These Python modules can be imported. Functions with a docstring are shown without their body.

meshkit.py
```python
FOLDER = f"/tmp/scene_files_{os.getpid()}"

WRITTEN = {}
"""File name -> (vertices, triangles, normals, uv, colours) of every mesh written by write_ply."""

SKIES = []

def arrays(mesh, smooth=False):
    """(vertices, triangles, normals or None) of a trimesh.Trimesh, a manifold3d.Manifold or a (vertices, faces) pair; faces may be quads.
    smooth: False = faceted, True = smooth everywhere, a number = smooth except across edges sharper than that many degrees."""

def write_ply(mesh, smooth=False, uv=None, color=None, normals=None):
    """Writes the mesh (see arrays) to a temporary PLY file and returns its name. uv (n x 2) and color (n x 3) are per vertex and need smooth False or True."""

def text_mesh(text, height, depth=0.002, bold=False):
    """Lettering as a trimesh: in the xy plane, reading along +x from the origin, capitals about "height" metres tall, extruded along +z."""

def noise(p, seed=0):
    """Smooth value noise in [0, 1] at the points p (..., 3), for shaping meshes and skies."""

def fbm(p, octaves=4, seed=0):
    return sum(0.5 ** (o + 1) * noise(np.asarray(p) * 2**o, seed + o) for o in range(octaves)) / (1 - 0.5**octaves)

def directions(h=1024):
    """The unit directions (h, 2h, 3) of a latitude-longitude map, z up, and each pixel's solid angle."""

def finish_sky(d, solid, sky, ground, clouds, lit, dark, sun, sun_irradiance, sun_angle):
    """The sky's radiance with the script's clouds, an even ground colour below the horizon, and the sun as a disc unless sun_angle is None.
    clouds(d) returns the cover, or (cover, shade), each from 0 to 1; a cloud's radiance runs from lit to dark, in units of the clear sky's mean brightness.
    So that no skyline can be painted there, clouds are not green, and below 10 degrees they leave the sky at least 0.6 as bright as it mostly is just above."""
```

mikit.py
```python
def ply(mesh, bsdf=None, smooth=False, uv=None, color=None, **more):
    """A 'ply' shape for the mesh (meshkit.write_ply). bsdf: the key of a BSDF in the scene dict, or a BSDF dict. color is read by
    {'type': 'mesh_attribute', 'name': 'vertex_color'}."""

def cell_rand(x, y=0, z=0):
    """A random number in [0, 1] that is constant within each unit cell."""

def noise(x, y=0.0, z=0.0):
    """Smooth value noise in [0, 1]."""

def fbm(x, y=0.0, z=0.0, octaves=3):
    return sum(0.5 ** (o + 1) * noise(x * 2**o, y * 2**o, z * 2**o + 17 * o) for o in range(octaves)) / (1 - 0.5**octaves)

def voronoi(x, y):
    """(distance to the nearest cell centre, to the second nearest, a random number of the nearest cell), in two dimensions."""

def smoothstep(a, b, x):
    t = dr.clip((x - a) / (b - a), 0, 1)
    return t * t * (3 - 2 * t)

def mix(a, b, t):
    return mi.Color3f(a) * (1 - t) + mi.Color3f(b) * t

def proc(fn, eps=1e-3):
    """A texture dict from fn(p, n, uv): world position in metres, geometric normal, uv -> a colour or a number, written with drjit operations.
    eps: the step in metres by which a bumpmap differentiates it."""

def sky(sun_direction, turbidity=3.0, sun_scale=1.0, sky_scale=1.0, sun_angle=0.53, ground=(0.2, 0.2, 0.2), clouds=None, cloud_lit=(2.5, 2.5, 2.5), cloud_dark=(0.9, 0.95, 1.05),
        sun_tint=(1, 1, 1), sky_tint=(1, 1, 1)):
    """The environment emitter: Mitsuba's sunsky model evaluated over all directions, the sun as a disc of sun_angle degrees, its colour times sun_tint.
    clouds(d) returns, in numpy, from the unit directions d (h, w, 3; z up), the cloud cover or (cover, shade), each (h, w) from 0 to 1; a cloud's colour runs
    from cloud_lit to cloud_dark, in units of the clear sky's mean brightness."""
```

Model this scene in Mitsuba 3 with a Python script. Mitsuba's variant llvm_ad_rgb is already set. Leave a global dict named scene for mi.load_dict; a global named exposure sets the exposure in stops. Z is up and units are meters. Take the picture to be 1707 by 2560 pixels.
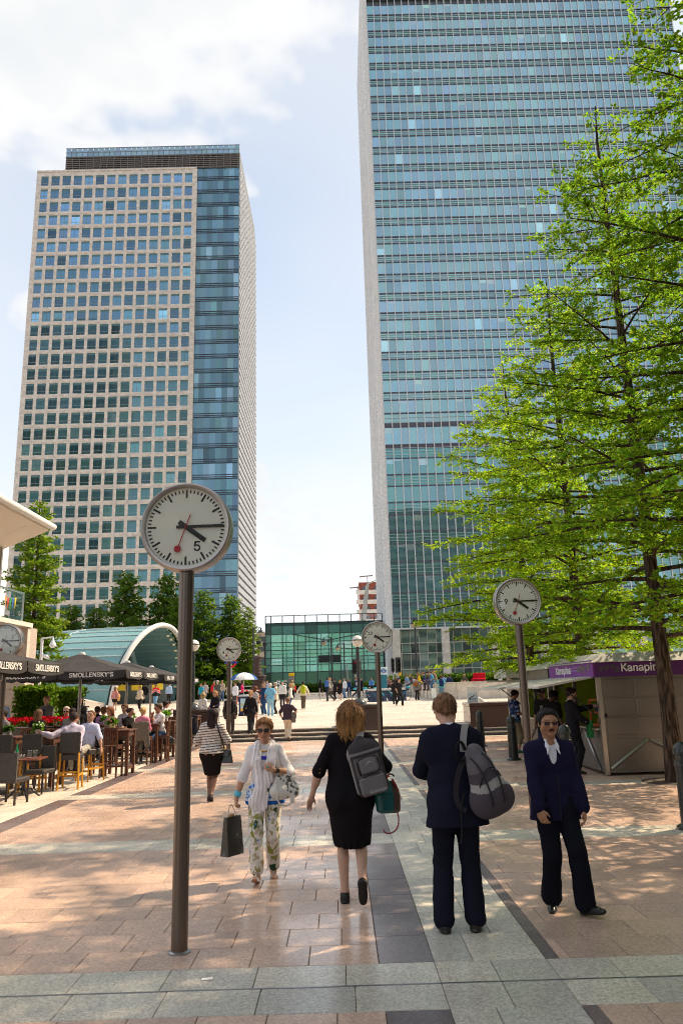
import math, random
import numpy as np, trimesh, mitsuba as mi, drjit as dr, mikit, meshkit
from mikit import proc, noise, fbm, cell_rand, smoothstep, mix
T = mi.ScalarTransform4f
scene, labels = {}, {}

# ---------------------------------------------------------------- camera, sky, exposure
EYE = np.array([0.0, 0.0, 1.95])
PITCH, ROLL, YAW = 0.230465, -0.0282258, 0.0067124
fwd = np.array([math.sin(YAW) * math.cos(PITCH), math.cos(YAW) * math.cos(PITCH), math.sin(PITCH)])
rgt = np.array([math.cos(YAW), -math.sin(YAW), 0.0])
upv = np.cross(rgt, fwd)
upv = -rgt * math.sin(ROLL) + upv * math.cos(ROLL)
scene['camera'] = {'type': 'perspective', 'fov': 48.9, 'fov_axis': 'x', 'near_clip': 0.1, 'far_clip': 3000.0,
                   'to_world': T().look_at(origin=EYE.tolist(), target=(EYE + fwd).tolist(), up=upv.tolist())}

SUN_AZ, SUN_EL = math.radians(62), math.radians(47)      # azimuth to the right of the view direction (+y)
SUN = [math.sin(SUN_AZ) * math.cos(SUN_EL), math.cos(SUN_AZ) * math.cos(SUN_EL), math.sin(SUN_EL)]
exposure = 2.85


def clouds(d):
    x, y, z = d[..., 0], d[..., 1], np.maximum(d[..., 2], 0.02)
    q = np.stack([x / (z + 0.25), y / (z + 0.25), z * 0.8], -1)
    n = meshkit.fbm(q * 4.2, octaves=6)
    m = meshkit.fbm(q * 1.6 + 7.3)
    az, el = np.arctan2(x, y), np.arcsin(np.clip(d[..., 2], -1, 1))
    big = 0.0
    for a, e, s, w in ((-0.38, 0.78, .17, .5), (-.26, .72, .15, .45), (-.12, .70, .10, .42), (-.05, .66, .08, .38), (.0, .68, .07, .3), (-.40, .52, .09, .3),
                       (-.44, .66, .10, .35), (-.09, .60, .04, .22), (.55, .9, .2, .3), (-.2, 1.05, .2, .3), (2.6, .5, .4, .25), (-2.4, .7, .5, .3), (1.3, .4, .35, .25)):
        big = big + w * np.exp(-((az - a) ** 2 * np.cos(el) ** 2 + (el - e) ** 2) / (2 * s * s))
    v = n * .85 + m * .30 + np.minimum(big, 1) * .15
    cover = np.clip((v - .57) / .20, 0, 1)
    cover = cover * cover * (3 - 2 * cover)
    thin = np.clip(.60 + .6 * (m - .45) + .45 * np.exp(-np.abs(el) / .22), 0, .88)
    cover = np.maximum(cover, thin)
    shade = np.clip((n - .46) * 2.6, 0, .75) * np.clip((v - .68) / .12, 0, 1) + .30 * (1 - cover)
    return cover, shade


scene['sky'] = mikit.sky(SUN, turbidity=3.2, sun_scale=.66, clouds=clouds, cloud_lit=(1.58, 1.57, 1.55), cloud_dark=(1.20, 1.28, 1.34), sun_tint=(1.0, .96, .89), sky_tint=(1.06, 1.02, .92))

# ---------------------------------------------------------------- materials
VC = {'type': 'mesh_attribute', 'name': 'vertex_color'}


def mat(name, **k):
    scene[name] = {'type': 'twosided', 'bsdf': {'type': 'principled', **k}}


def rgb(*c):
    return {'type': 'rgb', 'value': list(c)}


mat('cloth', base_color=VC, roughness=.9, specular=.08)
mat('matte', base_color=VC, roughness=.6, specular=.4)
mat('gloss', base_color=VC, roughness=.22, specular=.5)
mat('metal', base_color=VC, roughness=.32, metallic=1.0)
mat('skin', base_color=VC, roughness=.5, specular=.4)
mat('hair', base_color=VC, roughness=.6, specular=.12)
mat('facade_glass', base_color=VC, roughness=.03, metallic=.62, specular=.7)
mat('white_bars', base_color=rgb(.62, .62, .63), roughness=.4, metallic=.25)
scene['pane_glass'] = {'type': 'thindielectric', 'int_ior': 1.5}
scene['leaf'] = {'type': 'principledthin', 'base_color': VC, 'roughness': .5, 'diff_trans': 1.45, 'eta': 1.4}


STONE_TYPES = [(.45, .315, .245), (.43, .40, .34), (.135, .105, .105), (.50, .44, .37), (.09, .075, .065), (.060, .038, .034), (.075, .062, .058), (.70, .625, .55),
               (.56, .51, .44), (.17, .165, .16)]           # pink, grey, dark, cream, mortar, brown, step, tan, pale, asphalt
SPECKLE = [.36, .46, .4, .3, .3, .4, .35, .02, .14, .3]


def stone_fn(p, n, uv):
    """Granite: uv.y says which stone, uv.x how light this piece of it is."""
    i = dr.floor(uv.y)
    c, amt = mi.Color3f(0), mi.Float(0)
    for k, (q, a) in enumerate(zip(STONE_TYPES, SPECKLE)):
        c = dr.select(i == k, mi.Color3f(*q), c)
        amt = dr.select(i == k, a, amt)
    s = noise(p.x * 190, p.y * 190, p.z * 190)
    s2 = noise(p.x * 63 + 9, p.y * 63, p.z * 66)
    t = fbm(p.x * 1.3 + 3, p.y * 1.3, p.z * 1.3, octaves=3)
    k = (1 - amt + amt * (1.1 * s + .9 * s2)) * (.76 + .48 * t) * uv.x
    return c * k * mi.Color3f(1 + .12 * (uv.x - 1), 1, 1 - .25 * (uv.x - 1))


def rough_fn(p, n, uv):
    return .2 + .27 * smoothstep(.3, .7, fbm(p.x * .9, p.y * .9 + 5, p.z, octaves=3))


STONE = proc(stone_fn)
mat('stone_worn', base_color=STONE, roughness=proc(rough_fn), specular=.5)
mat('stone_polished', base_color=STONE, roughness=.16, specular=.5)
mat('stone_rough', base_color=STONE, roughness=.65, specular=.35)
STN = {'mortar': ('stone_rough', 4), 'brown_granite': ('stone_polished', 5), 'step_granite': ('stone_rough', 6), 'tan_stone': ('stone_rough', 7), 'pale_wall': ('stone_rough', 8),
       'asphalt': ('stone_rough', 9), 'cream_0': ('stone_rough', 3)}
for k in range(5):
    STN['pink_%d' % k] = ('stone_worn', 0, (1.0, .9, 1.1, .95, 1.03)[k])
for k in range(3):
    STN['grey_%d' % k] = ('stone_worn', 1, (1.0, .9, 1.1)[k])
for k in range(2):
    STN['dark_%d' % k] = ('stone_worn', 2, (.92, 1.1)[k])


def upper_fn(p, n, uv):
    gx, gy = p.x / .9, p.y / .6
    row = dr.floor(gy)
    gx = gx + .5 * (row - 2 * dr.floor(row * .5))
    ex, ey = gx - dr.floor(gx), gy - dr.floor(gy)
    joint = dr.select((ex < .012) | (ey < .018), .72, 1.0)
    band = dr.select((p.y / 5.0 - dr.floor(p.y / 5.0)) < .13, .90, 1.0)
    c = mi.Color3f(.50, .44, .375) * (.9 + .2 * cell_rand(dr.floor(gx), row)) * joint * band
    return c * (.88 + .25 * fbm(p.x * .5, p.y * .5, octaves=4))


mat('upper_paving', base_color=proc(upper_fn), roughness=.55, specular=.35)


def bark_fn(p, n, uv):
    s = fbm(p.x * 38, p.y * 38, p.z * 4, octaves=4)
    return mix((.022, .016, .012), (.125, .085, .060), smoothstep(.3, .75, s))


scene['bark'] = {'type': 'bumpmap', 'arbitrary': proc(lambda p, n, uv: fbm(p.x * 38, p.y * 38, p.z * 4, octaves=3) * .02), 'bsdf': {'type': 'twosided', 'bsdf': {'type': 'principled', 'base_color': proc(bark_fn), 'roughness': .9, 'specular': .2}}}


def wood(a, b, f=30.):
    def fn(p, n, uv):
        s = fbm(p.x * f + p.y * f * .6, p.y * f * .8, p.z * 3, octaves=3)
        return mix(a, b, s)
    return fn


mat('dark_wood', base_color=proc(wood((.045, .018, .011), (.15, .062, .036))), roughness=.42, specular=.4)


def steel_fn(p, n, uv):
    return mi.Color3f(.23, .21, .19) * (.8 + .35 * fbm(p.x * 1.5, p.y * 1.5, p.z * 2.5, octaves=3))


mat('kiosk_steel', base_color=proc(steel_fn), roughness=.42, metallic=.75)


def weave_fn(p, n, uv):
    a = noise(p.x * 160 + p.y * 160, p.z * 120)
    return mi.Color3f(.040, .034, .032) * (.6 + .8 * a)


mat('wicker', base_color=proc(weave_fn), roughness=.5, specular=.5)
mat('canvas', base_color=proc(lambda p, n, uv: mi.Color3f(.036, .034, .035) * (.75 + .5 * fbm(p.x * 3, p.y * 3, p.z * 3, octaves=3))), roughness=.75, specular=.3)
mat('asphalt_dirt', base_color=rgb(.07, .05, .04), roughness=.95)

# ---------------------------------------------------------------- mesh helpers
BOXF = np.array([[0, 2, 1], [0, 3, 2], [4, 5, 6], [4, 6, 7], [0, 1, 5], [0, 5, 4], [1, 2, 6], [1, 6, 5], [2, 3, 7], [2, 7, 6], [3, 0, 4], [3, 4, 7]])
BOXV = np.array([[-1, -1, -1], [1, -1, -1], [1, 1, -1], [-1, 1, -1], [-1, -1, 1], [1, -1, 1], [1, 1, 1], [-1, 1, 1]]) * .5


def rotz(v, a):
    c, s = math.cos(a), math.sin(a)
    v = np.asarray(v, float)
    return np.stack([v[..., 0] * c - v[..., 1] * s, v[..., 0] * s + v[..., 1] * c, v[..., 2]], -1)


class MB:
    """Collects pieces of ONE part."""

    def __init__(s):
        s.v, s.f, s.c, s.n = [], [], [], 0
        s.col = (.5, .5, .5)

    def put(s, v, f, col=None):
        v, f = np.asarray(v, float), np.asarray(f, int)
        s.v.append(v)
        s.f.append(f + s.n)
        c = np.asarray(s.col if col is None else col, float)
        s.c.append(np.broadcast_to(c, (len(v), 3)) if c.ndim == 1 else c)
        s.n += len(v)
        return s

    def box(s, c, size, a=0., col=None, bev=0., R=None):
        if bev:
            h = np.asarray(size, float) / 2
            b = min(bev, h.min() * .9)
            import itertools
            pts = []
            for sg in itertools.product((-1, 1), repeat=3):
                sg = np.array(sg)
                for k in range(3):
                    q = h.copy() - b
                    q[k] = h[k]
                    pts.append(q * sg)
            m = trimesh.convex.convex_hull(np.array(pts))
            v, f = np.array(m.vertices), np.array(m.faces)
        else:
            v, f = BOXV * size, BOXF
        if R is not None:
            v = v @ np.asarray(R).T
        return s.put(rotz(v, a) + c, f, col)

    def span(s, x0, x1, y0, y1, z0, z1, col=None, bev=0.):
        return s.box(((x0 + x1) / 2, (y0 + y1) / 2, (z0 + z1) / 2), (x1 - x0, y1 - y0, z1 - z0), 0, col, bev)

    def tube(s, pts, rad, n=8, col=None, caps=True):
        p = np.asarray(pts, float)
        r = np.broadcast_to(np.asarray(rad, float), (len(p),))
        t = np.gradient(p, axis=0)
        t /= np.linalg.norm(t, axis=1, keepdims=True) + 1e-12
        a = np.cross(t, [0, 0, 1.0] if abs(t[:, 2]).max() < .95 else [1.0, 0.02, 0])
        a /= np.linalg.norm(a, axis=1, keepdims=True) + 1e-12
        b = np.cross(t, a)
        g = np.arange(n) * 2 * np.pi / n
        v = (p[:, None] + r[:, None, None] * (np.cos(g)[None, :, None] * a[:, None] + np.sin(g)[None, :, None] * b[:, None])).reshape(-1, 3)
        i, j = np.meshgrid(np.arange(len(p) - 1), np.arange(n), indexing='ij')
        A, B, C, D = i * n + j, i * n + (j + 1) % n, (i + 1) * n + (j + 1) % n, (i + 1) * n + j
        f = np.concatenate([np.stack([A, B, C], -1).reshape(-1, 3), np.stack([A, C, D], -1).reshape(-1, 3)])
        if caps:
            k = len(v)
            v = np.vstack([v, p[0], p[-1]])
            L = (len(p) - 1) * n
            q = np.arange(n)
            f = np.vstack([f, np.stack([q * 0 + k, (q + 1) % n, q], -1), np.stack([q * 0 + k + 1, L + q, L + (q + 1) % n], -1)])
        return s.put(v, f, col)

    def cyl(s, p0, p1, r0, r1=None, n=16, col=None):
        return s.tube([p0, p1], [r0, r0 if r1 is None else r1], n, col)

    def lathe(s, prof, c=(0, 0, 0), n=24, col=None):
        prof = np.asarray(prof, float)
        g = np.arange(n) * 2 * np.pi / n
        v = np.stack([prof[:, :1] * np.cos(g), prof[:, :1] * np.sin(g), np.repeat(prof[:, 1:2], n, 1)], -1).reshape(-1, 3)
        i, j = np.meshgrid(np.arange(len(prof) - 1), np.arange(n), indexing='ij')
        A, B, C, D = i * n + j, i * n + (j + 1) % n, (i + 1) * n + (j + 1) % n, (i + 1) * n + j
        f = np.concatenate([np.stack([A, B, C], -1).reshape(-1, 3), np.stack([A, C, D], -1).reshape(-1, 3)])
        return s.put(v + np.asarray(c, float), f, col)

    def mesh(s, m, col=None, M=None):
        v = np.array(m.vertices)
        if M is not None:
            v = v @ np.asarray(M)[:3, :3].T + np.asarray(M)[:3, 3]
        return s.put(v, np.array(m.faces), col)

    def boxes(s, C, S, col=None):
        C, S = np.asarray(C, float), np.asarray(S, float)
        S = np.broadcast_to(S, C.shape)
        v = (BOXV[None] * S[:, None] + C[:, None]).reshape(-1, 3)
        f = (BOXF[None] + 8 * np.arange(len(C))[:, None, None]).reshape(-1, 3)
        if col is not None and np.ndim(col) == 2:
            col = np.repeat(col, 8, 0)
        return s.put(v, f, col)

    def quads(s, Q, col=None):
        Q = np.asarray(Q, float)
        k = 4 * np.arange(len(Q))[:, None]
        f = np.concatenate([k + [0, 1, 2], k + [0, 2, 3]])
        if col is not None and np.ndim(col) == 2:
            col = np.repeat(col, 4, 0)
        return s.put(Q.reshape(-1, 3), f, col)

    def arr(s):
        return np.vstack(s.v), np.vstack(s.f), np.vstack(s.c)


VCM = {'cloth', 'matte', 'gloss', 'metal', 'skin', 'hair', 'facade_glass', 'leaf'}


def ply(mb, bsdf, smooth=False, col=None):
    v, f, c = mb.arr() if isinstance(mb, MB) else (np.asarray(mb[0], float), np.asarray(mb[1], int), np.asarray(mb[2], float) if len(mb) > 2 else None)
    if col is not None:
        c = np.broadcast_to(np.asarray(col, float), (len(v), 3))
    need = bsdf in VCM
    if smooth is not False and smooth is not True:
        if need and c is not None:
            m = trimesh.Trimesh(v, f, process=False)
            # split by angle, carrying colours through nearest index
            fn = np.cross(v[f[:, 1]] - v[f[:, 0]], v[f[:, 2]] - v[f[:, 0]])
            fn /= np.linalg.norm(fn, axis=1, keepdims=True) + 1e-20
            vn = np.zeros_like(v)
            for k in range(3):
                np.add.at(vn, f[:, k], fn)
            m2 = trimesh.graph.smooth_shade(m, angle=np.radians(smooth), facet_minarea=None)
            v2, f2 = np.array(m2.vertices), np.array(m2.faces)
            from scipy.spatial import cKDTree
            c = c[cKDTree(v).query(v2)[1]]
            v, f = v2, f2
            smooth = True
    if bsdf in STN:
        q = STN[bsdf]
        return mikit.ply((v, f), q[0], smooth=smooth, uv=np.tile([q[2] if len(q) > 2 else 1.0, q[1] + .5], (len(v), 1)))
    if need:
        return mikit.ply((v, f), bsdf, smooth=smooth, color=c)
    return mikit.ply((v, f), bsdf, smooth=smooth)


COUNT = {}


def nk(base):
    k = COUNT.get(base, 0)
    COUNT[base] = k + 1
    return base if k == 0 else '%s_%03d' % (base, k)


def thing(name, label, cat, group=None):
    key = nk(name)
    labels[key] = {'label': label, 'category': cat}
    if group:
        labels[key]['group'] = group
    return key


def struct(name, mb, bsdf, smooth=False, col=None, label=None, stuff=False):
    key = nk(name)
    scene[key] = ply(mb, bsdf, smooth, col)
    labels[key] = {'kind': 'stuff' if stuff else 'structure'}
    if label:
        labels[key]['label'] = label
    return key


def part(t, name, mb, bsdf, smooth=False, col=None, M=None, label=None, stuff=False):
    key = nk(t + '__' + name)
    d = ply(mb, bsdf, smooth, col) if not isinstance(mb, dict) else mb
    scene[key] = {**d, 'to_world': M} if M is not None else d
    e = {}
    if label:
        e['label'] = label
    if stuff:
        e['kind'] = 'stuff'
    if e:
        labels[key] = e
    return key


def whole(name, mb, bsdf, label, cat, smooth=False, col=None, group=None, M=None, stuff=False):
    key = nk(name)
    d = ply(mb, bsdf, smooth, col) if not isinstance(mb, dict) else mb
    scene[key] = {**d, 'to_world': M} if M is not None else d
    labels[key] = {'label': label, 'category': cat}
    if group:
        labels[key]['group'] = group
    if stuff:
        labels[key]['kind'] = 'stuff'
    return key


def TR(x, y, z, a=0., s=1.):
    return T().translate([float(x), float(y), float(z)]).rotate([0, 0, 1], float(math.degrees(a))).scale(s)


class Kit:
    """A thing built once from parts, placed many times."""

    def __init__(s):
        s.parts = []

    def add(s, name, mb, bsdf, smooth=False, col=None):
        s.parts.append((name, ply(mb, bsdf, smooth, col)))
        return s

    def place(s, name, label, cat, M, group=None):
        t = thing(name, label, cat, group)
        for n, d in s.parts:
            # 'a/b' = sub-part b of the last part a
            if '/' in n:
                a, b = n.split('/')
                part(s.last[a], b, d, None, M=M)
            else:
                k = part(t, n, d, None, M=M)
                if not hasattr(s, 'last'):
                    s.last = {}
                s.last[n] = k
        return t


def zup(y):
    return .42 + .0175 * (min(max(y, 31.2), 145.) - 31.2)


rng = np.random.default_rng(7)

# ================================================================ GROUND
g = MB()
g.put([[-1500, -600, -.06], [1500, -600, -.06], [1500, 1500, -.06], [-1500, 1500, -.06]], [[0, 1, 2], [0, 2, 3]])
struct('ground', g, 'asphalt')
g = MB()
g.put([[-60, -40, -.014], [60, -40, -.014], [60, 30.52, -.014], [-60, 30.52, -.014]], [[0, 1, 2], [0, 2, 3]])
plaza = struct('plaza', g, 'mortar')
# upper square: a gently rising sheet from the top of the steps to the street and on to the pavilion
g = MB()
ys = [31.2, 67.0]
g.put([[-90, 31.25, .42], [90, 31.25, .42], [90, 67, zup(67)], [-90, 67, zup(67)]], [[0, 1, 2], [0, 2, 3]])
struct('upper_plaza', g, 'upper_paving')
g = MB()
g.put([[-160, 67, zup(67)], [160, 67, zup(67)], [160, 84, zup(84)], [-160, 84, zup(84)]], [[0, 1, 2], [0, 2, 3]])
struct('road', g, 'asphalt')
g = MB()
g.put([[-300, 84, zup(84)], [300, 84, zup(84)], [300, 145, zup(145)], [-300, 145, zup(145)], [300, 600, zup(145)], [-300, 600, zup(145)]], [[0, 1, 2], [0, 2, 3], [3, 2, 4], [3, 4, 5]])
struct('far_pavement', g, 'upper_paving')
g = MB()
g.span(-90, 90, 66.85, 67.1, zup(67) - .3, zup(67) + .012)
g.span(-90, 90, 83.9, 84.15, zup(84) - .3, zup(84) + .10)
struct('kerb', g, 'pale_wall')

# the laid stones: a 5 m module of pink courses, grey cross bands, a grey path with dark edges
STONES = []          # x0,x1,y0,y1,material


def lay(x0, x1, y0, y1, mats, ln, off):
    x = x0 + (off * ln if off else 0)
    if off:
        STONES.append((x0, x, y0, y1, mats[rng.integers(len(mats))]))
    while x < x1 - .02:
        e = min(x + ln, x1)
        if x1 - e < .12:
            e = x1
        STONES.append((x, e, y0, y1, mats[rng.integers(len(mats))]))
        x = e


PK = ['pink_%d' % i for i in range(5)]
GY = ['grey_%d' % i for i in range(3)]
DK = ['dark_0', 'dark_1']
BANDS = [(.22, 1.04), (5.22, 5.63), (5.63, 6.04), (10.30, 11.0), (15.3, 15.95), (20.3, 20.95), (25.2, 25.9), (30.0, 30.45)]
for i, (b0, b1) in enumerate(BANDS):
    o = rng.uniform(.2, .8)
    lay(-5.5, .62, b0, b1, GY, .63, o)
    lay(.62, 1.43, b0, b1, GY, .405, 0)
    lay(1.43, 16., b0, b1, GY, .63, o)
    lay(-16., -5.5, b0, b1, ['cream_0'], .6, 0)
    if i in (0, 1):
        continue
    n0 = b1
    n1 = BANDS[i + 1][0] if i + 1 < len(BANDS) else 30.45
    if n1 - n0 < .3:
        continue
    rows = max(1, round((n1 - n0) / .426))
    h = (n1 - n0) / rows
    for k in range(rows):
        y0, y1 = n0 + k * h, n0 + (k + 1) * h
        o = (.5 if k % 2 else 0.0) + rng.uniform(.05, .4)
        lay(-5.1, .22, y0, y1, PK, .43, o)
        lay(1.53, 16., y0, y1, PK, .43, o)
    nd = max(1, round((n1 - n0) / .65))
    for k in range(nd):
        y0, y1 = n0 + k * (n1 - n0) / nd, n0 + (k + 1) * (n1 - n0) / nd
        lay(.22, .62, y0, y1, DK, .40, 0)
        lay(-5.5, -5.1, y0, y1, DK, .40, 0)
        STONES.append((1.43, 1.53, y0, y1, DK[k % 2]))
        lay(-16., -5.5, y0, y1, ['cream_0'], .6, (.5 if k % 2 else 0))
    ng = max(1, round((n1 - n0) / .6))
    for k in range(ng):
        y0, y1 = n0 + k * (n1 - n0) / ng, n0 + (k + 1) * (n1 - n0) / ng
        o = (.35, .65, .5)[k % 3]
        lay(.62, 1.43, y0, y1, GY, .81, o)
# the module nearest the viewer (below the frame edge) in front of the first grey band
for k in range(10):
    y0, y1 = 1.04 + k * .418, 1.04 + (k + 1) * .418
    o = (.5 if k % 2 else 0.0) + rng.uniform(.05, .4)
    lay(-5.1, .22, y0, y1, PK, .43, o)
    lay(1.53, 8., y0, y1, PK, .43, o)
    lay(.22, .62, y0, y1, DK, .4, 0)
    lay(.62, 1.43, y0, y1, GY, .81, (.35, .65, .5)[k % 3])
    STONES.append((1.43, 1.53, y0, y1, DK[k % 2]))
GAP = .0026
unit = {}


def stone_mesh(w, l):
    m = MB()
    b = .0035
    x, y = w / 2 - GAP, l / 2 - GAP
    v = [[-x, -y, -.02], [x, -y, -.02], [x, y, -.02], [-x, y, -.02], [-x, -y, -b], [x, -y, -b], [x, y, -b], [-x, y, -b],
         [-x + b, -y + b, 0], [x - b, -y + b, 0], [x - b, y - b, 0], [-x + b, y - b, 0]]
    f = []
    for a in (0, 4):
        for k in range(4):
            p, q = a + k, a + (k + 1) % 4
            f += [[p, q, q + 4], [p, q + 4, p + 4]]
    f += [[8, 9, 10], [8, 10, 11]]
    return m.put(v, f)


def in_view(s):
    x, y = (s[0] + s[1]) / 2, (s[2] + s[3]) / 2
    return y > 4.75 and abs(x) < .462 * y + .25


vis = sorted([s for s in STONES if in_view(s)], key=lambda s: (s[2] + s[3]) * (1 + .02 * abs(s[0])))
near = vis[:300]
ids = {id(s) for s in near}
for s in near:
    w, l = round(s[1] - s[0], 3), round(s[3] - s[2], 3)
    m = s[4]
    if (w, l) not in unit:
        unit[(w, l)] = stone_mesh(w, l).arr()
    kk = (w, l, m)
    if kk not in unit:
        unit[kk] = ply(unit[(w, l)], m)
    dz = rng.normal(0, .0006)
    part(plaza, 'paving_stone', unit[kk], None, M=T().translate([(s[0] + s[1]) / 2, (s[2] + s[3]) / 2, float(dz)]).rotate([1, 0, 0], float(rng.normal(0, .07))).rotate([0, 1, 0], float(rng.normal(0, .07))))
rest = {}
for s in STONES:
    if id(s) in ids:
        continue
    v, f, c = stone_mesh(s[1] - s[0], s[3] - s[2]).arr()
    v = v * [1, 1, 1]
    v[:, 2] += rng.normal(0, .0005) + v[:, 0] * rng.normal(0, .0012) + v[:, 1] * rng.normal(0, .0012)
    rest.setdefault(s[4], MB()).put(v + [(s[0] + s[1]) / 2, (s[2] + s[3]) / 2, 0], f)
for m, b in rest.items():
    part(plaza, {'pink': 'pink_paving', 'grey': 'grey_paving', 'dark': 'dark_paving', 'crea': 'cream_paving'}[m[:4]], b, m, stuff=True)
d = MB()
d.col = (.34, .35, .37)
d.span(-9, 9, 5.622, 5.638, -.01, .0035)
part(plaza, 'drain_strip', d, 'metal')

# steps: three dark risers with pale treads, and the two ends beyond the blocks
st = nk('steps')
labels[st] = {'kind': 'structure', 'label': 'three dark stone steps with pale edges up to the square'}
for k in range(3):
    y, z = 30.5 + .36 * k, .14 * k
    m = MB().span(-14, 14, y, y + .36, z - .02, z + .10)
    part(st, 'riser', m, 'step_granite')
    m = MB().span(-14, 14, y - .012, y + .36 - .014 * (k < 2), z + .1005, z + .14)
    part(st, 'tread', m, 'upper_paving')

# three polished blocks that end the flight of steps
for nm, (x0, x1, y0, y1, z1, z0), lab in (
        ('stone_block', (.25, 1.50, 30.86, 32.6, 1.27, .14), 'low brown polished stone block between the steps with a globe lamp on it'),
        ('stone_block', (5.06, 7.6, 30.86, 32.6, 1.22, 0), 'wide brown polished stone block right of the steps behind the bollards'),
        ('stone_block', (-7.4, -5.1, 30.86, 32.6, 1.27, 0), 'brown polished stone block left of the steps beside the restaurant tables')):
    t = thing(nm, lab, 'block', 'polished blocks beside the steps')
    part(t, 'body', MB().span(x0 + .03, x1 - .03, y0 + .03, y1 - .03, z0, z1 - .13, bev=.01), 'brown_granite')
    part(t, 'cap', MB().span(x0, x1, y0, y1, z1 - .118, z1, bev=.012), 'brown_granite')

# ================================================================ BUILDINGS
def glass_cols(n, base, var=.25, light=.12, seed=1):
    r = np.random.default_rng(seed)
    c = np.array(base)[None] * (1 + r.normal(0, var, (n, 1)).clip(-.6, .8)) * (1 + r.normal(0, .04, (n, 3)))
    k = r.random(n) < light
    c[k] = c[k] * 1.5 + .05
    return c.clip(.02, .9)


def pane_quads(x0, x1, z0, z1, y, jit=.004, seed=0, face='y'):
    """Upright panes (arrays) facing -y (or +x / -x) with a slightly different tilt each, as real glazing has."""
    r = np.random.default_rng(seed)
    n = len(x0)
    j = r.normal(0, jit, (n, 2))
    q = np.zeros((n, 4, 3))
    for k, (a, b) in enumerate(((x0, z0), (x1, z0), (x1, z1), (x0, z1))):
        sx, sz = (1 if k in (1, 2) else -1), (1 if k > 1 else -1)
        off = j[:, 0] * sx * (x1 - x0) / 2 + j[:, 1] * sz * (z1 - z0) / 2
        q[:, k] = np.stack([a, y + off, b], -1)
    if face == '+x':      # a,b run along y
        q = np.stack([q[..., 1], q[..., 0], q[..., 2]], -1)
    if face == '-x':
        q = np.stack([q[..., 1], q[..., 0], q[..., 2]], -1)[:, ::-1]
    return q


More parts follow.
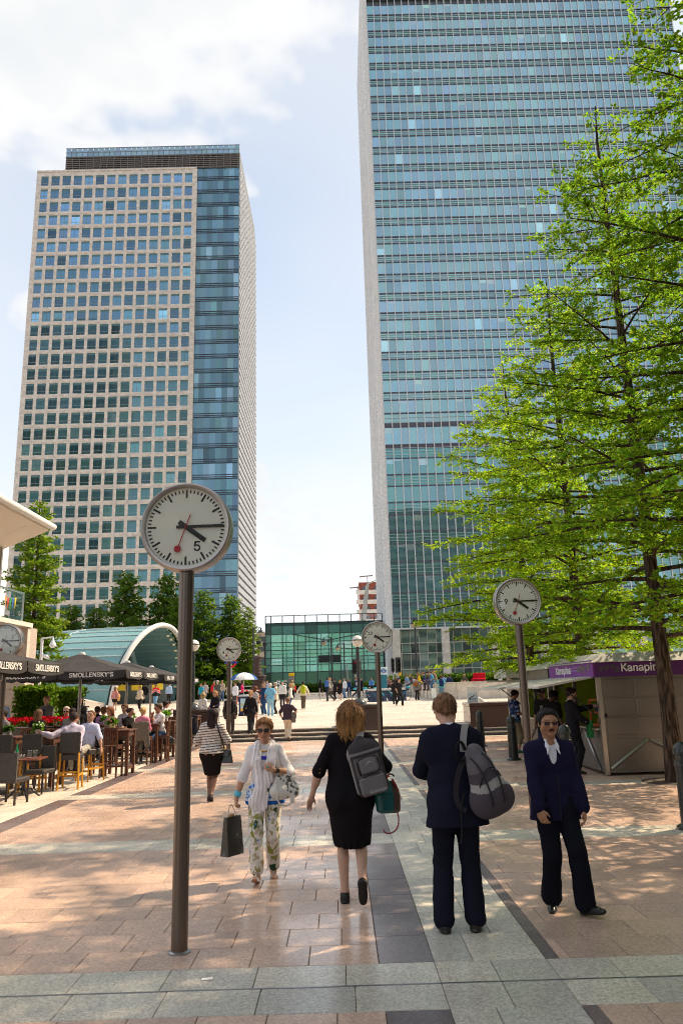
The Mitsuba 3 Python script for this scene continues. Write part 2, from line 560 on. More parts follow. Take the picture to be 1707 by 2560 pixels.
def pane_parts(t, name, Q, C, keep, bsdf='facade_glass', noun=None):
    """Q: pane quads; the first `keep` by nearness become parts of t, the others one stuff part."""
    order = np.argsort(np.linalg.norm(Q.mean(1) - EYE, axis=1))
    for i in order[:keep]:
        part(t, name, MB().quads(Q[i:i + 1], C[i]), bsdf)
    if len(order) > keep:
        part(t, noun or (name + '_rows'), MB().quads(Q[order[keep:]], C[order[keep:]]), bsdf, stuff=True)


# ---- glass tower on the right
S = 1.31
TY = 131.0
TX = 7.0 * S
tw = thing('glass_tower', 'tall blue green glass office tower with steel mullions behind the trees', 'building')
M_ = 1.5
ncol = 43
xs = TX + M_ * np.arange(ncol + 1)
vis_b = [13.68, 17.85, 22.02, 26.09, 30.04, 34.35]
rows = []                        # (bottom, top) of vision bands in units of S
for b, t in ((10.25, 12.1), (13.68, 15.95), (17.85, 20.3), (22.02, 24.4), (26.09, 28.4), (30.04, 32.4), (34.35, 37.0)):
    rows.append((b, t))
zb = 39.04
while zb < 109:
    rows.append((zb, zb + 2.0))
    zb += 3.112
ztop = zb + 6
core = MB().span(TX + .05, xs[-1], TY + .35, TY + 32, 8.9 * S, ztop * S)
part(tw, 'wall', core, 'matte', col=(.10, .13, .14))
mu = [MB().span(x - .075, x + .075, TY - .26, TY + .3, 8.9 * S, ztop * S) for x in xs]
for m in mu:
    part(tw, 'mullion', m, 'white_bars')
VX0, VX1, VZ0, VZ1 = [], [], [], []
SX0, SX1, SZ0, SZ1 = [], [], [], []
lines, louv = MB(), MB()
lines.col = (.09, .09, .12)
louv.col = (.46, .54, .55)
prev = 8.95
for b, t in rows:
    for i in range(ncol):
        VX0.append(xs[i]), VX1.append(xs[i + 1]), VZ0.append(b * S), VZ1.append(t * S)
        SX0.append(xs[i]), SX1.append(xs[i + 1]), SZ0.append(prev * S), SZ1.append(b * S)
    lines.span(xs[0], xs[-1], TY - .10, TY + .1, b * S - .13, b * S + .13)
    lines.span(xs[0], xs[-1], TY - .10, TY + .1, t * S - .12, t * S + .12)
    k = 2 if b > 38 else 3
    for q in range(1, k + 1):
        z = prev + (b - prev) * q / (k + 1)
        louv.span(xs[0], xs[-1], TY - .12, TY + .1, z * S - .03, z * S + .03)
    prev = t
for z in (37.35, 34.0):
    lines.span(xs[0], xs[-1], TY - .06, TY + .1, z * S - .3, z * S + .3)
for z in np.arange(zb - 3.112 + 3.1, ztop, .42):
    lines.span(xs[0], xs[-1], TY - .14, TY + .1, z * S - .16, z * S + .16)
part(tw, 'transoms', lines, 'matte', stuff=True)
part(tw, 'louvres', louv, 'metal', stuff=True)
a = lambda *q: [np.array(v) for v in q]
vx0, vx1, vz0, vz1 = a(VX0, VX1, VZ0, VZ1)
Q = pane_quads(vx0, vx1, vz0, vz1, TY, .0018, 3)
C = glass_cols(len(Q), (.27, .46, .55), .08, .02, 4)
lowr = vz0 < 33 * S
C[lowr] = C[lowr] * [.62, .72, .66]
pane_parts(tw, 'window_pane', Q, C, 300)
sx0, sx1, sz0, sz1 = a(SX0, SX1, SZ0, SZ1)
Q = pane_quads(sx0, sx1, sz0, sz1, TY + .02, .0015, 5)
C = glass_cols(len(Q), (.26, .45, .50), .05, 0, 6)
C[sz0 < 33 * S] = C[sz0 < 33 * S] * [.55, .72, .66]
part(tw, 'spandrel_panes', MB().quads(Q, C), 'facade_glass', stuff=True)
# blinds and bright ceilings seen through some of the panes: pale upper strips
r5 = np.random.default_rng(11)
k = r5.random(len(vx0)) < .09
bq = pane_quads(vx0[k] + .12, vx1[k] - .12, vz0[k] + (vz1[k] - vz0[k]) * r5.uniform(.55, .85, k.sum()), vz1[k] - .1, TY - .012, 0, 5)
part(tw, 'blinds', MB().quads(bq, glass_cols(len(bq), (.38, .55, .60), .06, 0, 2)), 'facade_glass', stuff=True)
# left pier and side wall
pier = MB()
nz = 27
for i in range(nz):
    z0, z1 = 8.9 * S + i * (ztop - 8.9) * S / nz, 8.9 * S + (i + 1) * (ztop - 8.9) * S / nz
    pier.span(TX - 1.02, TX - .1, TY - .3, TY + 1.2, z0 + .006, z1 - .006)
part(tw, 'corner_pier', pier, 'matte', col=(.70, .69, .68))
side = MB()
side.col = (.56, .56, .57)
r6 = np.random.default_rng(3)
for i in range(32):
    z0, z1 = 2. + i * (ztop * S - 2) / 32, 2. + (i + 1) * (ztop * S - 2) / 32
    for j in range(10):
        y0 = TY + 1.2 + j * 3.1
        side.span(TX - 1.0, TX + .04, y0 + .01, y0 + 3.09, z0 + .005, z1 - .005, np.array((.58, .575, .58)) * r6.uniform(.93, 1.05))
part(tw, 'side_wall', side, 'matte')
gapm = MB().span(TX - .98, TX - .02, TY + .3, TY + 1.15, 8.9 * S, ztop * S, (.04, .04, .05))
# lobby: stone columns and tall glazing behind them
for i in range(8):
    x = TX - .1 + i * 8.5
    part(tw, 'lobby_column', MB().span(x, x + 1.28, TY - .2, TY + 1., 1.9, 8.9 * S - .15), 'pale_wall')
part(tw, 'lobby_beam', MB().span(TX - .4, xs[-1], TY - .15, TY + .4, 8.9 * S - .14, 8.9 * S + .12), 'white_bars')
lx0, lx1, lz0, lz1 = [], [], [], []
hz = [2.0, 4.75, 7.45, 9.2, 11.5]
for i in range(ncol):
    for q in range(4):
        lx0.append(xs[i]), lx1.append(xs[i + 1]), lz0.append(hz[q]), lz1.append(hz[q + 1])
Q = pane_quads(*a(lx0, lx1, lz0, lz1), TY + 1.0, .003, 8)
C = glass_cols(len(Q), (.15, .23, .215), .3, .06, 9)
pane_parts(tw, 'lobby_pane', Q, C, 60)
lf = MB()
lf.col = (.50, .47, .40)
for z in hz[1:-1]:
    lf.span(xs[0], xs[-1], TY + .93, TY + 1.05, z - .06, z + .06)
for x in xs[::1]:
    lf.span(x - .04, x + .04, TY + .92, TY + 1.05, 1.9, 11.5)
part(tw, 'lobby_frame', lf, 'matte')
sidelobby = MB()
for j in range(8):
    sidelobby.span(TX - .7, TX - .3, TY + 1.6 + j * 1.6, TY + 2.0 + j * 1.6, 1.9, 8.9 * S, (.22, .24, .22))
part(tw, 'side_fins', sidelobby, 'matte')

# ---- stone and glass tower on the left
LY = 180.0
k9 = .9
lt = thing('stone_tower', 'tan stone office tower with rows of square windows and a glass corner', 'building')
SX0_, SX1_ = -88.6 * k9, -40.1 * k9
ZT = 158.7 * k9
FL = 4.53 * k9
nrow = 34
part(lt, 'core', MB().span(SX0_ + .3, SX1_ - .3, LY + .5, LY + 36, 0, ZT - 1), 'matte', col=(.06, .075, .08))
bay = (SX1_ - SX0_ - .9) / 14.0
wx = [SX0_ + .45 + bay * i for i in range(15)]
wall = MB()
pw = bay * .26
for i, x in enumerate(wx):
    w = pw if 0 < i < 14 else pw + .5
    wall.span(x - w / 2, x + w / 2, LY, LY + .5, 0, ZT)
    # side returns on the right end
sp = MB()
ztopw = ZT - .36 * FL
win = []
for r_ in range(nrow):
    zt = ztopw - r_ * FL
    zb_ = zt - FL * .73
    if zb_ < 1:
        break
    for i in range(14):
        win.append((wx[i] + pw / 2 + (.25 if i == 0 else 0), wx[i + 1] - pw / 2 - (.25 if i == 13 else 0), zb_, zt))
    sp.span(SX0_, SX1_, LY + .03, LY + .5, zb_ - FL * .27, zb_)
    sp.span(SX0_ + .1, SX1_ - .1, LY - .05, LY + .2, zb_ - FL * .2, zb_ - FL * .2 + .12)
wall.span(SX0_, SX1_, LY + .03, LY + .5, ztopw, ZT)
wall.span(SX0_ - .15, SX1_ + .15, LY - .2, LY + .4, ZT - .2, ZT + .25)
# right return of the stone front (narrow strip beside the glass)
for r_ in range(nrow):
    zt = ZT - r_ * FL
    wall.span(SX1_ - .3, SX1_ + .02, LY + .52, LY + 3, zt - FL + .5, zt)
part(lt, 'wall', wall, 'tan_stone')
part(lt, 'spandrels', sp, 'tan_stone')
W = np.array(win)
Q = pane_quads(W[:, 0], W[:, 1], W[:, 2], W[:, 3], LY + .18, .002, 21)
r2 = np.random.default_rng(5)
C = glass_cols(len(Q), (.105, .20, .255), .3, .07, 22)
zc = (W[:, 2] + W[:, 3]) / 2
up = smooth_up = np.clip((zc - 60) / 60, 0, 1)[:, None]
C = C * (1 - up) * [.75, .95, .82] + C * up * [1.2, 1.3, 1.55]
pane_parts(lt, 'window_pane', Q, C, 300)
tb = MB()
tb.boxes(np.stack([(W[:, 0] + W[:, 1]) / 2, np.full(len(W), LY + .16), W[:, 2] + .26 * (W[:, 3] - W[:, 2])], -1),
         np.stack([W[:, 1] - W[:, 0], np.full(len(W), .07), np.full(len(W), .09)], -1), (.30, .34, .37))
tb.boxes(np.stack([(W[:, 0] + W[:, 1]) / 2, np.full(len(W), LY + .17), W[:, 3] - .28], -1),
         np.stack([W[:, 1] - W[:, 0], np.full(len(W), .05), np.full(len(W), .55)], -1), (.10, .20, .22))
for off in (.0, .5):
    cx = W[:, 0] + (W[:, 1] - W[:, 0]) * off
    if off:
        tb.boxes(np.stack([cx, np.full(len(W), LY + .165), (W[:, 2] + W[:, 3]) / 2], -1), np.stack([np.full(len(W), .05), np.full(len(W), .05), W[:, 3] - W[:, 2]], -1), (.12, .17, .19))
part(lt, 'window_frames', tb, 'matte', stuff=True)
# glass corner: front bay and long side
GX0, GX1 = SX1_, -26.97 * k9
GY0, GY1 = LY + .6, 220.0
ZG = 150.0
part(lt, 'glass_core', MB().span(-79.9 * k9, GX1 - .25, GY0 + .25, GY1, 0, ZG - .4), 'matte', col=(.07, .09, .10))
nf = 36
fx0, fx1, fz0, fz1 = [], [], [], []
dl = MB()
dl.col = (.06, .08, .11)
gp = np.linspace(GX0, GX1, 9)
for r_ in range(nf):
    z0 = ZG - 6.6 - (r_ + 1) * FL
    if z0 < 1:
        break
    for i in range(8):
        fx0.append(gp[i]), fx1.append(gp[i + 1]), fz0.append(z0 + .2), fz1.append(z0 + FL)
    for q in (0., .5, 1.05):
        dl.span(GX0, GX1 + .1, GY0 - .12, GY0 + .1, z0 + q - .10, z0 + q + .10)
Q = pane_quads(*a(fx0, fx1, fz0, fz1), GY0, .002, 31)
pane_parts(lt, 'corner_pane', Q, glass_cols(len(Q), (.13, .24, .31), .2, .06, 33), 120)
part(lt, 'corner_lines', dl, 'matte', stuff=True)
sideg = MB()
sideg.put([[GX1 - .05, GY0, 0], [GX1 - .05, GY1, 0], [GX1 - .05, GY1, ZG - 3], [GX1 - .05, GY0, ZG - 3]], [[0, 1, 2], [0, 2, 3]], (.035, .045, .06))
part(lt, 'side_glass', sideg, 'matte')
fins = MB()
fins.col = (.26, .29, .34)
z = 3.0
while z < ZG - 6:
    for q in (0, 2.04):
        fins.span(GX1 - .1, GX1 + .16, GY0 - .1, GY1, z + q, z + q + 1.36)
    z += FL
part(lt, 'side_fins', fins, 'matte', stuff=True)
cornerp = MB().span(GX1 - .12, GX1 + .1, GY0 - .3, GY0 - .02, 0, ZG - 3, (.30, .34, .38))
part(lt, 'corner_post', cornerp, 'matte')
# penthouse with louvres
ph = thing_ = part(lt, 'penthouse', MB().span(-80.0 * k9, GX1 - .2, GY0 + .4, GY1 - 1, ZT - 3, ZG), 'matte', col=(.16, .18, .20))
pl = MB()
for z in np.arange(ZT + .5, ZG - 2.9, .62):
    pl.span(-80.3 * k9, GX1 + .1, GY0 - .5, GY0 + .3, z, z + .2, (.20, .18, .17))
for x in np.arange(-80.3 * k9, GX1, 1.9):
    pl.span(x, x + .1, GY0 - .55, GY0 - .4, ZT, ZG - 2.6, (.22, .20, .19))
part(lt, 'penthouse_louvres', pl, 'matte', stuff=True)
px = np.linspace(-80.3 * k9, GX1 + .05, 33)
Q = pane_quads(px[:-1] + .06, px[1:] - .06, np.full(32, ZG - 2.7), np.full(32, ZG), GY0 - .6, .002, 41)
part(lt, 'penthouse_panes', MB().quads(Q, glass_cols(32, (.28, .40, .48), .1, 0, 42)), 'facade_glass', stuff=True)
pg = MB()
for zz in (ZG, ZG - 1.35, ZG - 2.7):
    pg.span(-80.4 * k9, GX1 + .1, GY0 - .68, GY0 - .5, zz - .08, zz + .08, (.2, .26, .32))
part(lt, 'penthouse_rail', pg, 'matte')
# stone bases: a podium hidden by trees
part(lt, 'podium', MB().span(SX0_, GX1 + .5, LY - .5, LY - .2, 0, 6), 'tan_stone')

# ---- glass pavilion in the gap
PY = 140.0
gpv = thing('glass_pavilion', 'green glass entrance hall with a dark frame between the two towers', 'building')
PX0, PX1 = -13.7, 7.9
PG = zup(145)
part(gpv, 'interior', MB().span(PX0 + .4, PX1, PY + 7, PY + 24, PG, 13.4, (.20, .36, .30)), 'matte')
part(gpv, 'floor_slab', MB().span(PX0 + .3, PX1, PY + 1.2, PY + 7, 5.7, 6.0, (.10, .16, .15)), 'matte')
part(gpv, 'roof', MB().span(PX0, PX1, PY + .2, PY + 24, 13.45, 13.95, (.07, .16, .15)), 'matte')
cx = np.array([PX0, PX0 + 1.0] + [PX0 + 1.0 + 2.12 * i for i in range(1, 10)] + [PX1])
hz2 = [PG, PG + 2.6, 6.3, 7.6, 9.0, 10.4, 11.9, 13.5]
x0, x1, z0, z1 = [], [], [], []
for i in range(len(cx) - 1):
    for q in range(len(hz2) - 1):
        x0.append(cx[i]), x1.append(cx[i + 1]), z0.append(hz2[q]), z1.append(hz2[q + 1])
Q = pane_quads(*a(x0, x1, z0, z1), PY, .004, 51)
C = glass_cols(len(Q), (.42, .66, .56), .16, .15, 52)
cxm = np.array(x0)
zm = np.array(z0)
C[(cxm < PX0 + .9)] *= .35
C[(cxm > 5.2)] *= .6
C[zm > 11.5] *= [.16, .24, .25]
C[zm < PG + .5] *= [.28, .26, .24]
pane_parts(gpv, 'window_pane', Q, C * [.66, 1.02, .86], 90, 'gloss')
par = pane_quads(cx[:-1] + .03, cx[1:] - .03, np.full(len(cx) - 1, 13.95), np.full(len(cx) - 1, 15.3), PY, 0, 1)
for qq in par:
    part(gpv, 'parapet_pane', MB().quads(qq[None]), 'pane_glass')
fr = MB()
fr.col = (.035, .055, .055)
for x in cx:
    fr.span(x - .07, x + .07, PY - .09, PY + .15, PG, 15.3)
for z in hz2[1:] + [13.95, 15.3]:
    fr.span(PX0, PX1, PY - .07, PY + .1, z - .06, z + .06)
for x in (cx[2:-1] + .7):
    fr.span(x - .04, x + .04, PY - .05, PY + .1, PG + 2.6, 11.9)
for z in (6.9, 8.3, 9.7):
    fr.span(PX0 + 1, PX1, PY - .05, PY + .1, z - .035, z + .035)
# raking roof struts behind the glass
fr.tube([(-9, PY - .02, 11.9), (-2.2, PY - .1, 10.6), (4.8, PY - .02, 11.8)], .08, 6)
part(gpv, 'frame', fr, 'matte')
sc = MB()
sc.span(-4.0, -2.0, PY - .2, PY - .08, 6.6, 7.9, (.015, .018, .022))
sc.span(-1.9, 0.1, PY - .2, PY - .08, 6.6, 7.9, (.015, .018, .022))
part(gpv, 'screen', sc, 'gloss')
sd = pane_quads(np.full(4, PY), np.full(4, PY + 20.0), np.array([PG, 5.5, 8.5, 11.]), np.array([5.5, 8.5, 11., 13.5]), PX0, 0, 1, '-x')
part(gpv, 'side_pane', MB().quads(sd, glass_cols(4, (.12, .25, .22), .1, 0, 3)), 'facade_glass')
cl = MB()
cl.span(-30, PX0, PY + 1, PY + 1.3, PG + 1.6, 7.2, (.10, .20, .17))
whole('glass_screen', cl, 'matte', 'low dark green glass wall left of the glass entrance hall', 'wall')

# ---- far buildings
def far_block(name, label, x0, x1, y0, y1, z1, col, floors, wcol, nwin, balc=None, wfrac=.55):
    t = thing(name, label, 'building')
    part(t, 'wall', MB().span(x0, x1, y0, y1, 0, z1), 'matte', col=col)
    fh = z1 / floors
    for f in range(floors):
        if f * fh < 4:
            continue
        for i in range(nwin):
            w = (x1 - x0) / nwin
            part(t, 'window', MB().span(x0 + w * (i + .5 - wfrac / 2), x0 + w * (i + .5 + wfrac / 2), y0 - .12, y0 + .1, f * fh + fh * .3, f * fh + fh * .78), 'gloss', col=wcol)
    if balc:
        for f in range(2, floors):
            part(t, 'balcony', MB().span(x0 - 1.2, x0 + (x1 - x0) * balc, y0 - 1.6, y0 - .14, f * fh - .15, f * fh + fh * .36), 'matte', col=(.80, .79, .77))
    part(t, 'parapet', MB().span(x0 - .2, x1 + .2, y0 - .2, y1 + .2, z1, z1 + .7), 'matte', col=np.array(col) * .9)
    return t


far_block('apartment_tower', 'red brick apartment tower with white balconies behind the glass entrance hall', 7.0, 19, 250, 262, 35.5, (.36, .10, .07), 11, (.14, .19, .24), 3, .45)
far_block('office_block', 'beige office block far off between the left tower and the entrance hall', -28.5, -20, 260, 275, 20.5, (.50, .45, .38), 6, (.10, .12, .14), 2, None, .8)
far_block('white_tower', 'white tower far off at the left edge behind the tan tower', -150, -136.3, 300, 320, 80, (.72, .73, .75), 24, (.42, .52, .60), 3, None, .5)
m = MB()
m.put([[2.6, 200, 4], [5.4, 200, 4], [5.4, 203, 4], [2.6, 203, 4], [7.3, 200, 28.6], [8.2, 200, 29.2], [8.2, 201, 29.2], [7.3, 201, 28.6]], BOXF)
m.put([[7.3, 200, 28.6], [9.9, 200, 29.7], [9.9, 200.5, 29.7], [7.3, 201, 28.6], [7.6, 200, 29.1], [9.9, 200, 29.9], [9.9, 200.5, 29.9], [7.6, 201, 29.1]], BOXF)
whole('roof_mast', m, 'matte', 'leaning grey fin shaped mast behind the glass entrance hall', 'mast', col=(.42, .46, .47))
for i, (x, z, d_, lb) in enumerate(((6.3, 34.6, -1, 'lower'), (9.7, 38.3, -1, 'upper'))):
    m = MB()
    m.tube([(x + .3, 250.5, 28), (x, 250.5, z)], .14, 6, (.4, .38, .38))
    m.tube([(x - 2.6, 250.5, z - .1), (x + 1.8, 250.5, z + .2)], .22, 6, (.30, .24, .24))
    whole('davit', m, 'matte', '%s of the two dark cleaning booms beside the brick apartment tower' % lb, 'crane')

# ---- restaurant building at the left edge: stone wall, deck with glass rail, raking roof on steel posts
rb = thing('restaurant_building', 'pale stone restaurant pavilion with a raking cream roof at the left edge', 'building')
for r_ in range(8):
    for i in range(6):
        x1_ = -11.5 - i * 1.5 - (.75 if (r_ % 2 and i) else 0)
        x0_ = -11.5 - (i + 1) * 1.5 - (.75 if r_ % 2 else 0)
        part(rb, 'stone_panel', MB().span(x0_ + .008, x1_ - .008, 28, 28.25, r_ * .56 + .006, (r_ + 1) * .56 - .006), 'matte', col=np.array((.62, .50, .43)) * rng.uniform(.95, 1.04))
part(rb, 'wall', MB().span(-24, -11.52, 28.26, 28.9, 0, 4.46), 'matte', col=(.45, .37, .32))
part(rb, 'deck', MB().span(-24, -11.45, 19, 28.3, 4.46, 4.62), 'matte', col=(.62, .57, .52))
for i in range(4):
    q = pane_quads(np.array([27.7 - 2.2 * i]), np.array([27.7 - 2.2 * (i + 1) + .03]), np.array([4.62]), np.array([5.66]), -11.62, 0, 1, '+x')
    part(rb, 'rail_pane', MB().quads(q), 'pane_glass')
q = MB()
q.col = (.55, .66, .62)
for i in range(5):
    q.span(-11.66, -11.60, 27.7 - 2.2 * i - .02, 27.7 - 2.2 * i + .02, 4.62, 5.66)
q.span(-11.67, -11.59, 18.9, 27.7, 5.66, 5.70)
part(rb, 'rail_frame', q, 'metal')
rz = lambda x: 8.12 - (-10.8 - x) * .40
rf = MB()
for i in range(9):
    y0, y1 = 27.9 - 1.45 * (i + 1) + .012, 27.9 - 1.45 * i
    for j in range(2):
        xa, xb = -10.95 - 3 * j, -10.95 - 3 * (j + 1) + .015
        v = [[xa, y0, rz(xa)], [xb, y0, rz(xb)], [xb, y1, rz(xb)], [xa, y1, rz(xa)]]
        v += [[p[0], p[1], p[2] + .12] for p in v]
        part(rb, 'soffit_panel', MB().put(v, BOXF), 'matte', col=(.66, .57, .48))
rt = MB()
v = [[-10.85, 15, rz(-10.85) + .125], [-17, 15, rz(-17) + .125], [-17, 28, rz(-17) + .125], [-10.85, 28, rz(-10.85) + .125]]
v += [[p[0], p[1], p[2] + .14] for p in v]
rt.put(v, BOXF)
rt.tube([(-10.82, 14.9, rz(-10.82) + .12), (-10.82, 28.05, rz(-10.82) + .12)], .13, 10)
part(rb, 'roof', rt, 'matte', smooth=40, col=(.66, .64, .62))
for x, y in ((-12.25, 26.6), (-12.55, 27.6)):
    part(rb, 'post', MB().cyl((x, y, 4.6), (x, y, rz(x) + .02), .085, n=14), 'metal', smooth=40, col=(.42, .36, .33))
wg = pane_quads(np.array([-17.0, -15.0]), np.array([-15.02, -12.95]), np.full(2, 4.62), np.full(2, 7.2), 27.9, 0, 2)
part(rb, 'glass_front', MB().quads(wg, (.30, .38, .40)), 'facade_glass')
part(rb, 'glass_frame', MB().span(-15.05, -14.97, 27.8, 27.95, 4.62, 7.2).span(-13.0, -12.9, 27.8, 27.95, 4.62, 7.3), 'metal', col=(.45, .42, .40))
bn = MB()
for i, c in enumerate(((.75, .30, .03), (.70, .05, .03), (.05, .35, .08), (.05, .12, .5), (.75, .6, .05))):
    y = 26.35 + i * .2
    z = 5.42 - .05 * math.sin(i)
    bn.put([[-11.68, y - .08, z], [-11.68, y + .08, z], [-11.69, y, z - .42], [-11.70, y, z - .2]], [[0, 1, 2], [0, 2, 1], [0, 3, 1]], c)
bn.tube([(-11.69, 25.9, 5.55), (-11.69, 26.8, 5.4), (-11.69, 27.6, 5.5)], .006, 4, (.7, .7, .7))
whole('bunting', bn, 'cloth', 'string of small coloured pennants behind the glass deck rail', 'bunting')

# ---- station canopy: a curved glass shell with a white arch
sn = thing('station_canopy', 'curved blue green glass canopy with a white arch over the station entrance', 'building')
A0, A1 = np.array([-18.6, 63.0, zup(63)]), np.array([-15.6, 74.5, zup(74)])


def arch_pt(t, s, lift=0.):
    """t: 0..1 along the arch, s: distance back along the shell (metres)."""
    k = s / 22.0
    ang = math.pi * t
    mid = (A0 + A1) / 2 + np.array([-s, 1.5 * k, 0])
    half = (A1 - A0) / 2 * (1.0 + .28 * math.sin(min(k, 1) * math.pi) - .25 * k * k)
    hgt = 6.75 * math.sqrt(max(0.0, 1 - .85 * (max(k - .12, 0)) ** 2))
    lean = np.array([1.3 * (1 - k), 0, 0]) * math.sin(ang)
    return mid - half * math.cos(ang) * (1 + lift / 8) + np.array([0, 0, (hgt + lift) * math.sin(ang) ** .82]) + lean


ns, nt = 15, 22
for a_, b_ in ((0, 5), (5, 10), (10, 15)):
    for u_, w_ in ((0, 5), (5, 11), (11, 17), (17, 22)):
        P = [[arch_pt(t / nt, s * 22.0 / ns + .5) for t in range(u_, w_ + 1)] for s in range(a_, b_ + 1)]
        m = MB()
        nn = w_ - u_ + 1
        v = np.array(P).reshape(-1, 3)
        f = []
        for i in range(len(P) - 1):
            for j in range(nn - 1):
                p_ = i * nn + j
                f += [[p_, p_ + nn, p_ + nn + 1], [p_, p_ + nn + 1, p_ + 1]]
        m.put(v, f, np.array((.17, .34, .37)) * (.85 + .2 * rng.random()))
        part(sn, 'glass_panel', m, 'gloss', smooth=True)
rib = MB()
rib.col = (.34, .44, .46)
for t in range(1, nt):
    rib.tube([arch_pt(t / nt, s * 22.0 / ns + .5, .03) for s in range(ns + 1)], .05, 4)
for s in (4, 8, 12):
    rib.tube([arch_pt(t / nt, s * 22.0 / ns + .5, .03) for t in range(nt + 1)], .05, 4)
part(sn, 'ribs', rib, 'matte')
ar = MB()
for off, wd in ((.0, .24),):
    ar.tube([arch_pt(t / 40, .1, .12) for t in range(41)], wd, 8)
part(sn, 'arch', ar, 'matte', smooth=True, col=(.60, .61, .61))
ar2 = MB().tube([arch_pt(t / 40, 5.0, -.35) for t in range(41)], .3, 8)
part(sn, 'inner_arch', ar2, 'matte', smooth=True, col=(.35, .50, .55))
for t in range(24, 40, 2):
    p_ = arch_pt(t / 40, .5, -.5)
    part(sn, 'lamp', MB().box(p_, (.22, .22, .16)), 'matte', col=(.9, .8, .5))
for t in range(4, 18, 2):
    p_ = arch_pt(t / 40, 5.0, -.8)
    part(sn, 'lamp', MB().box(p_, (.2, .2, .14)), 'matte', col=(.9, .8, .5))
bk = MB()
bk.span(-34, -15.5, 70, 70.3, zup(70), 3.6, (.14, .17, .16))
part(sn, 'back_wall', bk, 'matte')
bk = MB()
for x in (-19.5, -18.2, -16.4):
    bk.span(x, x + .9, 66.9, 67.0, 2.25, 2.85, (.75, .55, .04))
part(sn, 'yellow_sign', bk, 'matte')
rw = MB()
v = [[-26, 55, zup(55)], [-19.2, 62.4, zup(62)], [-19.2, 63, zup(63)], [-26, 56, zup(56)], [-26, 55, 3.2], [-19.2, 62.4, 1.3], [-19.2, 63, 1.3], [-26, 56, 3.2]]
rw.put(v, BOXF)
whole('ramp_wall', rw, 'pale_wall', 'pale sloping wall at the foot of the station canopy', 'wall')

# ---- masses behind the viewer: seen only in the mirror of the glass fronts
for i, (x0, x1, y0, y1, z1, c, lb) in enumerate(((17, 32, -2, 15, 24, (.30, .28, .25), 'stone building outside the picture on the right, its shade lying on the front paving'),
                                                 (-205, -140, -125, -90, 240, (.16, .17, .16), 'dark office tower behind the viewer to the left, mirrored in the stone tower windows'),
                                                 (22, 95, -75, -45, 74, (.17, .16, .14), 'stone office block behind the viewer to the right, mirrored in the glass tower'),
                                                 (-30, 8, -120, -80, 30, (.20, .18, .16), 'broad office block straight behind the viewer, mirrored in the glass tower lobby'))):
    t = thing('office_building', lb, 'building')
    part(t, 'wall', MB().span(x0, x1, y0, y1, 0, z1), 'matte', col=c)
    bd = MB()
    for z in np.arange(4, z1 - 1, 4.0):
        bd.span(x0, x1, y1, y1 + .1, z, z + 1.9, (.05, .07, .07))
    part(t, 'window_bands', bd, 'gloss')

# ---- low stone wall with people on it, hedges, far street furniture base
lw = thing('garden_wall', 'long pale stone garden wall that people sit on right of the steps', 'wall')
WT = 2.10
for i in range(14):
    x0 = 7.0 + i * 1.6
    part(lw, 'stone_panel', MB().span(x0 + .008, x0 + 1.592, 57.6, 58.1, zup(58) - .05, 1.48, bev=.01), 'pale_wall')
    part(lw, 'stone_panel', MB().span(x0 + .008, x0 + 1.592, 57.6, 58.1, 1.495, WT - .012, bev=.01), 'pale_wall')
for i in range(9):
    y0 = 58.1 + i * 1.8
    x_ = 7.0 - (y0 - 58) * .055
    part(lw, 'stone_panel', MB().span(x_, x_ + .5, y0 + .008, y0 + 1.792, zup(y0) - .05, WT - .02, bev=.01), 'pale_wall')
cp = MB().span(6.95, 29.5, 57.52, 58.2, WT - .01, WT + .05, bev=.01)
part(lw, 'coping', cp, 'pale_wall')
gl = MB()
gl.put([[7.5, 58.1, WT - .12], [60, 58.1, WT - .12], [60, 80, WT - .1], [6.5, 80, WT - .1]], [[0, 1, 2], [0, 2, 3]])
struct('lawn', gl, 'matte', col=(.09, .14, .035))

# ================================================================ TREES
def leaflets(P, D, S_, size, r, col):
    """Rhombic leaflets at points P pointing along D with side direction S_."""
    n = len(P)
    L = size * r.uniform(.7, 1.25, n)[:, None]
    w = L * .34
    a, b = P, P + D * L
    m = P + D * L * .45
    nrm = np.cross(D, S_)
    m = m + nrm * L * r.normal(0, .12, n)[:, None]
    v = np.stack([a, m + S_ * w, b, m - S_ * w], 1).reshape(-1, 3)
    k = 4 * np.arange(n)[:, None]
    f = np.concatenate([k + [0, 1, 2], k + [0, 2, 3]])
    c = np.array(col)[None] * r.uniform(.72, 1.3, (n, 1)) * np.stack([r.uniform(.8, 1.3, n), np.ones(n), r.uniform(.7, 1.2, n)], -1)
    return v, f, np.repeat(c, 4, 0)


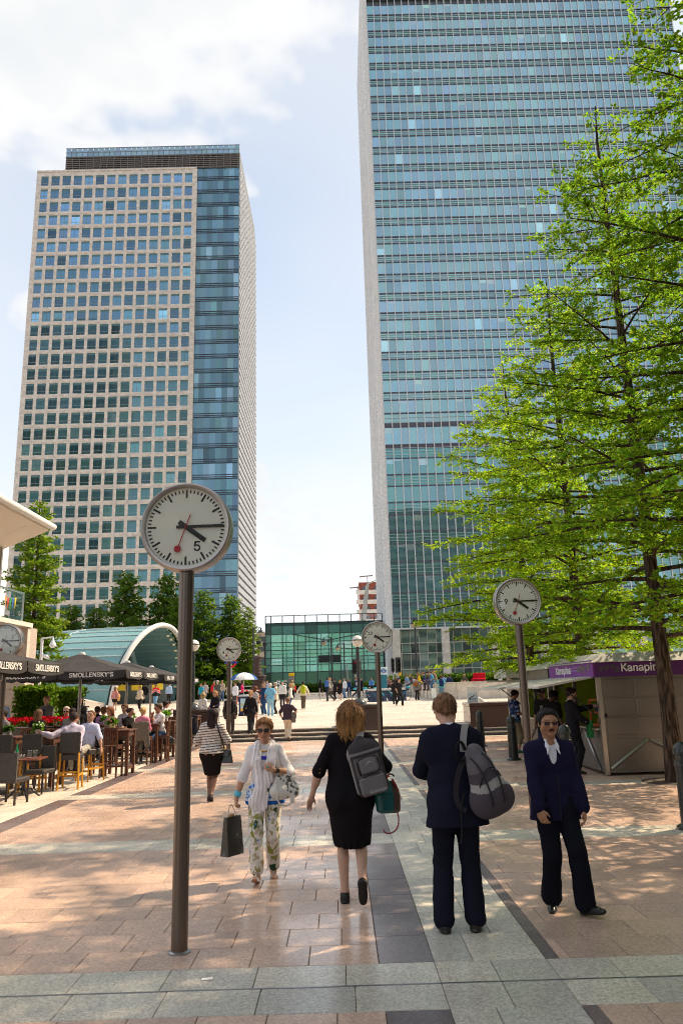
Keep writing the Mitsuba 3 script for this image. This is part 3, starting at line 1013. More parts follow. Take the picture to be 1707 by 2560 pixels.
def make_tree(seed, H, rad, zb, r0, nb, size, step, dens, col, prof=.75, up=(.05, .45)):
    r = np.random.default_rng(seed)
    wood_, leaf = MB(), MB()
    tz = np.linspace(0, H, 16)
    bend = np.cumsum(r.normal(0, .018, (16, 2)), 0) * np.linspace(0, 1, 16)[:, None] * H / 12
    tr = r0 * (1 - tz / H) ** .8 + .012
    tr[0] *= 1.35
    tp = np.column_stack([bend, tz])
    wood_.tube(tp, tr, 12)
    ga = 2.399963
    for i in range(nb):
        u = (i + r.uniform(0, .9)) / nb
        z = zb + (H * .985 - zb) * u ** 1.0
        o = np.array([np.interp(z, tz, tp[:, 0]), np.interp(z, tz, tp[:, 1]), z])
        L = max(.25, rad * (1 - u) ** prof * r.uniform(.72, 1.12) * (.75 + .25 * min(1, u * 6)))
        az = i * ga + r.normal(0, .25)
        el = up[0] + (up[1] - up[0]) * u + r.normal(0, .10)
        h = np.array([math.cos(az), math.sin(az), 0])
        nn = 7
        s = np.linspace(0, 1, nn)
        curve = (math.tan(el) * s * L - .16 * L * s ** 2 + .10 * L * np.maximum(0, s - .6) ** 1.5)
        wig = np.cumsum(r.normal(0, .03 * L / 3, nn))
        side = np.array([-h[1], h[0], 0])
        bp = o + h * (s * L)[:, None] + side * wig[:, None] + np.array([0, 0, 1.0]) * curve[:, None]
        br = max(.008, r0 * .36 * (1 - u) ** .7) * (1 - s * .82)
        wood_.tube(bp, br, 5, caps=False)
        ts = np.arange(.18 * L, L, step) / L
        for t in ts:
            for sg in (-1, 1):
                if r.random() > dens:
                    continue
                p0 = np.array([np.interp(t, s, bp[:, k]) for k in range(3)])
                tl = (.16 + .34 * (1 - t) * min(1, t * 3.5 + .25)) * L ** .75 * r.uniform(.6, 1.25)
                a = sg * r.uniform(.65, 1.15)
                d = h * math.cos(a) + side * math.sin(a) + np.array([0, 0, r.normal(.06, .22)])
                d /= np.linalg.norm(d)
                p1 = p0 + d * tl - np.array([0, 0, .10 * tl])
                if size < .2 and tl > .35:
                    wood_.tube([p0, (p0 + p1) / 2 + [0, 0, .02], p1], [.009, .006, .003], 3, caps=False)
                n = max(3, int(tl / (size * .20)))
                q = r.random(n) ** .75
                P = p0 + (p1 - p0) * q[:, None] + r.normal(0, size * .28, (n, 3))
                sd = np.cross(d, [0, 0, 1.0])
                sd /= np.linalg.norm(sd) + 1e-9
                sgn = r.choice([-1, 1], n)[:, None]
                D = d * r.uniform(.2, .9, (n, 1)) + sgn * sd * r.uniform(.3, 1, (n, 1)) + np.array([0, 0, 1.0]) * r.normal(.05, .38, (n, 1))
                D /= np.linalg.norm(D, axis=1, keepdims=True)
                S_ = np.cross(D, np.array([0, 0, 1.0]) + r.normal(0, .55, (n, 3)))
                S_ /= np.linalg.norm(S_, axis=1, keepdims=True) + 1e-9
                cc = np.array(col) * r.uniform(.75, 1.25)
                leaf.put(*leaflets(P, D, S_, size, r, cc))
    return wood_, leaf


GREEN, LIME = (.19, .34, .020), (.30, .47, .022)
nearA = [(ply(w_, 'bark', smooth=True), ply(l_, 'leaf')) for w_, l_ in
         (make_tree(1, 15.5, 3.9, 2.7, .155, 92, .080, .17, .76, GREEN, prof=.62), make_tree(2, 14.0, 4.3, 2.5, .145, 86, .086, .18, .74, LIME, prof=.60))]
for i, (x, y, v, rz_, s, lb) in enumerate((
        (6.50, 15.46, 0, .3, 1.0, 'feathery green tree with a thick brown trunk in front of the steel kiosk'),
        (6.50, 20.6, 1, 1.9, 1.0, 'feathery bright green tree with its trunk rising behind the purple kiosk sign'),
        (6.40, 25.7, 1, 4.1, .98, 'feathery bright green tree farthest along the row, near the garden wall'),
        (6.75, 10.5, 0, 2.4, 1.05, 'dark green feathery tree nearest the viewer, its branches reaching in at the right edge'),
        (7.0, 4.9, 1, 5.2, 1.0, 'feathery tree beside the viewer on the right, mostly outside the picture'),
        (7.4, -1.0, 0, 3.3, 1.0, 'feathery tree behind the viewer on the right, outside the picture'))):
    t = thing('tree', lb, 'tree', 'row of feathery trees on the right')
    M = TR(x, y, 0, rz_, s)
    part(t, 'trunk', nearA[v][0], None, M=M)
    part(t, 'crown', nearA[v][1], None, M=M)
pit = MB()
for y in (15.46, 10.5):
    pit.lathe([(0, .006), (.55, .006), (.62, .004), (.62, -.02)], (6.45, y, 0), 20)
struct('tree_pit', pit, 'asphalt_dirt')
GREEN2 = (.085, .17, .022)
mid = [(ply(w_, 'bark', smooth=True), ply(l_, 'leaf')) for w_, l_ in
       (make_tree(5, 13.2, 2.6, 1.2, .16, 130, .20, .20, .95, (.16, .265, .022), prof=.5, up=(-.1, .5)), make_tree(6, 16.0, 4.3, .8, .22, 130, .42, .40, .97, (.115, .205, .022), prof=.42, up=(0, .5)))]
for x, y, v, s, lb in ((-18.2, 45, 0, 1.0, 'tall narrow green tree behind the stone restaurant wall on the left'),
                       (-27.0, 95, 1, .98, 'pointed dark green tree behind the left part of the station canopy'),
                       (-21.6, 95, 1, .96, 'pointed dark green tree behind the white arch, right of its twin'),
                       (-31.2, 97, 1, .72, 'small pointed tree showing just above the canopy glass'),
                       (-34.4, 97, 1, .74, 'small pointed tree above the canopy glass next to the tall narrow tree'),
                       (-17.6, 84, 1, .70, 'bushy dark green tree behind the white arch near the big clock pole'),
                       (-14.7, 82, 1, .72, 'bushy dark green tree between the big clock pole and the small clock'),
                       (-12.2, 84, 1, .70, 'bushy dark green tree behind the small clock numbered eight'),
                       (-9.7, 80, 0, .72, 'light green young tree beside the street lamps left of the entrance hall'),
                       (-24.5, 90, 1, .6, 'low dark green tree between the two pointed trees')):
    t = thing('tree', lb, 'tree', 'park trees beyond the square')
    M = TR(x, y, zup(y) - .05, x * 1.7, s)
    part(t, 'trunk', mid[v][0], None, M=M)
    part(t, 'crown', mid[v][1], None, M=M)


def hedge(x0, x1, y0, y1, z0, z1, n, size, col, seed):
    r = np.random.default_rng(seed)
    m = MB()
    P = np.stack([r.uniform(x0, x1, n), r.uniform(y0, y1, n), z0 + (z1 - z0) * r.random(n) ** .7], -1)
    k = r.random(n)
    P[k < .4, 1] = y0 + r.normal(0, size * .3, (k < .4).sum())
    P[k > .7, 2] = z1 + r.normal(0, size * .3, (k > .7).sum())
    D = r.normal(0, 1, (n, 3)) + [0, -.3, .5]
    D /= np.linalg.norm(D, axis=1, keepdims=True)
    S_ = np.cross(D, r.normal(0, 1, (n, 3)))
    S_ /= np.linalg.norm(S_, axis=1, keepdims=True)
    m.put(*leaflets(P, D, S_, size, r, col))
    m.span(x0 + size, x1 - size, y0 + size, y1, z0, z1 - size, np.array(col) * .45)
    return m


whole('hedge', hedge(-11.4, -10.15, 27.0, 27.8, .5, 2.2, 3600, .13, (.12, .23, .02), 1), 'leaf', 'clipped green hedge beside the stone wall behind the red flowers', 'hedge')
whole('hedge', hedge(-10.9, -9.9, 29.4, 30.1, .9, 2.15, 1800, .13, (.14, .26, .02), 2), 'leaf', 'low green hedge behind the two standing men in suits', 'hedge')
whole('hedge', hedge(-22, -8, 77, 79, zup(78), zup(78) + 1.5, 5000, .26, (.08, .16, .02), 3), 'leaf', 'dark green hedge along the far side of the square under the park trees', 'hedge')
whole('hedge', hedge(-6, 5, 93, 94, zup(93), zup(93) + .9, 3000, .24, (.075, .15, .02), 4), 'leaf', 'low hedge in front of the glass entrance hall', 'hedge')
whole('hedge', hedge(5.2, 34, 84, 85.2, 1.4, 2.95, 7000, .26, (.08, .16, .02), 5), 'leaf', 'long low hedge beyond the lawn in front of the glass tower', 'hedge')

# ================================================================ STREET FURNITURE
# ---- pole clocks
def clock(x, y, zc, num, label, base=0., turn=0.):
    t = thing('pole_clock', label, 'clock', 'round clocks on poles')
    M = TR(x, y, base, turn)
    c = np.array([0, 0, zc - base])
    fy = lambda m: m

    def lat(prof, n=48):
        m = MB().lathe(prof, (0, 0, 0), n)
        v, f, cc = m.arr()
        v = np.stack([v[:, 0], v[:, 2], -v[:, 1]], -1)         # axis z -> -y..+y
        return MB().put(v + c, f)
    part(t, 'pole', MB().cyl((0, 0, 0), (0, 0, zc - base - .36), .0635, n=28), 'metal', smooth=40, col=(.17, .135, .115), M=M)
    part(t, 'base_ring', MB().lathe([(.064, .0), (.085, .0), (.085, .012), (.064, .02)], (0, 0, 0), 28), 'metal', smooth=40, col=(.40, .40, .39), M=M)
    part(t, 'housing', lat([(.0, .10), (.36, .10), (.385, .085), (.392, .06), (.392, -.075), (.385, -.098), (.372, -.104), (.352, -.098), (.347, -.06)]), 'metal', smooth=35, col=(.42, .385, .365), M=M)
    part(t, 'face', lat([(.0, -.06), (.349, -.06)]), 'matte', col=(.70, .72, .64), M=M)
    mk = MB()

    def bar(ang, r0, r1, w, yy, th=.003):
        a_ = math.radians(ang)
        d = np.array([math.sin(a_), 0, math.cos(a_)])
        s_ = np.array([math.cos(a_), 0, -math.sin(a_)])
        mid = c + d * (r0 + r1) / 2 + np.array([0, yy, 0])
        R = np.stack([s_, [0, 1, 0], d], 1)
        return mid, (w, th, abs(r1 - r0)), R
    for k in range(60):
        if k % 5:
            m_, s_, R = bar(k * 6, .302, .330, .012, -.062)
        else:
            m_, s_, R = bar(k * 6, .258, .330, .017, -.062)
        mk.box(m_, s_, R=R)
    part(t, 'minute_marks', mk, 'matte', col=(.012, .012, .012), M=M)
    h = MB()
    m_, s_, R = bar(126.5, -.078, .205, .040, -.069, .004)
    part(t, 'hour_hand', h.box(m_, s_, R=R), 'matte', col=(.012, .014, .012), M=M)
    m_, s_, R = bar(89.2, -.082, .325, .026, -.075, .004)
    part(t, 'minute_hand', MB().box(m_, s_, R=R), 'matte', col=(.012, .014, .012), M=M)
    m_, s_, R = bar(199.5, -.115, .20, .008, -.081, .003)
    sh = MB().box(m_, s_, R=R)
    a_ = math.radians(199.5)
    dsc = MB().lathe([(.0, -.0015), (.030, -.0015), (.030, .0015), (0, .0015)], (0, 0, 0), 24)
    v, f, _ = dsc.arr()
    sh.put(np.stack([v[:, 0], v[:, 2], v[:, 1]], -1) + c + np.array([math.sin(a_) * .205, -.081, math.cos(a_) * .205]), f)
    part(t, 'second_hand', sh, 'matte', col=(.36, .008, .015), M=M)
    tm = meshkit.text_mesh(num, .082 if len(num) == 1 else .07, .002, bold=True)
    v = np.array(tm.vertices)
    v = v - (v.max(0) + v.min(0)) / 2
    an = math.radians(30 * int(num))
    part(t, 'numeral', MB().put(np.stack([v[:, 0], -v[:, 2] - .062, v[:, 1]], -1) + c + np.array([math.sin(an) * .195, 0, math.cos(an) * .195]), np.array(tm.faces)), 'matte', col=(.02, .02, .02), M=M)
    part(t, 'glass', lat([(.0, -.094), (.352, -.094)]), 'pane_glass', M=M)


clock(-1.30, 6.40, 3.34, '5', 'big round white clock on a brown pole in front, marked with a 5')
clock(.93, 19.1, 3.17, '10', 'round clock on a slim pole marked with a 10, near the steps in the middle')
clock(2.98, 12.6, 3.28, '9', 'round clock marked with a 9 in front of the bright green tree')
clock(-3.58, 24.56, 3.26, '8', 'smallest round clock marked with an 8, left of the steps')
clock(-7.72, 17.6, 3.22, '2', 'round clock marked with a 2 at the left edge above the black parasol')

# ---- bollards
bol = Kit()
bol.add('shaft', MB().lathe([(.19, 0), (.19, .03), (.15, .05), (.128, .07), (.122, .5), (.112, .80)], n=24), 'gloss', 40, (.010, .014, .013))
bol.add('collar', MB().lathe([(.112, .80), (.128, .805), (.128, .83), (.118, .84), (.118, .855), (.126, .86), (.126, .875), (.098, .88), (.098, .94), (.118, .945)], n=24), 'gloss', 30, (.03, .036, .034))
bol.add('cap', MB().lathe([(.118, .945), (.122, .97), (.118, 1.02), (.095, 1.075), (.05, 1.108), (0, 1.118)], n=24), 'gloss', 60, (.022, .03, .028))
for i, (y, w_) in enumerate(((10.66, 'nearest the viewer at the right edge'), (15.63, 'beside the man in the navy jacket'), (20.5, 'left of the clock pole marked nine'), (25.14, 'standing in front of the wide polished block'))):
    bol.place('bollard', 'dark green iron bollard with a domed cap, ' + w_, 'bollard', TR(4.60 if y < 11 else 4.44, y, 0, 0, 1.0), 'iron bollards')
for i in range(7):
    whole('steel_post', MB().cyl((-5.6 + i * 1.25, 66.2, zup(66)), (-5.6 + i * 1.25, 66.2, zup(66) + .95), .05, n=10), 'metal', 'thin steel post at the street kerb, ' + ('leftmost', 'second from the left', 'third from the left', 'fourth from the left', 'fifth from the left', 'sixth from the left', 'rightmost')[i] + ' of seven', 'post', smooth=40, col=(.40, .40, .40), group='row of thin steel posts at the kerb')

# ---- globe lamps on the blocks
gl_ = Kit()
gl_.add('base', MB().lathe([(.33, 0), (.33, .04), (.29, .13), (.20, .22), (.10, .27), (.085, .30)], n=24), 'gloss', 50, (.045, .05, .05))
gl_.add('post', MB().lathe([(.085, .28), (.082, .6), (.075, .62), (.072, 2.2), (.09, 2.22), (.09, 2.27), (.06, 2.3), (.06, 2.5)], n=16), 'gloss', 50, (.035, .038, .04))
gl_.add('arm', MB().tube([(-.05, 0, 2.42), (.22, 0, 2.42)], .02, 6).lathe([(.0, 2.40), (.03, 2.40), (.03, 2.45), (0, 2.45)], (.22, 0, 0), 8), 'gloss', 40, (.04, .04, .04))
gl_.add('globe', MB().lathe([(.08, 2.5), (.19, 2.58), (.255, 2.72), (.255, 2.78)], n=24).lathe([(.245, 2.82), (.20, 2.92), (.11, 2.99), (0, 3.01)], n=24), 'gloss', 60, (.80, .76, .70))
gl_.add('band', MB().lathe([(.0, 2.775), (.268, 2.775), (.268, 2.825), (.0, 2.825)], n=24), 'gloss', 40, (.03, .03, .03))
gl_.place('globe_lamp', 'white globe lamp on a dark post standing on the middle stone block', 'lamp', TR(.72, 31.7, 1.27, .4, .93), 'globe lamps')
gl_.place('globe_lamp', 'white globe lamp on a dark post on the left stone block beside the parasols', 'lamp', TR(-6.05, 31.5, 1.27, 0, .93), 'globe lamps')


def street_lamp(x, y, zt, arms, label, lant='hang'):
    t = thing('street_lamp', label, 'street lamp', 'tall dark street lamps')
    z0 = zup(y)
    part(t, 'pole', MB().lathe([(.16, z0), (.15, z0 + .9), (.09, z0 + 1.1), (.075, zt - .3), (.10, zt - .25), (.10, zt - .1), (.05, zt)], (x, y, 0), 12), 'gloss', smooth=40, col=(.022, .026, .032))
    for dx, dz in arms:
        xx, zz = x + dx, zt + dz
        part(t, 'arm', MB().tube([(x, y, zt - .15), (x + dx * .5, y, zt + .02), (xx, y, zt - .05)], .035, 6).tube([(x, y, zt - .7), (xx * .8 + x * .2, y, zt - .1)], .02, 5), 'gloss', col=(.022, .026, .032))
        ln = part(t, 'lantern', MB().lathe([(.03, zt - .05), (.06, zt - .12), (.10, zt - .3), (.30, zt - .42), (.34, zt - .52), (.30, zt - .55)], (xx, y, 0), 14), 'gloss', smooth=40, col=(.025, .03, .035))
        part(ln, 'glass_bowl', MB().lathe([(.29, zt - .55), (.25, zt - .75), (.12, zt - .9), (0, zt - .92)], (xx, y, 0), 14), 'gloss', smooth=60, col=(.42, .36, .26))
    if not arms:
        part(t, 'lantern', MB().lathe([(.08, zt), (.24, zt + .12), (.28, zt + .5), (.16, zt + .62), (.05, zt + .75), (0, zt + .9)], (x, y, 0), 14), 'gloss', smooth=40, col=(.03, .035, .04))


street_lamp(-8.55, 75, 8.05, [(.75, 0)], 'dark street lamp with its arm to the right, tallest left of the entrance hall')
street_lamp(-10.0, 85, 8.1, [], 'dark pole lamp just left of the tallest street lamp')
street_lamp(-8.75, 82, 6.6, [], 'dark pole lamp with a lantern on top beside the beige office block')
street_lamp(-8.9, 90, 6.9, [], 'slim dark pole lamp at the left corner of the entrance hall')
street_lamp(-.95, 81, 7.3, [(-.8, 0)], 'dark street lamp with a hanging lantern before the middle of the entrance hall')
street_lamp(.45, 91, 7.2, [(-.75, 0)], 'dark street lamp with a hanging lantern right of the middle of the entrance hall')
street_lamp(7.05, 71, 8.15, [(-.15, 0), (.28, -1.0)], 'dark two lantern street lamp in front of the glass tower lobby')


def signal(x, y, label, facing=0., red=False, amber=False):
    t = thing('traffic_light', label, 'traffic light', 'traffic lights at the street')
    z0 = zup(y)
    part(t, 'pole', MB().cyl((x, y, z0), (x, y, z0 + 3.4), .06, n=10), 'matte', smooth=40, col=(.42, .42, .42))
    h = part(t, 'signal_head', MB().box((x, y - .16, z0 + 2.75), (.42, .26, 1.15), facing, bev=.03).box((x, y - .17, z0 + 2.75), (.62, .03, 1.35), facing, bev=.01), 'matte', col=(.018, .018, .02))
    for k in range(3):
        part(h, 'visor', MB().tube([(x, y - .30, z0 + 3.1 - .35 * k), (x, y - .52, z0 + 3.08 - .35 * k)], .125, 10, caps=False), 'matte', col=(.02, .02, .02))
        part(h, 'lens', MB().box((x, y - .31, z0 + 3.1 - .35 * k), (.18, .02, .18), bev=.009), 'gloss', col=((.7, .02, .02) if (k == 0 and red) else (.04, .03, .025)))
    if amber:
        part(t, 'push_button_box', MB().box((x + .15, y - .15, z0 + 2.0), (.26, .2, .38), bev=.02), 'matte', col=(.75, .42, .03))


signal(1.35, 72, 'traffic light showing red in front of the entrance hall', .2, True)
signal(1.75, 73.2, 'dark traffic light just right of the one showing red', .9)
signal(4.75, 70, 'dark traffic light turned sideways left of the lobby columns', 1.3)
signal(5.15, 69, 'dark traffic light with an orange box at the corner of the glass tower', -.8, False, True)
whole('steel_pole', MB().cyl((.6, 70, 1.1), (.6, 70, 4.0), .05, n=10), 'metal', 'slim plain steel pole in front of the entrance hall', 'pole', smooth=40, col=(.36, .37, .38))

# ---- round red and blue transit sign on a pole
t = thing('transit_sign', 'red ring and blue bar transit sign on a steel pole behind clock eight', 'sign')
X, Y = -7.85, 55.0
part(t, 'pole', MB().cyl((X, Y + .08, zup(Y)), (X, Y + .08, 3.9), .06, n=10), 'metal', smooth=40, col=(.45, .45, .45))
rn = MB()
for k in range(36):
    a0, a1 = k * math.pi / 18, (k + 1) * math.pi / 18
    pts = [(r_ * math.cos(q), y_, r_ * math.sin(q)) for y_ in (-.03, .03) for r_, q in ((.24, a0), (.36, a0), (.36, a1), (.24, a1))]
    rn.put(np.array(pts) + [X, Y, 3.95], BOXF)
part(t, 'ring', rn, 'matte', col=(.55, .012, .015))
part(t, 'bar', MB().box((X, Y - .04, 3.95), (.92, .06, .15), bev=.005), 'matte', col=(.012, .03, .25))

# ---- twisted brown sculpture
def twist(cx, cy, z0, z1, r0, r1, lean, seed):
    m = MB()
    n, nr = 20, 46
    P = []
    for i in range(nr):
        u = i / (nr - 1)
        z = z0 + (z1 - z0) * u
        r = (r0 + (r1 - r0) * u) * (1 + .16 * abs(math.sin(i * math.pi / 3.0))) * (1 + .12 * math.sin(u * 7 + seed))
        c_ = (cx + lean * u + .18 * math.sin(u * 5 + seed), cy + .1 * math.cos(u * 4))
        g = np.arange(n) * 2 * np.pi / n + u * 2.2
        rr = r * (1 + .22 * np.cos(2 * g - u * 4))
        P.append(np.stack([c_[0] + rr * np.cos(g), c_[1] + rr * np.sin(g), np.full(n, z)], -1))
    P.append(np.repeat(P[-1].mean(0, keepdims=True), n, 0) + [0, 0, .08])
    v = np.vstack(P)
    i, j = np.meshgrid(np.arange(len(P) - 1), np.arange(n), indexing='ij')
    A, B, C_, D = i * n + j, i * n + (j + 1) % n, (i + 1) * n + (j + 1) % n, (i + 1) * n + j
    return m.put(v, np.concatenate([np.stack([A, B, C_], -1).reshape(-1, 3), np.stack([A, C_, D], -1).reshape(-1, 3)]))


t = thing('sculpture', 'tall twisted brown ribbed sculpture behind the blue and white umbrella', 'sculpture')
part(t, 'main_column', twist(-6.9, 62, zup(62), 4.65, .48, .34, .35, 0), 'matte', smooth=50, col=(.05, .030, .026))
part(t, 'side_column', twist(-6.35, 61.8, zup(62), 3.1, .34, .30, -.05, 2), 'matte', smooth=50, col=(.05, .030, .026))

# ---- blue and white umbrella, info stand
t = thing('golf_umbrella', 'blue and white panelled umbrella open over an information stand', 'umbrella')
ux, uy = -5.45, 43.2
part(t, 'shaft', MB().cyl((ux, uy, 1.2), (ux, uy, 2.98), .018, n=8), 'metal', col=(.5, .5, .5))
for k in range(8):
    a0, a1 = k * math.pi / 4 + .2, (k + 1) * math.pi / 4 + .2
    m = MB()
    P = []
    for i in range(6):
        u = i / 5
        for j in range(4):
            a_ = a0 + (a1 - a0) * j / 3
            r = .78 * math.sin(u * 1.25) / math.sin(1.25) * (1 - .05 * math.sin(j / 3 * math.pi) * u)
            P.append((ux + r * math.cos(a_), uy + r * math.sin(a_), 2.95 - .40 * (1 - math.cos(u * 1.25)) / (1 - math.cos(1.25))))
    f = []
    for i in range(5):
        for j in range(3):
            q = i * 4 + j
            f += [[q, q + 4, q + 5], [q, q + 5, q + 1]]
    part(t, 'panel', m.put(P, f), 'cloth', smooth=True, col=((.70, .70, .72), (.05, .13, .34))[k % 3 == 1])
t = thing('information_stand', 'blue stand with a picture poster and papers on top', 'stand')
sx, sy, sz = -5.35, 42.4, zup(42.4)
part(t, 'body', MB().span(sx - .28, sx + .28, sy, sy + .5, sz + .12, sz + 1.02, bev=.01), 'matte', col=(.015, .03, .12))
part(t, 'poster', MB().span(sx - .19, sx + .19, sy - .012, sy - .002, sz + .25, sz + .92), 'matte', col=(.42, .60, .72))
part(t, 'poster_ground', MB().span(sx - .19, sx + .19, sy - .02, sy - .013, sz + .25, sz + .40), 'matte', col=(.75, .42, .05))
part(t, 'poster_town', MB().span(sx - .19, sx + .10, sy - .02, sy - .013, sz + .52, sz + .66).span(sx - .02, sx + .19, sy - .02, sy - .013, sz + .40, sz + .50), 'matte', col=(.45, .50, .36))
part(t, 'top', MB().span(sx - .34, sx + .34, sy - .06, sy + .56, sz + 1.02, sz + 1.07, bev=.01), 'matte', col=(.42, .42, .43))
part(t, 'foot', MB().span(sx - .3, sx + .3, sy + .02, sy + .48, sz, sz + .12), 'matte', col=(.02, .02, .03))
for k in range(3):
    part(t, 'papers', MB().box((sx - .2 + .2 * k, sy + .2, sz + 1.10), (.17, .24, .05 + .02 * k), .2 * k), 'matte', col=(.75, .76, .78))
t = thing('tape_barrier', 'red and white striped tape barrier round the foot of the sculpture', 'barrier')
for i, (x, y) in enumerate(((-8.1, 60), (-5.4, 60), (-5.4, 63.6), (-8.1, 63.6))):
    part(t, 'post', MB().cyl((x, y, zup(y)), (x, y, zup(y) + 1.05), .03, n=8), 'matte', col=(.6, .1, .04))
tp = [MB(), MB()]
for h in (.98, .55):
    for k in range(16):
        x0 = -8.1 + 2.7 * k / 16
        tp[k % 2].span(x0, x0 + 2.7 / 16, 59.98, 60.0, zup(60) + h, zup(60) + h + .09)
part(t, 'red_stripes', tp[0], 'matte', col=(.65, .03, .02))
part(t, 'white_stripes', tp[1], 'matte', col=(.75, .75, .75))
t = thing('traffic_cone', 'orange and white cone standing beside the tape barrier', 'cone')
part(t, 'body', MB().lathe([(.22, 0), (.22, .03), (.14, .04), (.03, .72), (0, .72)], (-6.65, 59.3, zup(59)), 14), 'matte', smooth=40, col=(.75, .13, .02))
part(t, 'band', MB().lathe([(.115, .24), (.078, .46)], (-6.65, 59.3, zup(59)), 14), 'matte', smooth=40, col=(.8, .8, .8))
t = thing('direction_post', 'grey totem with a yellow top in front of the entrance hall', 'sign')
part(t, 'body', MB().span(-5.1, -4.55, 75, 75.2, zup(75), 3.2, bev=.02), 'metal', col=(.33, .31, .29))
part(t, 'top', MB().span(-5.1, -4.55, 74.98, 75.22, 3.21, 3.52, bev=.02), 'matte', col=(.80, .50, .02))
t = thing('number_sign', 'large white number thirty five on a dark glass screen', 'sign')
part(t, 'screen', MB().span(-7.2, -4.6, 72, 72.1, zup(72), 2.55), 'gloss', col=(.03, .07, .06))
tm = meshkit.text_mesh('35', .62, .05, bold=False)
v = np.array(tm.vertices)
part(t, 'numerals', MB().put(np.stack([v[:, 0] - 6.1, 71.97 - v[:, 2], v[:, 1] + 2.15], -1), np.array(tm.faces)), 'matte', col=(.8, .82, .82))
part(t, 'rail', MB().span(-9.3, -6.4, 72, 72.06, 2.3, 2.4).span(-9.3, -6.4, 72, 72.06, 2.05, 2.1), 'metal', col=(.5, .55, .55))
t = thing('cycle_totem', 'blue and white cycle hire totem behind the bicycles', 'sign')
part(t, 'body', MB().span(3.35, 3.95, 66, 66.15, zup(66), 2.95, bev=.02), 'gloss', col=(.03, .17, .24))
part(t, 'head', MB().span(3.3, 4.0, 65.97, 66.18, 2.95, 3.62, bev=.02), 'gloss', col=(.55, .66, .72))
rn = MB()
for k in range(24):
    a0, a1 = k * math.pi / 12, (k + 1) * math.pi / 12
    pts = [(r_ * math.cos(q), y_, r_ * math.sin(q)) for y_ in (-.02, .0) for r_, q in ((.13, a0), (.19, a0), (.19, a1), (.13, a1))]
    rn.put(np.array(pts) + [3.65, 65.965, 3.28], BOXF)
rn.span(3.40, 3.90, 65.93, 65.96, 3.24, 3.32)
part(t, 'emblem', rn, 'matte', col=(.02, .10, .35))
t = thing('notice_board', 'white notice board with a picture standing on the wide polished block', 'sign')
part(t, 'panel', MB().span(5.12, 5.56, 31.55, 31.58, 1.23, 1.86, bev=.004), 'matte', col=(.66, .68, .68))
part(t, 'picture', MB().span(5.16, 5.52, 31.535, 31.548, 1.27, 1.60), 'matte', col=(.46, .55, .62))
pc = MB()
pc.box((5.30, 31.53, 1.45), (.26, .006, .035), R=[[.86, 0, -.5], [0, 1, 0], [.5, 0, .86]])
pc.box((5.40, 31.53, 1.37), (.16, .006, .03)).box((5.24, 31.53, 1.36), (.07, .006, .05))
part(t, 'picture_detail', pc, 'matte', col=(.05, .05, .06))
whole('wall_plate', MB().span(6.62, 6.98, 56.9, 57.0, 1.05, 1.75, bev=.01), 'matte', 'small white notice on the end of the pale garden wall', 'sign', col=(.62, .68, .64))

# ---- camera pole above the parasols
t = thing('camera_pole', 'white pole with a lamp arm and security cameras in front of the tall narrow tree', 'pole')
cx_, cy_ = -13.7, 35.0
part(t, 'pole', MB().cyl((cx_, cy_, zup(35)), (cx_, cy_, 4.55), .06, n=10).tube([(cx_ - .02, cy_, 4.55), (cx_ + .5, cy_, 4.6)], .035, 8), 'matte', smooth=40, col=(.72, .72, .74))
part(t, 'lamp', MB().lathe([(.03, 4.58), (.05, 4.45), (.11, 4.36), (.16, 4.22), (.16, 4.2), (.08, 4.12), (0, 4.1)], (cx_ + .5, cy_, 0), 14), 'matte', smooth=50, col=(.74, .74, .76))
for dx, z, a_ in ((.2, 3.75, .2), (-.18, 3.45, 2.8), (.22, 3.2, -.6)):
    part(t, 'camera', MB().tube([(cx_ + dx * .3, cy_, z + .05), (cx_ + dx, cy_ - .1, z)], .03, 6).tube([(cx_ + dx, cy_ - .1, z), (cx_ + dx + .25 * math.cos(a_), cy_ - .3, z - .1)], [.09, .08], 10), 'matte', smooth=50, col=(.70, .70, .72))

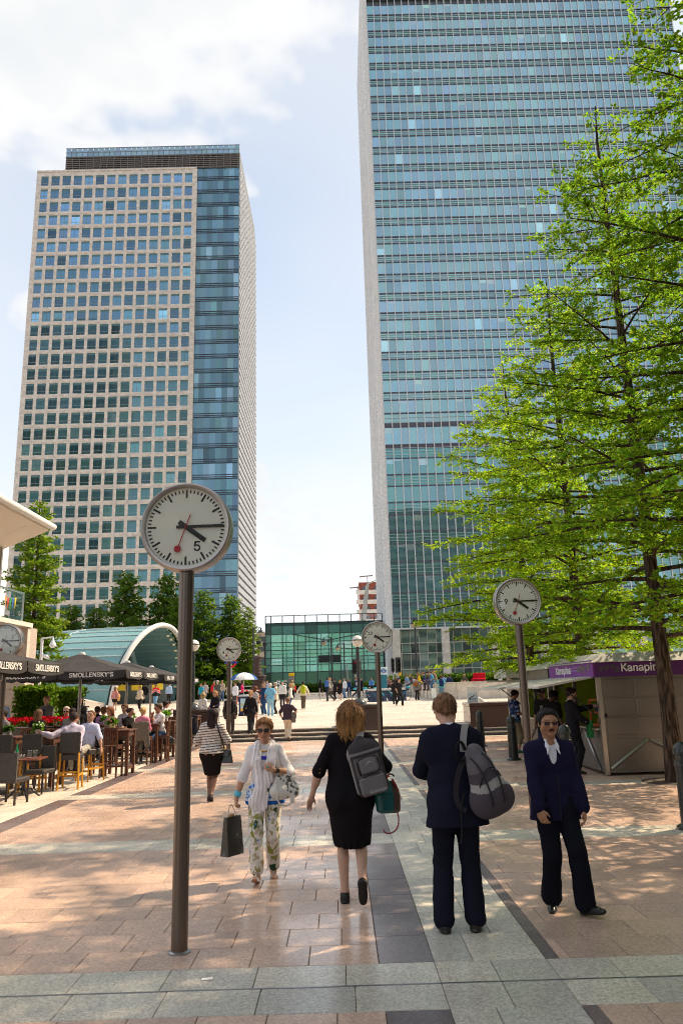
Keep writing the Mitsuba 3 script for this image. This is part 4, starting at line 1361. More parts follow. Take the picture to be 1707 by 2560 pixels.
# ---- hire bicycles and their dock, two parked bicycles
def bike_kit(frame, guard):
    k = Kit()
    for nm, x in (('front_wheel', .54), ('rear_wheel', -.52)):
        w = MB()
        g = np.linspace(0, 2 * np.pi, 29)
        w.tube([(x + .32 * math.cos(q), 0, .33 + .32 * math.sin(q)) for q in g], .019, 5)
        for q in np.arange(0, np.pi, np.pi / 6):
            w.tube([(x + .31 * math.cos(q), 0, .33 + .31 * math.sin(q)), (x - .31 * math.cos(q), 0, .33 - .31 * math.sin(q))], .003, 3)
        k.add(nm, w, 'matte', True, (.03, .03, .032))
    f = MB()
    f.tube([(.54, 0, .33), (.44, 0, .72), (.40, 0, .92)], .024, 6).tube([(.44, 0, .66), (.1, 0, .34), (-.08, 0, .30)], .030, 6)
    f.tube([(-.08, 0, .30), (-.22, 0, .80)], .022, 6).tube([(-.08, 0, .30), (-.52, 0, .33)], .018, 6).tube([(-.19, 0, .66), (-.52, 0, .33)], .015, 6)
    k.add('frame', f, 'gloss', True, frame)
    if guard is not None:
        gd = MB()
        for x, a0, a1 in ((-.52, .3, 2.9), (.54, .5, 2.7)):
            P = []
            for q in np.linspace(a0, a1, 10):
                for y_ in (-.055, .055):
                    P.append((x + .375 * math.cos(q), y_, .33 + .375 * math.sin(q)))
            gd.put(P, [[2 * i, 2 * i + 1, 2 * i + 3] for i in range(9)] + [[2 * i, 2 * i + 3, 2 * i + 2] for i in range(9)])
        gd.box((.62, 0, .98), (.22, .30, .16), bev=.03)
        k.add('mudguard', gd, 'gloss', 30, guard)
    k.add('saddle', MB().box((-.25, 0, .86), (.25, .15, .06), bev=.03), 'matte', 40, (.02, .02, .02))
    k.add('handlebar', MB().tube([(.30, -.28, 1.02), (.38, -.1, 1.0), (.38, .1, 1.0), (.30, .28, 1.02)], .016, 6), 'metal', True, (.3, .3, .3))
    return k


hire = bike_kit((.02, .10, .20), (.02, .30, .42))
for x, y, a_, lb in ((1.62, 57.4, 3.0, 'blue hire bicycle at the left end of the dock behind the globe lamp'), (2.35, 57.9, 2.7, 'blue hire bicycle second from the left in the dock'),
                     (3.1, 58.2, 2.5, 'blue hire bicycle in the middle of the dock'), (4.5, 58.1, .5, 'blue hire bicycle right of the dock behind the walker with a cap')):
    hire.place('bicycle', lb, 'bicycle', TR(x, y, zup(y), a_), 'hire bicycles')
for i in range(4):
    t = thing('bike_dock', 'dark blue bicycle docking panel with a pale top, ' + ('leftmost', 'second from the left', 'third from the left', 'rightmost')[i] + ' of four', 'bike dock', 'row of bicycle docking panels')
    x, y = 2.0 + .75 * i, 57.3 + .25 * i
    m = MB().put([[x, y, zup(y)], [x + .62, y, zup(y)], [x + .62, y + .12, zup(y)], [x, y + .12, zup(y)], [x - .25, y + .5, zup(y) + .78], [x + .62, y + .5, zup(y) + .78], [x + .62, y + .62, zup(y) + .78], [x - .25, y + .62, zup(y) + .78]], BOXF)
    part(t, 'panel', m, 'gloss', col=(.015, .03, .07))
    part(t, 'top', MB().span(x - .3, x + .66, y + .4, y + .8, zup(y) + .79, zup(y) + .95, bev=.03), 'matte', col=(.55, .55, .53))
pb = bike_kit((.50, .50, .48), None)
pb.place('bicycle', 'white bicycle parked on the left behind the standing men in suits', 'bicycle', TR(-12.35, 38.4, zup(38), .3), 'bicycles parked by the ramp')
pb2 = bike_kit((.05, .06, .06), None)
pb2.place('bicycle', 'dark bicycle leaning beside the white one near the ramp', 'bicycle', TR(-13.1, 38.2, zup(38), .9), 'bicycles parked by the ramp')

# ================================================================ RESTAURANT
WHITE = (.78, .76, .74)


def parasol(cx, cy, label, pole=(0, 0), zr=2.66, apex=3.24, w=2.0, text=True):
    t = thing('parasol', label, 'parasol', 'black restaurant parasols')
    ring = [(-w, -w), (0, -w), (w, -w), (w, 0), (w, w), (0, w), (-w, w), (-w, 0)]
    for k in range(8):
        a_, b_ = np.array(ring[k]), np.array(ring[(k + 1) % 8])
        P, n = [], 6
        for i in range(n):
            u = i / (n - 1)
            for j in range(4):
                q = (a_ + (b_ - a_) * j / 3) * u
                sag = -.05 * math.sin(u * math.pi) - .035 * math.sin(j / 3 * math.pi) * u
                P.append((cx + q[0], cy + q[1], apex + (zr - apex) * u + sag + .03 * (1 - u)))
        f = []
        for i in range(n - 1):
            for j in range(3):
                q = i * 4 + j
                f += [[q, q + 4, q + 5], [q, q + 5, q + 1]]
        part(t, 'canopy_panel', MB().put(P, f), 'canvas', smooth=True)
        # hanging flap below this half side, with a rounded lower edge
        d = (b_ - a_) / np.linalg.norm(b_ - a_)
        nrm = np.array([d[1], -d[0]])
        V, m = [], 9
        for j in range(m):
            u = j / (m - 1)
            p = a_ + (b_ - a_) * (.012 + .976 * u)
            drop = .265 - .05 * abs(2 * u - 1) ** 6 + .012 * math.sin(u * 9 + k)
            out = .012 * math.sin(u * 7 + k * 2)
            V += [(cx + p[0] + nrm[0] * .004, cy + p[1] + nrm[1] * .004, zr - .035 * math.sin(u * math.pi)), (cx + p[0] + nrm[0] * (.03 + out), cy + p[1] + nrm[1] * (.03 + out), zr - drop)]
        fl = part(t, 'flap', MB().put(V, [[2 * j, 2 * j + 1, 2 * j + 3] for j in range(m - 1)] + [[2 * j, 2 * j + 3, 2 * j + 2] for j in range(m - 1)]), 'canvas', smooth=True)
        if text and k in (0, 1, 2, 3):
            v = TXT - (TXT.max(0) + TXT.min(0)) / 2
            o = (a_ + b_) / 2 + nrm * .040
            vv = np.stack([cx + o[0] + d[0] * v[:, 0] + nrm[0] * v[:, 2], cy + o[1] + d[1] * v[:, 0] + nrm[1] * v[:, 2], zr - .125 + v[:, 1]], -1)
            part(fl, 'lettering', MB().put(vv, TXF), 'matte', col=WHITE)
    for k in range(8):
        r_ = ring[k]
        part(t, 'rib', MB().tube([(cx, cy, apex - .06), (cx + r_[0] * .97, cy + r_[1] * .97, zr - .06)], .014, 4), 'matte', col=(.35, .33, .31))
    part(t, 'finial', MB().lathe([(.0, apex + .07), (.10, apex + .06), (.12, apex + .02), (.12, apex - .02)], (cx, cy, 0), 12), 'matte', smooth=50, col=(.7, .7, .68))
    px, py = cx + pole[0], cy + pole[1]
    zt = apex - .1 - (apex - zr) * max(abs(pole[0]), abs(pole[1])) / w
    part(t, 'pole', MB().cyl((px, py, 0), (px, py, zt), .05, n=14), 'metal', smooth=40, col=(.34, .30, .27))
    part(t, 'hub', MB().lathe([(.05, zt - .55), (.095, zt - .5), (.095, zt - .38), (.05, zt - .33)], (px, py, 0), 12), 'metal', smooth=40, col=(.4, .38, .36))
    part(t, 'base', MB().lathe([(.0, .05), (.30, .05), (.34, .02), (.34, 0)], (px, py, 0), 20), 'matte', smooth=30, col=(.12, .11, .11))


tm_ = meshkit.text_mesh("SMOLLENSKY'S", .125, .004, bold=True)
TXT, TXF = np.array(tm_.vertices), np.array(tm_.faces)
parasol(-8.30, 15.4, 'black restaurant parasol nearest the viewer at the left edge, cut by the frame', (.95, 1.1))
parasol(-8.36, 24.7, 'black restaurant parasol with white lettering in front of the station canopy')
parasol(-8.9, 32.0, 'black restaurant parasol behind the lettered one, left of the big clock pole')
parasol(-9.5, 38.5, 'farthest black restaurant parasol, half hidden by the big clock pole')

# ---- furniture kits (facing +y)
wch = Kit()
DKM = (.06, .05, .045)
bk_ = MB().box((0, -.235, .68), (.46, .045, .50), bev=.015)
wch.add('backrest', bk_, 'wicker', 30)
wch.add('seat', MB().box((0, 0, .43), (.48, .48, .09), bev=.02), 'wicker', 30)
for sx_ in (-1, 1):
    wch.add('leg', MB().span(sx_ * .215 - .016, sx_ * .215 + .016, -.25, -.218, 0, .46), 'metal', False, DKM)
    wch.add('leg', MB().span(sx_ * .215 - .016, sx_ * .215 + .016, .20, .232, 0, .40), 'metal', False, DKM)
    wch.add('side_rail', MB().span(sx_ * .236 - .008, sx_ * .236 + .008, -.262, -.25, .40, .94), 'metal', False, (.20, .19, .18))
YW = (.58, .27, .025)
yst = Kit()
yst.add('backrest', MB().box((0, -.20, .96), (.43, .05, .44), bev=.018), 'wicker', 30)
yst.add('seat', MB().box((0, 0, .66), (.43, .43, .13), bev=.02), 'wicker', 30)
for sx_ in (-1, 1):
    yst.add('leg', MB().tube([(sx_ * .215, -.26, 0), (sx_ * .19, -.20, .76)], .024, 4), 'matte', False, YW)
    yst.add('leg', MB().tube([(sx_ * .205, .21, 0), (sx_ * .19, .18, .62)], .022, 4), 'matte', False, YW)
    yst.add('stretcher', MB().span(sx_ * .20 - .013, sx_ * .20 + .013, -.23, .20, .27, .31), 'matte', False, YW)
yst.add('foot_rail', MB().span(-.2, .2, .185, .215, .22, .26), 'matte', False, YW)
yst.add('foot_rail', MB().span(-.2, .2, -.245, -.215, .33, .37), 'matte', False, YW)
sst = Kit()
for sx_ in (-1, 1):
    sst.add('leg', MB().tube([(sx_ * .20, -.215, 0), (sx_ * .20, -.195, .74), (sx_ * .20, -.25, 1.17)], .025, 4), 'dark_wood')
    sst.add('leg', MB().span(sx_ * .20 - .022, sx_ * .20 + .022, .17, .214, 0, .72), 'dark_wood')
    sst.add('side_rail', MB().span(sx_ * .20 - .012, sx_ * .20 + .012, -.19, .17, .30, .345), 'dark_wood')
    sst.add('seat_rail', MB().span(sx_ * .20 - .012, sx_ * .20 + .012, -.19, .17, .66, .715), 'dark_wood')
for j in range(5):
    sst.add('seat_slat', MB().span(-.225, .225, -.21 + .088 * j, -.21 + .088 * j + .076, .722, .745, bev=.004), 'dark_wood')
for j in range(6):
    x = -.15 + .06 * j
    sst.add('back_slat', MB().tube([(x, -.205, .80), (x, -.243, 1.10)], .017, 4), 'dark_wood')
sst.add('back_rail', MB().box((0, -.247, 1.135), (.40, .028, .07), bev=.006), 'dark_wood')
sst.add('back_rail', MB().box((0, -.205, .80), (.38, .026, .045), bev=.004), 'dark_wood')
sst.add('foot_rail', MB().span(-.19, .19, .178, .206, .21, .25), 'dark_wood')
sst.add('foot_rail', MB().span(-.19, .19, -.215, -.19, .36, .40), 'dark_wood')
btb = Kit()
for j in range(6):
    btb.add('top_board', MB().span(-.36 + .12 * j + .003, -.36 + .12 * (j + 1) - .003, -.36, .36, 1.055, 1.085, bev=.004), 'dark_wood')
for sx_ in (-1, 1):
    for sy_ in (-1, 1):
        btb.add('leg', MB().span(sx_ * .29 - .038, sx_ * .29 + .038, sy_ * .29 - .038, sy_ * .29 + .038, 0, 1.05, bev=.005), 'dark_wood')
    btb.add('apron', MB().span(sx_ * .29 - .015, sx_ * .29 + .015, -.25, .25, .93, 1.045), 'dark_wood')
    btb.add('low_rail', MB().span(sx_ * .29 - .015, sx_ * .29 + .015, -.25, .25, .14, .23), 'dark_wood')
btb.add('apron', MB().span(-.25, .25, -.31, -.28, .93, 1.045), 'dark_wood')
btb.add('apron', MB().span(-.25, .25, .28, .31, .93, 1.045), 'dark_wood')
caf = Kit()
caf.add('top', MB().box((0, 0, .735), (.70, .70, .03), bev=.006), 'gloss', False, (.16, .055, .035))
caf.add('column', MB().lathe([(.03, .10), (.045, .14), (.035, .2), (.03, .45), (.045, .52), (.03, .6), (.03, .70), (.12, .715)], n=12), 'gloss', 50, (.018, .018, .02))
for k in range(4):
    a_ = k * math.pi / 2 + .5
    c_, s_ = math.cos(a_), math.sin(a_)
    caf.add('foot', MB().tube([(.02 * c_, .02 * s_, .16), (.14 * c_, .14 * s_, .17), (.24 * c_, .24 * s_, .07), (.30 * c_, .30 * s_, .02), (.33 * c_, .33 * s_, .025)], [.022, .022, .02, .018, .02], 6), 'gloss', True, (.018, .018, .02))

G1 = 'dark wicker dining chairs'
wch.place('dining_chair', 'dark wicker dining chair nearest the viewer at the left edge', 'chair', TR(-6.28, 15.0, 0, -.12), G1)
wch.place('dining_chair', 'dark wicker dining chair behind the low table with the green bottle', 'chair', TR(-6.36, 16.5, 0, 3.0), G1)
wch.place('dining_chair', 'dark wicker dining chair at the left frame edge beside the low table', 'chair', TR(-7.25, 15.4, 0, -1.2), G1)
caf.place('cafe_table', 'low red topped cafe table on a black iron foot with glasses on it', 'table', TR(-6.38, 15.82, 0, .1))
caf.place('cafe_table', 'low red topped cafe table cut off by the left frame edge', 'table', TR(-7.05, 14.6, 0, .2))
G2 = 'bar stools with yellow wooden legs'
yst.place('bar_stool', 'dark bar stool with yellow legs under the man in the lilac shirt', 'stool', TR(-5.90, 17.12, 0, .12), G2)
yst.place('bar_stool', 'dark bar stool with yellow legs under the man in the pale blue shirt', 'stool', TR(-5.95, 18.50, 0, 2.6), G2)
yst.place('bar_stool', 'dark bar stool with yellow legs second left of the lilac shirt', 'stool', TR(-6.62, 16.9, 0, .05), G2)
yst.place('bar_stool', 'dark bar stool with yellow legs behind the grey parasol pole', 'stool', TR(-7.18, 16.75, 0, 0), G2)
G3 = 'slatted wooden bar stools'
G4 = 'tall slatted wooden bar tables'
rowy = [(-5.64, 19.2, 19.72, 'nearest the viewer'), (-5.70, 22.35, 23.0, 'under the woman in pink'), (-5.62, 24.2, 24.9, 'right of the man in white'), (-5.62, 26.4, 27.1, 'just left of the big clock pole'), (-5.72, 28.6, 29.3, 'seen right of the big clock pole')]
for i, (x, ys_, yt, w_) in enumerate(rowy):
    sst.place('slatted_stool', 'slatted dark wood bar stool in the front row, ' + w_, 'stool', TR(x, ys_ - .02, 0, .03 * (i - 2)), G3)
    btb.place('bar_table', 'tall dark wood bar table in the front row, ' + w_, 'table', TR(x + .02, yt - .02, 0, 0, 1), G4)
for i, (x, y, a_, w_) in enumerate(((-5.35, 23.05, 1.65, 'beside the man with sunglasses'), (-6.45, 23.0, -1.6, 'under the woman in black'), (-6.5, 19.8, -1.5, 'left of the nearest bar table'), (-8.2, 20.6, .2, 'under the long haired woman in black'),
                                    (-7.5, 22.0, 2.9, 'under the man with sunglasses in pink'), (-7.0, 24.2, 2.6, 'under the man with a tie'), (-7.7, 24.4, .4, 'in the middle of the terrace'), (-6.3, 26.8, -1.5, 'under the man in white near the pole'), (-6.4, 24.8, -1.4, 'between two potted plants'))):
    sst.place('slatted_stool', 'slatted dark wood bar stool ' + w_, 'stool', TR(x, y, 0, a_), G3)
for i, (x, y, w_) in enumerate(((-6.75, 17.75, 'with the white potted plant'), (-7.6, 17.75, 'beside the grey parasol pole'), (-8.0, 21.4, 'behind the lilac shirt'), (-7.25, 23.4, 'with pink potted flowers'), (-7.1, 25.6, 'with a far potted plant'))):
    btb.place('bar_table', 'tall dark wood bar table inside the terrace ' + w_, 'table', TR(x, y, 0, 0, 1), G4)


def pot_plant(x, y, z, s, pot, green, flower, label, n=90):
    t = thing('potted_plant', label, 'plant', 'potted plants on the tables')
    s *= .8
    part(t, 'pot', MB().lathe([(0, 0), (.045 * s, 0), (.065 * s, .13 * s), (.058 * s, .13 * s), (.05 * s, .11 * s), (0, .11 * s)], (x, y, z), 14), 'matte', smooth=40, col=pot)
    r = np.random.default_rng(int(abs(x * 100 + y * 37)))
    D = r.normal(0, 1, (n, 3)) * [1, 1, .6] + [0, 0, .9]
    D /= np.linalg.norm(D, axis=1, keepdims=True)
    P = np.array([x, y, z + .12 * s]) + D * r.uniform(0, .07 * s, (n, 1))
    S_ = np.cross(D, r.normal(0, 1, (n, 3)))
    S_ /= np.linalg.norm(S_, axis=1, keepdims=True)
    part(t, 'leaves', MB().put(*leaflets(P, D, S_, .10 * s, r, green)), 'leaf')
    if flower is not None:
        m = MB()
        for k in range(14):
            d = r.normal(0, 1, 3) * [1, 1, .4] + [0, 0, .8]
            d /= np.linalg.norm(d)
            p = np.array([x, y, z + .15 * s]) + d * .10 * s
            m.lathe([(0, -.01 * s), (.022 * s, 0), (.016 * s, .012 * s), (0, .016 * s)], p, 7)
        part(t, 'flowers', m, 'matte', smooth=60, col=flower)


pot_plant(-6.85, 17.6, 1.085, 1.5, (.62, .58, .54), (.12, .26, .03), (.75, .78, .70), 'white flowering plant in a grey pot on the bar table at the left')
pot_plant(-7.55, 17.7, 1.085, 1.3, (.50, .52, .52), (.06, .15, .03), None, 'round dark green plant in a pale pot next to the parasol pole')
pot_plant(-5.82, 19.75, 1.085, 1.5, (.70, .66, .30), (.11, .24, .03), (.62, .12, .22), 'pink flowering plant on the nearest front bar table')
pot_plant(-6.95, 25.6, 1.085, 1.6, (.30, .29, .28), (.12, .26, .03), (.62, .20, .25), 'plant with small pink flowers in a dark pot further back on the terrace')
pot_plant(-5.62, 24.85, 1.085, 1.7, (.70, .68, .66), (.16, .34, .03), None, 'bright green leafy plant in a white pot behind the man in white')
pot_plant(-7.15, 14.65, .75, 1.4, (.6, .6, .58), (.11, .25, .03), (.75, .75, .66), 'white flowering plant at the left frame edge on a low table')
pot_plant(-7.1, 23.3, 1.085, 1.3, (.55, .5, .45), (.13, .28, .03), None, 'small green plant beside the woman with red brown hair')

# things on the low table
t = thing('bottle', 'green glass bottle with a white label on the low table', 'bottle')
bx, by, bz = -6.52, 15.72, .75
part(t, 'glass', MB().lathe([(0, 0), (.036, 0), (.038, .02), (.036, .13), (.014, .22), (.013, .27), (.016, .275), (.016, .29), (0, .29)], (bx, by, bz), 16), 'gloss', smooth=50, col=(.01, .22, .07))
part(t, 'label', MB().lathe([(.0385, .05), (.0385, .12)], (bx, by, bz), 16), 'matte', smooth=50, col=(.7, .75, .72))


def tumbler(x, y, z, h, label, liquid=None):
    t = thing('drinking_glass', label, 'glass', 'drinking glasses')
    part(t, 'glass', MB().lathe([(.034, 0), (.040, h)], (x, y, z), 14), 'pane_glass', smooth=50)
    part(t, 'rim', MB().lathe([(.041, h - .004), (.042, h), (.038, h)], (x, y, z), 14).lathe([(0, .0), (.034, 0), (.034, .016), (0, .016)], (x, y, z), 14), 'gloss', smooth=50, col=(.55, .58, .58))
    if liquid:
        part(t, 'drink', MB().lathe([(0, .017), (.033, .017), (.037, h * .55), (0, h * .55)], (x, y, z), 14), 'gloss', smooth=50, col=liquid)


tumbler(-6.27, 15.75, .75, .15, 'tall clear tumbler on the low table, left of its pair')
tumbler(-6.20, 15.85, .75, .15, 'tall clear tumbler on the low table, right of its pair')
tumbler(-6.62, 15.95, .75, .13, 'small clear tumbler left of the green bottle')
tumbler(-7.75, 21.1, 1.085, .17, 'half full beer glass in front of the man with sunglasses in pink', (.62, .30, .02))
t = thing('condiment_set', 'small steel salt and pepper pots beside the green bottle', 'condiments')
part(t, 'salt_pot', MB().lathe([(0, 0), (.022, 0), (.024, .06), (.015, .08), (0, .085)], (-6.42, 15.68, .75), 12), 'metal', smooth=50, col=(.5, .5, .5))
part(t, 'pepper_pot', MB().lathe([(0, 0), (.022, 0), (.024, .06), (.015, .08), (0, .085)], (-6.37, 15.72, .75), 12), 'metal', smooth=50, col=(.4, .4, .4))

# raised planter with red flowers
t = thing('flower_planter', 'long dark planter full of red flowers below the hedge', 'planter')
part(t, 'trough', MB().put([[-9.75, 21.6, .3], [-7.6, 21.6, .3], [-7.6, 22.3, .3], [-9.75, 22.3, .3], [-9.9, 21.5, 1.12], [-7.45, 21.5, 1.12], [-7.45, 22.4, 1.12], [-9.9, 22.4, 1.12]], BOXF).span(-9.6, -7.8, 21.7, 22.2, 0, .3), 'gloss', col=(.03, .028, .026))
part(t, 'rim', MB().span(-9.93, -7.42, 21.47, 22.43, 1.121, 1.15, bev=.005), 'metal', col=(.25, .24, .23))
r = np.random.default_rng(9)
n = 1500
P = np.stack([r.uniform(-9.85, -7.5, n), r.uniform(21.55, 22.35, n), 1.15 + .20 * r.random(n) ** .5], -1)
D = r.normal(0, 1, (n, 3)) + [0, -.3, .8]
D /= np.linalg.norm(D, axis=1, keepdims=True)
S_ = np.cross(D, r.normal(0, 1, (n, 3)))
S_ /= np.linalg.norm(S_, axis=1, keepdims=True)
part(t, 'flowers', MB().put(*leaflets(P[:1000], D[:1000], S_[:1000], .085, r, (.50, .012, .03))), 'leaf')
part(t, 'leaves', MB().put(*leaflets(P[1000:] - [0, 0, .08], D[1000:], S_[1000:], .10, r, (.05, .12, .02))), 'leaf')

# ================================================================ KIOSKS
def kiosk(x0, x1, y0, y1, zt, label, sign=None, flap_dx=1.25):
    """Steel food kiosk: end wall towards the viewer, serving hatch in its left side under a raised flap."""
    t = thing('food_kiosk', label, 'kiosk')
    part(t, 'end_wall', MB().span(x0, x1, y0, y0 + .06, .06, zt), 'kiosk_steel')
    part(t, 'back_wall', MB().span(x1 - .06, x1, y0 + .062, y1, .06, zt), 'kiosk_steel')
    part(t, 'far_wall', MB().span(x0, x1 - .062, y1 - .06, y1, .06, zt), 'kiosk_steel')
    part(t, 'inner_wall', MB().span(x1 - .10, x1 - .063, y0 + .07, y1 - .07, .1, zt - .02), 'matte', col=(.30, .42, .02))
    part(t, 'inner_wall', MB().span(x0 + .05, x1 - .11, y1 - .10, y1 - .063, .1, zt - .02), 'matte', col=(.30, .42, .02))
    part(t, 'counter_front', MB().span(x0, x0 + .05, y0 + .062, y1 - .062, .06, .92), 'kiosk_steel')
    part(t, 'counter', MB().span(x0 - .12, x0 + .45, y0 + .07, y1 - .07, .921, .965, bev=.006), 'metal', col=(.42, .40, .38))
    for yy in (y0 + .10, (y0 + y1) / 2, y1 - .14):
        part(t, 'jamb', MB().span(x0 - .01, x0 + .06, yy - .04, yy + .04, .966, zt - .02), 'kiosk_steel')
    part(t, 'roof', MB().put([[x0 - .15, y0 - .12, zt + .32], [x1 + .1, y0 - .12, zt + .32], [x1 + .1, y1 + .12, zt + .32], [x0 - .15, y1 + .12, zt + .32], [x0 + .2, y0 + .1, zt + .52], [x1 - .2, y0 + .1, zt + .52], [x1 - .2, y1 - .1, zt + .52], [x0 + .2, y1 - .1, zt + .52]], BOXF), 'matte', col=(.48, .47, .45))
    part(t, 'header', MB().span(x0 + .0, x1 + .02, y0 - .005, y1, zt + .002, zt + .318), 'kiosk_steel')
    fl = MB()
    v = [[x0 - flap_dx, y0 + .15, zt - .20], [x0 + .0, y0 + .15, zt + .0], [x0 + .0, y1 - .1, zt + .0], [x0 - flap_dx, y1 - .1, zt - .20]]
    v += [[p[0], p[1], p[2] + .045] for p in v]
    part(t, 'hatch_flap', fl.put(v, BOXF), 'matte', col=(.52, .49, .46))
    for yy in (y0 + .35, y1 - .3):
        part(t, 'gas_strut', MB().tube([(x0 - .75, yy, zt - .13), (x0 - .02, yy, 1.25)], .016, 6), 'matte', col=(.03, .03, .03))
    # pressed panels and braces of the end wall
    w = (x1 - x0)
    for i in range(3):
        for j in range(3):
            xa = x0 + .12 + i * (w - .2) / 3
            part(t, 'wall_panel', MB().span(xa, xa + (w - .2) / 3 - .05, y0 - .016, y0 - .002, .82 + .40 * j, .82 + .40 * j + .36, bev=.006), 'kiosk_steel')
    part(t, 'skirt_panel', MB().span(x0 + .08, x1 - .06, y0 - .014, y0 - .002, .12, .74, bev=.004), 'kiosk_steel')
    mid = x0 + w * .42
    part(t, 'brace', MB().tube([(x0 + .10, y0 - .03, .14), (mid, y0 - .03, .70)], .035, 4), 'metal', col=(.42, .40, .37))
    part(t, 'brace', MB().tube([(x1 - .10, y0 - .03, .14), (mid + .06, y0 - .03, .70)], .035, 4), 'metal', col=(.42, .40, .37))
    part(t, 'edge_post', MB().span(x0 - .03, x0 + .06, y0 - .03, y0 + .062, .02, zt), 'metal', col=(.50, .47, .44))
    part(t, 'brace', MB().tube([(x0 - .02, y0 + .3, .10), (x0 - .02, y0 + 1.2, .90)], .03, 4), 'metal', col=(.42, .40, .37))
    part(t, 'brace', MB().tube([(x0 - .02, y1 - .4, .10), (x0 - .02, y0 + 1.3, .90)], .03, 4), 'metal', col=(.42, .40, .37))
    part(t, 'latch', MB().span(x0 + .06, x0 + .12, y0 - .04, y0 - .003, 1.18, 1.27), 'matte', col=(.01, .01, .012))
    part(t, 'wheel', MB().cyl((x1 - .5, y0 + .6, .0 + .16), (x1 - .38, y0 + .6, .16), .16, n=16), 'matte', smooth=40, col=(.02, .02, .02))
    part(t, 'floor', MB().span(x0 + .05, x1 - .06, y0 + .06, y1 - .06, .10, .14), 'matte', col=(.10, .09, .08))
    return t


k1 = kiosk(5.52, 7.7, 16.58, 20.15, 2.02, 'steel food kiosk with purple name boards and a lime green inside')
PUR = (.085, .018, .13)
sb = part(k1, 'end_board', MB().span(5.46, 7.72, 16.53, 16.57, 2.035, 2.39, bev=.006), 'matte', col=PUR)
sb2 = part(k1, 'side_board', MB().span(5.42, 5.458, 16.53, 20.0, 2.035, 2.39, bev=.006), 'matte', col=(.19, .045, .29))
tx = meshkit.text_mesh('Kanapina', .155, .004, bold=True)
v, f = np.array(tx.vertices), np.array(tx.faces)
part(sb, 'lettering', MB().put(np.stack([v[:, 0] + 6.02, 16.525 - v[:, 2], v[:, 1] + 2.14], -1), f), 'matte', col=(.75, .74, .76))
part(sb2, 'lettering', MB().put(np.stack([5.415 - v[:, 2], 19.35 - v[:, 0] * 1.35, v[:, 1] * 1.05 + 2.13], -1), f), 'matte', col=(.80, .78, .82))
sw = [MB(), MB()]
for which, (c0, rr) in enumerate(((5.72, .07), (18.0, .09))):
    for k in range(5):
        P = []
        for q in np.linspace(.4, 3.4 * math.pi, 26):
            rad_ = rr * (1 - q / (3.6 * math.pi)) * (1, .7, 1.1, .6, .9)[k]
            du, dz = rad_ * math.cos(q) + (.0, .13, .22, -.12, .42)[k], rad_ * math.sin(q) + (.0, .03, -.04, -.02, .02)[k]
            P.append((c0 + du, 16.524, 2.21 + dz) if which == 0 else (5.414, 17.35 - du * 1.4, 2.21 + dz))
        sw[which].tube(P, .0055, 3)
part(sb, 'swirls', sw[0], 'matte', col=(.12, .20, .03))
part(sb2, 'swirls', sw[1], 'matte', col=(.22, .38, .03))
ln = MB()
for zz, w_ in ((2.255, .55), (2.19, .45)):
    for k in range(7):
        ln.span(5.41, 5.419, 18.05 - .075 * k - .05, 18.05 - .075 * k, zz - .014, zz + .014)
part(sb2, 'small_print', ln, 'matte', col=(.36, .20, .48))
# goods on the counter
t = thing('counter_display', 'orange framed display with food boxes on the purple kiosk counter', 'display')
for z in (.98, 1.25, 1.52):
    part(t, 'shelf', MB().span(5.62, 5.98, 16.75, 17.65, z, z + .03), 'matte', col=(.60, .14, .02))
for yy in (16.76, 17.62):
    part(t, 'upright', MB().span(5.62, 5.66, yy, yy + .03, .98, 1.52), 'matte', col=(.60, .14, .02))
for k in range(6):
    part(t, 'food_box', MB().box((5.78, 16.85 + .14 * k, 1.07 + (.27 if k % 2 else 0)), (.14, .10, .13), .2 * k, bev=.01), 'matte', col=((.6, .45, .03), (.5, .08, .03), (.1, .3, .05), (.65, .6, .5), (.55, .3, .1), (.05, .1, .25))[k])
whole('paper_bag', MB().box((5.40, 17.05, .93), (.10, .16, .36), .2, bev=.01), 'matte', 'green and white carton held against the purple kiosk counter', 'carton', col=(.02, .20, .05))
k2 = kiosk(5.62, 7.7, 20.9, 24.2, 1.98, 'plain steel food kiosk behind the purple one with its flap raised', None, 1.35)
k3 = MB()
t = thing('food_kiosk', 'pale boxed kiosk with a green leaf emblem, farthest in the row', 'kiosk')
part(t, 'body', MB().span(5.9, 7.7, 25.0, 27.5, .05, 2.1), 'kiosk_steel')
part(t, 'sign_box', MB().span(5.35, 6.0, 25.0, 26.9, 2.12, 2.62, bev=.02), 'matte', col=(.58, .57, .55))
lf_ = MB().lathe([(0, -.14), (.07, 0), (0, .14)], (0, 0, 0), 8)
v, f, _ = lf_.arr()
part(t, 'leaf_emblem', MB().put(v * [.9, .1, 1] + [5.72, 24.985, 2.37], f), 'matte', col=(.06, .25, .03))
part(t, 'hatch_flap', MB().span(4.75, 5.9, 25.1, 27.4, 2.0, 2.05), 'matte', col=(.52, .49, .46))

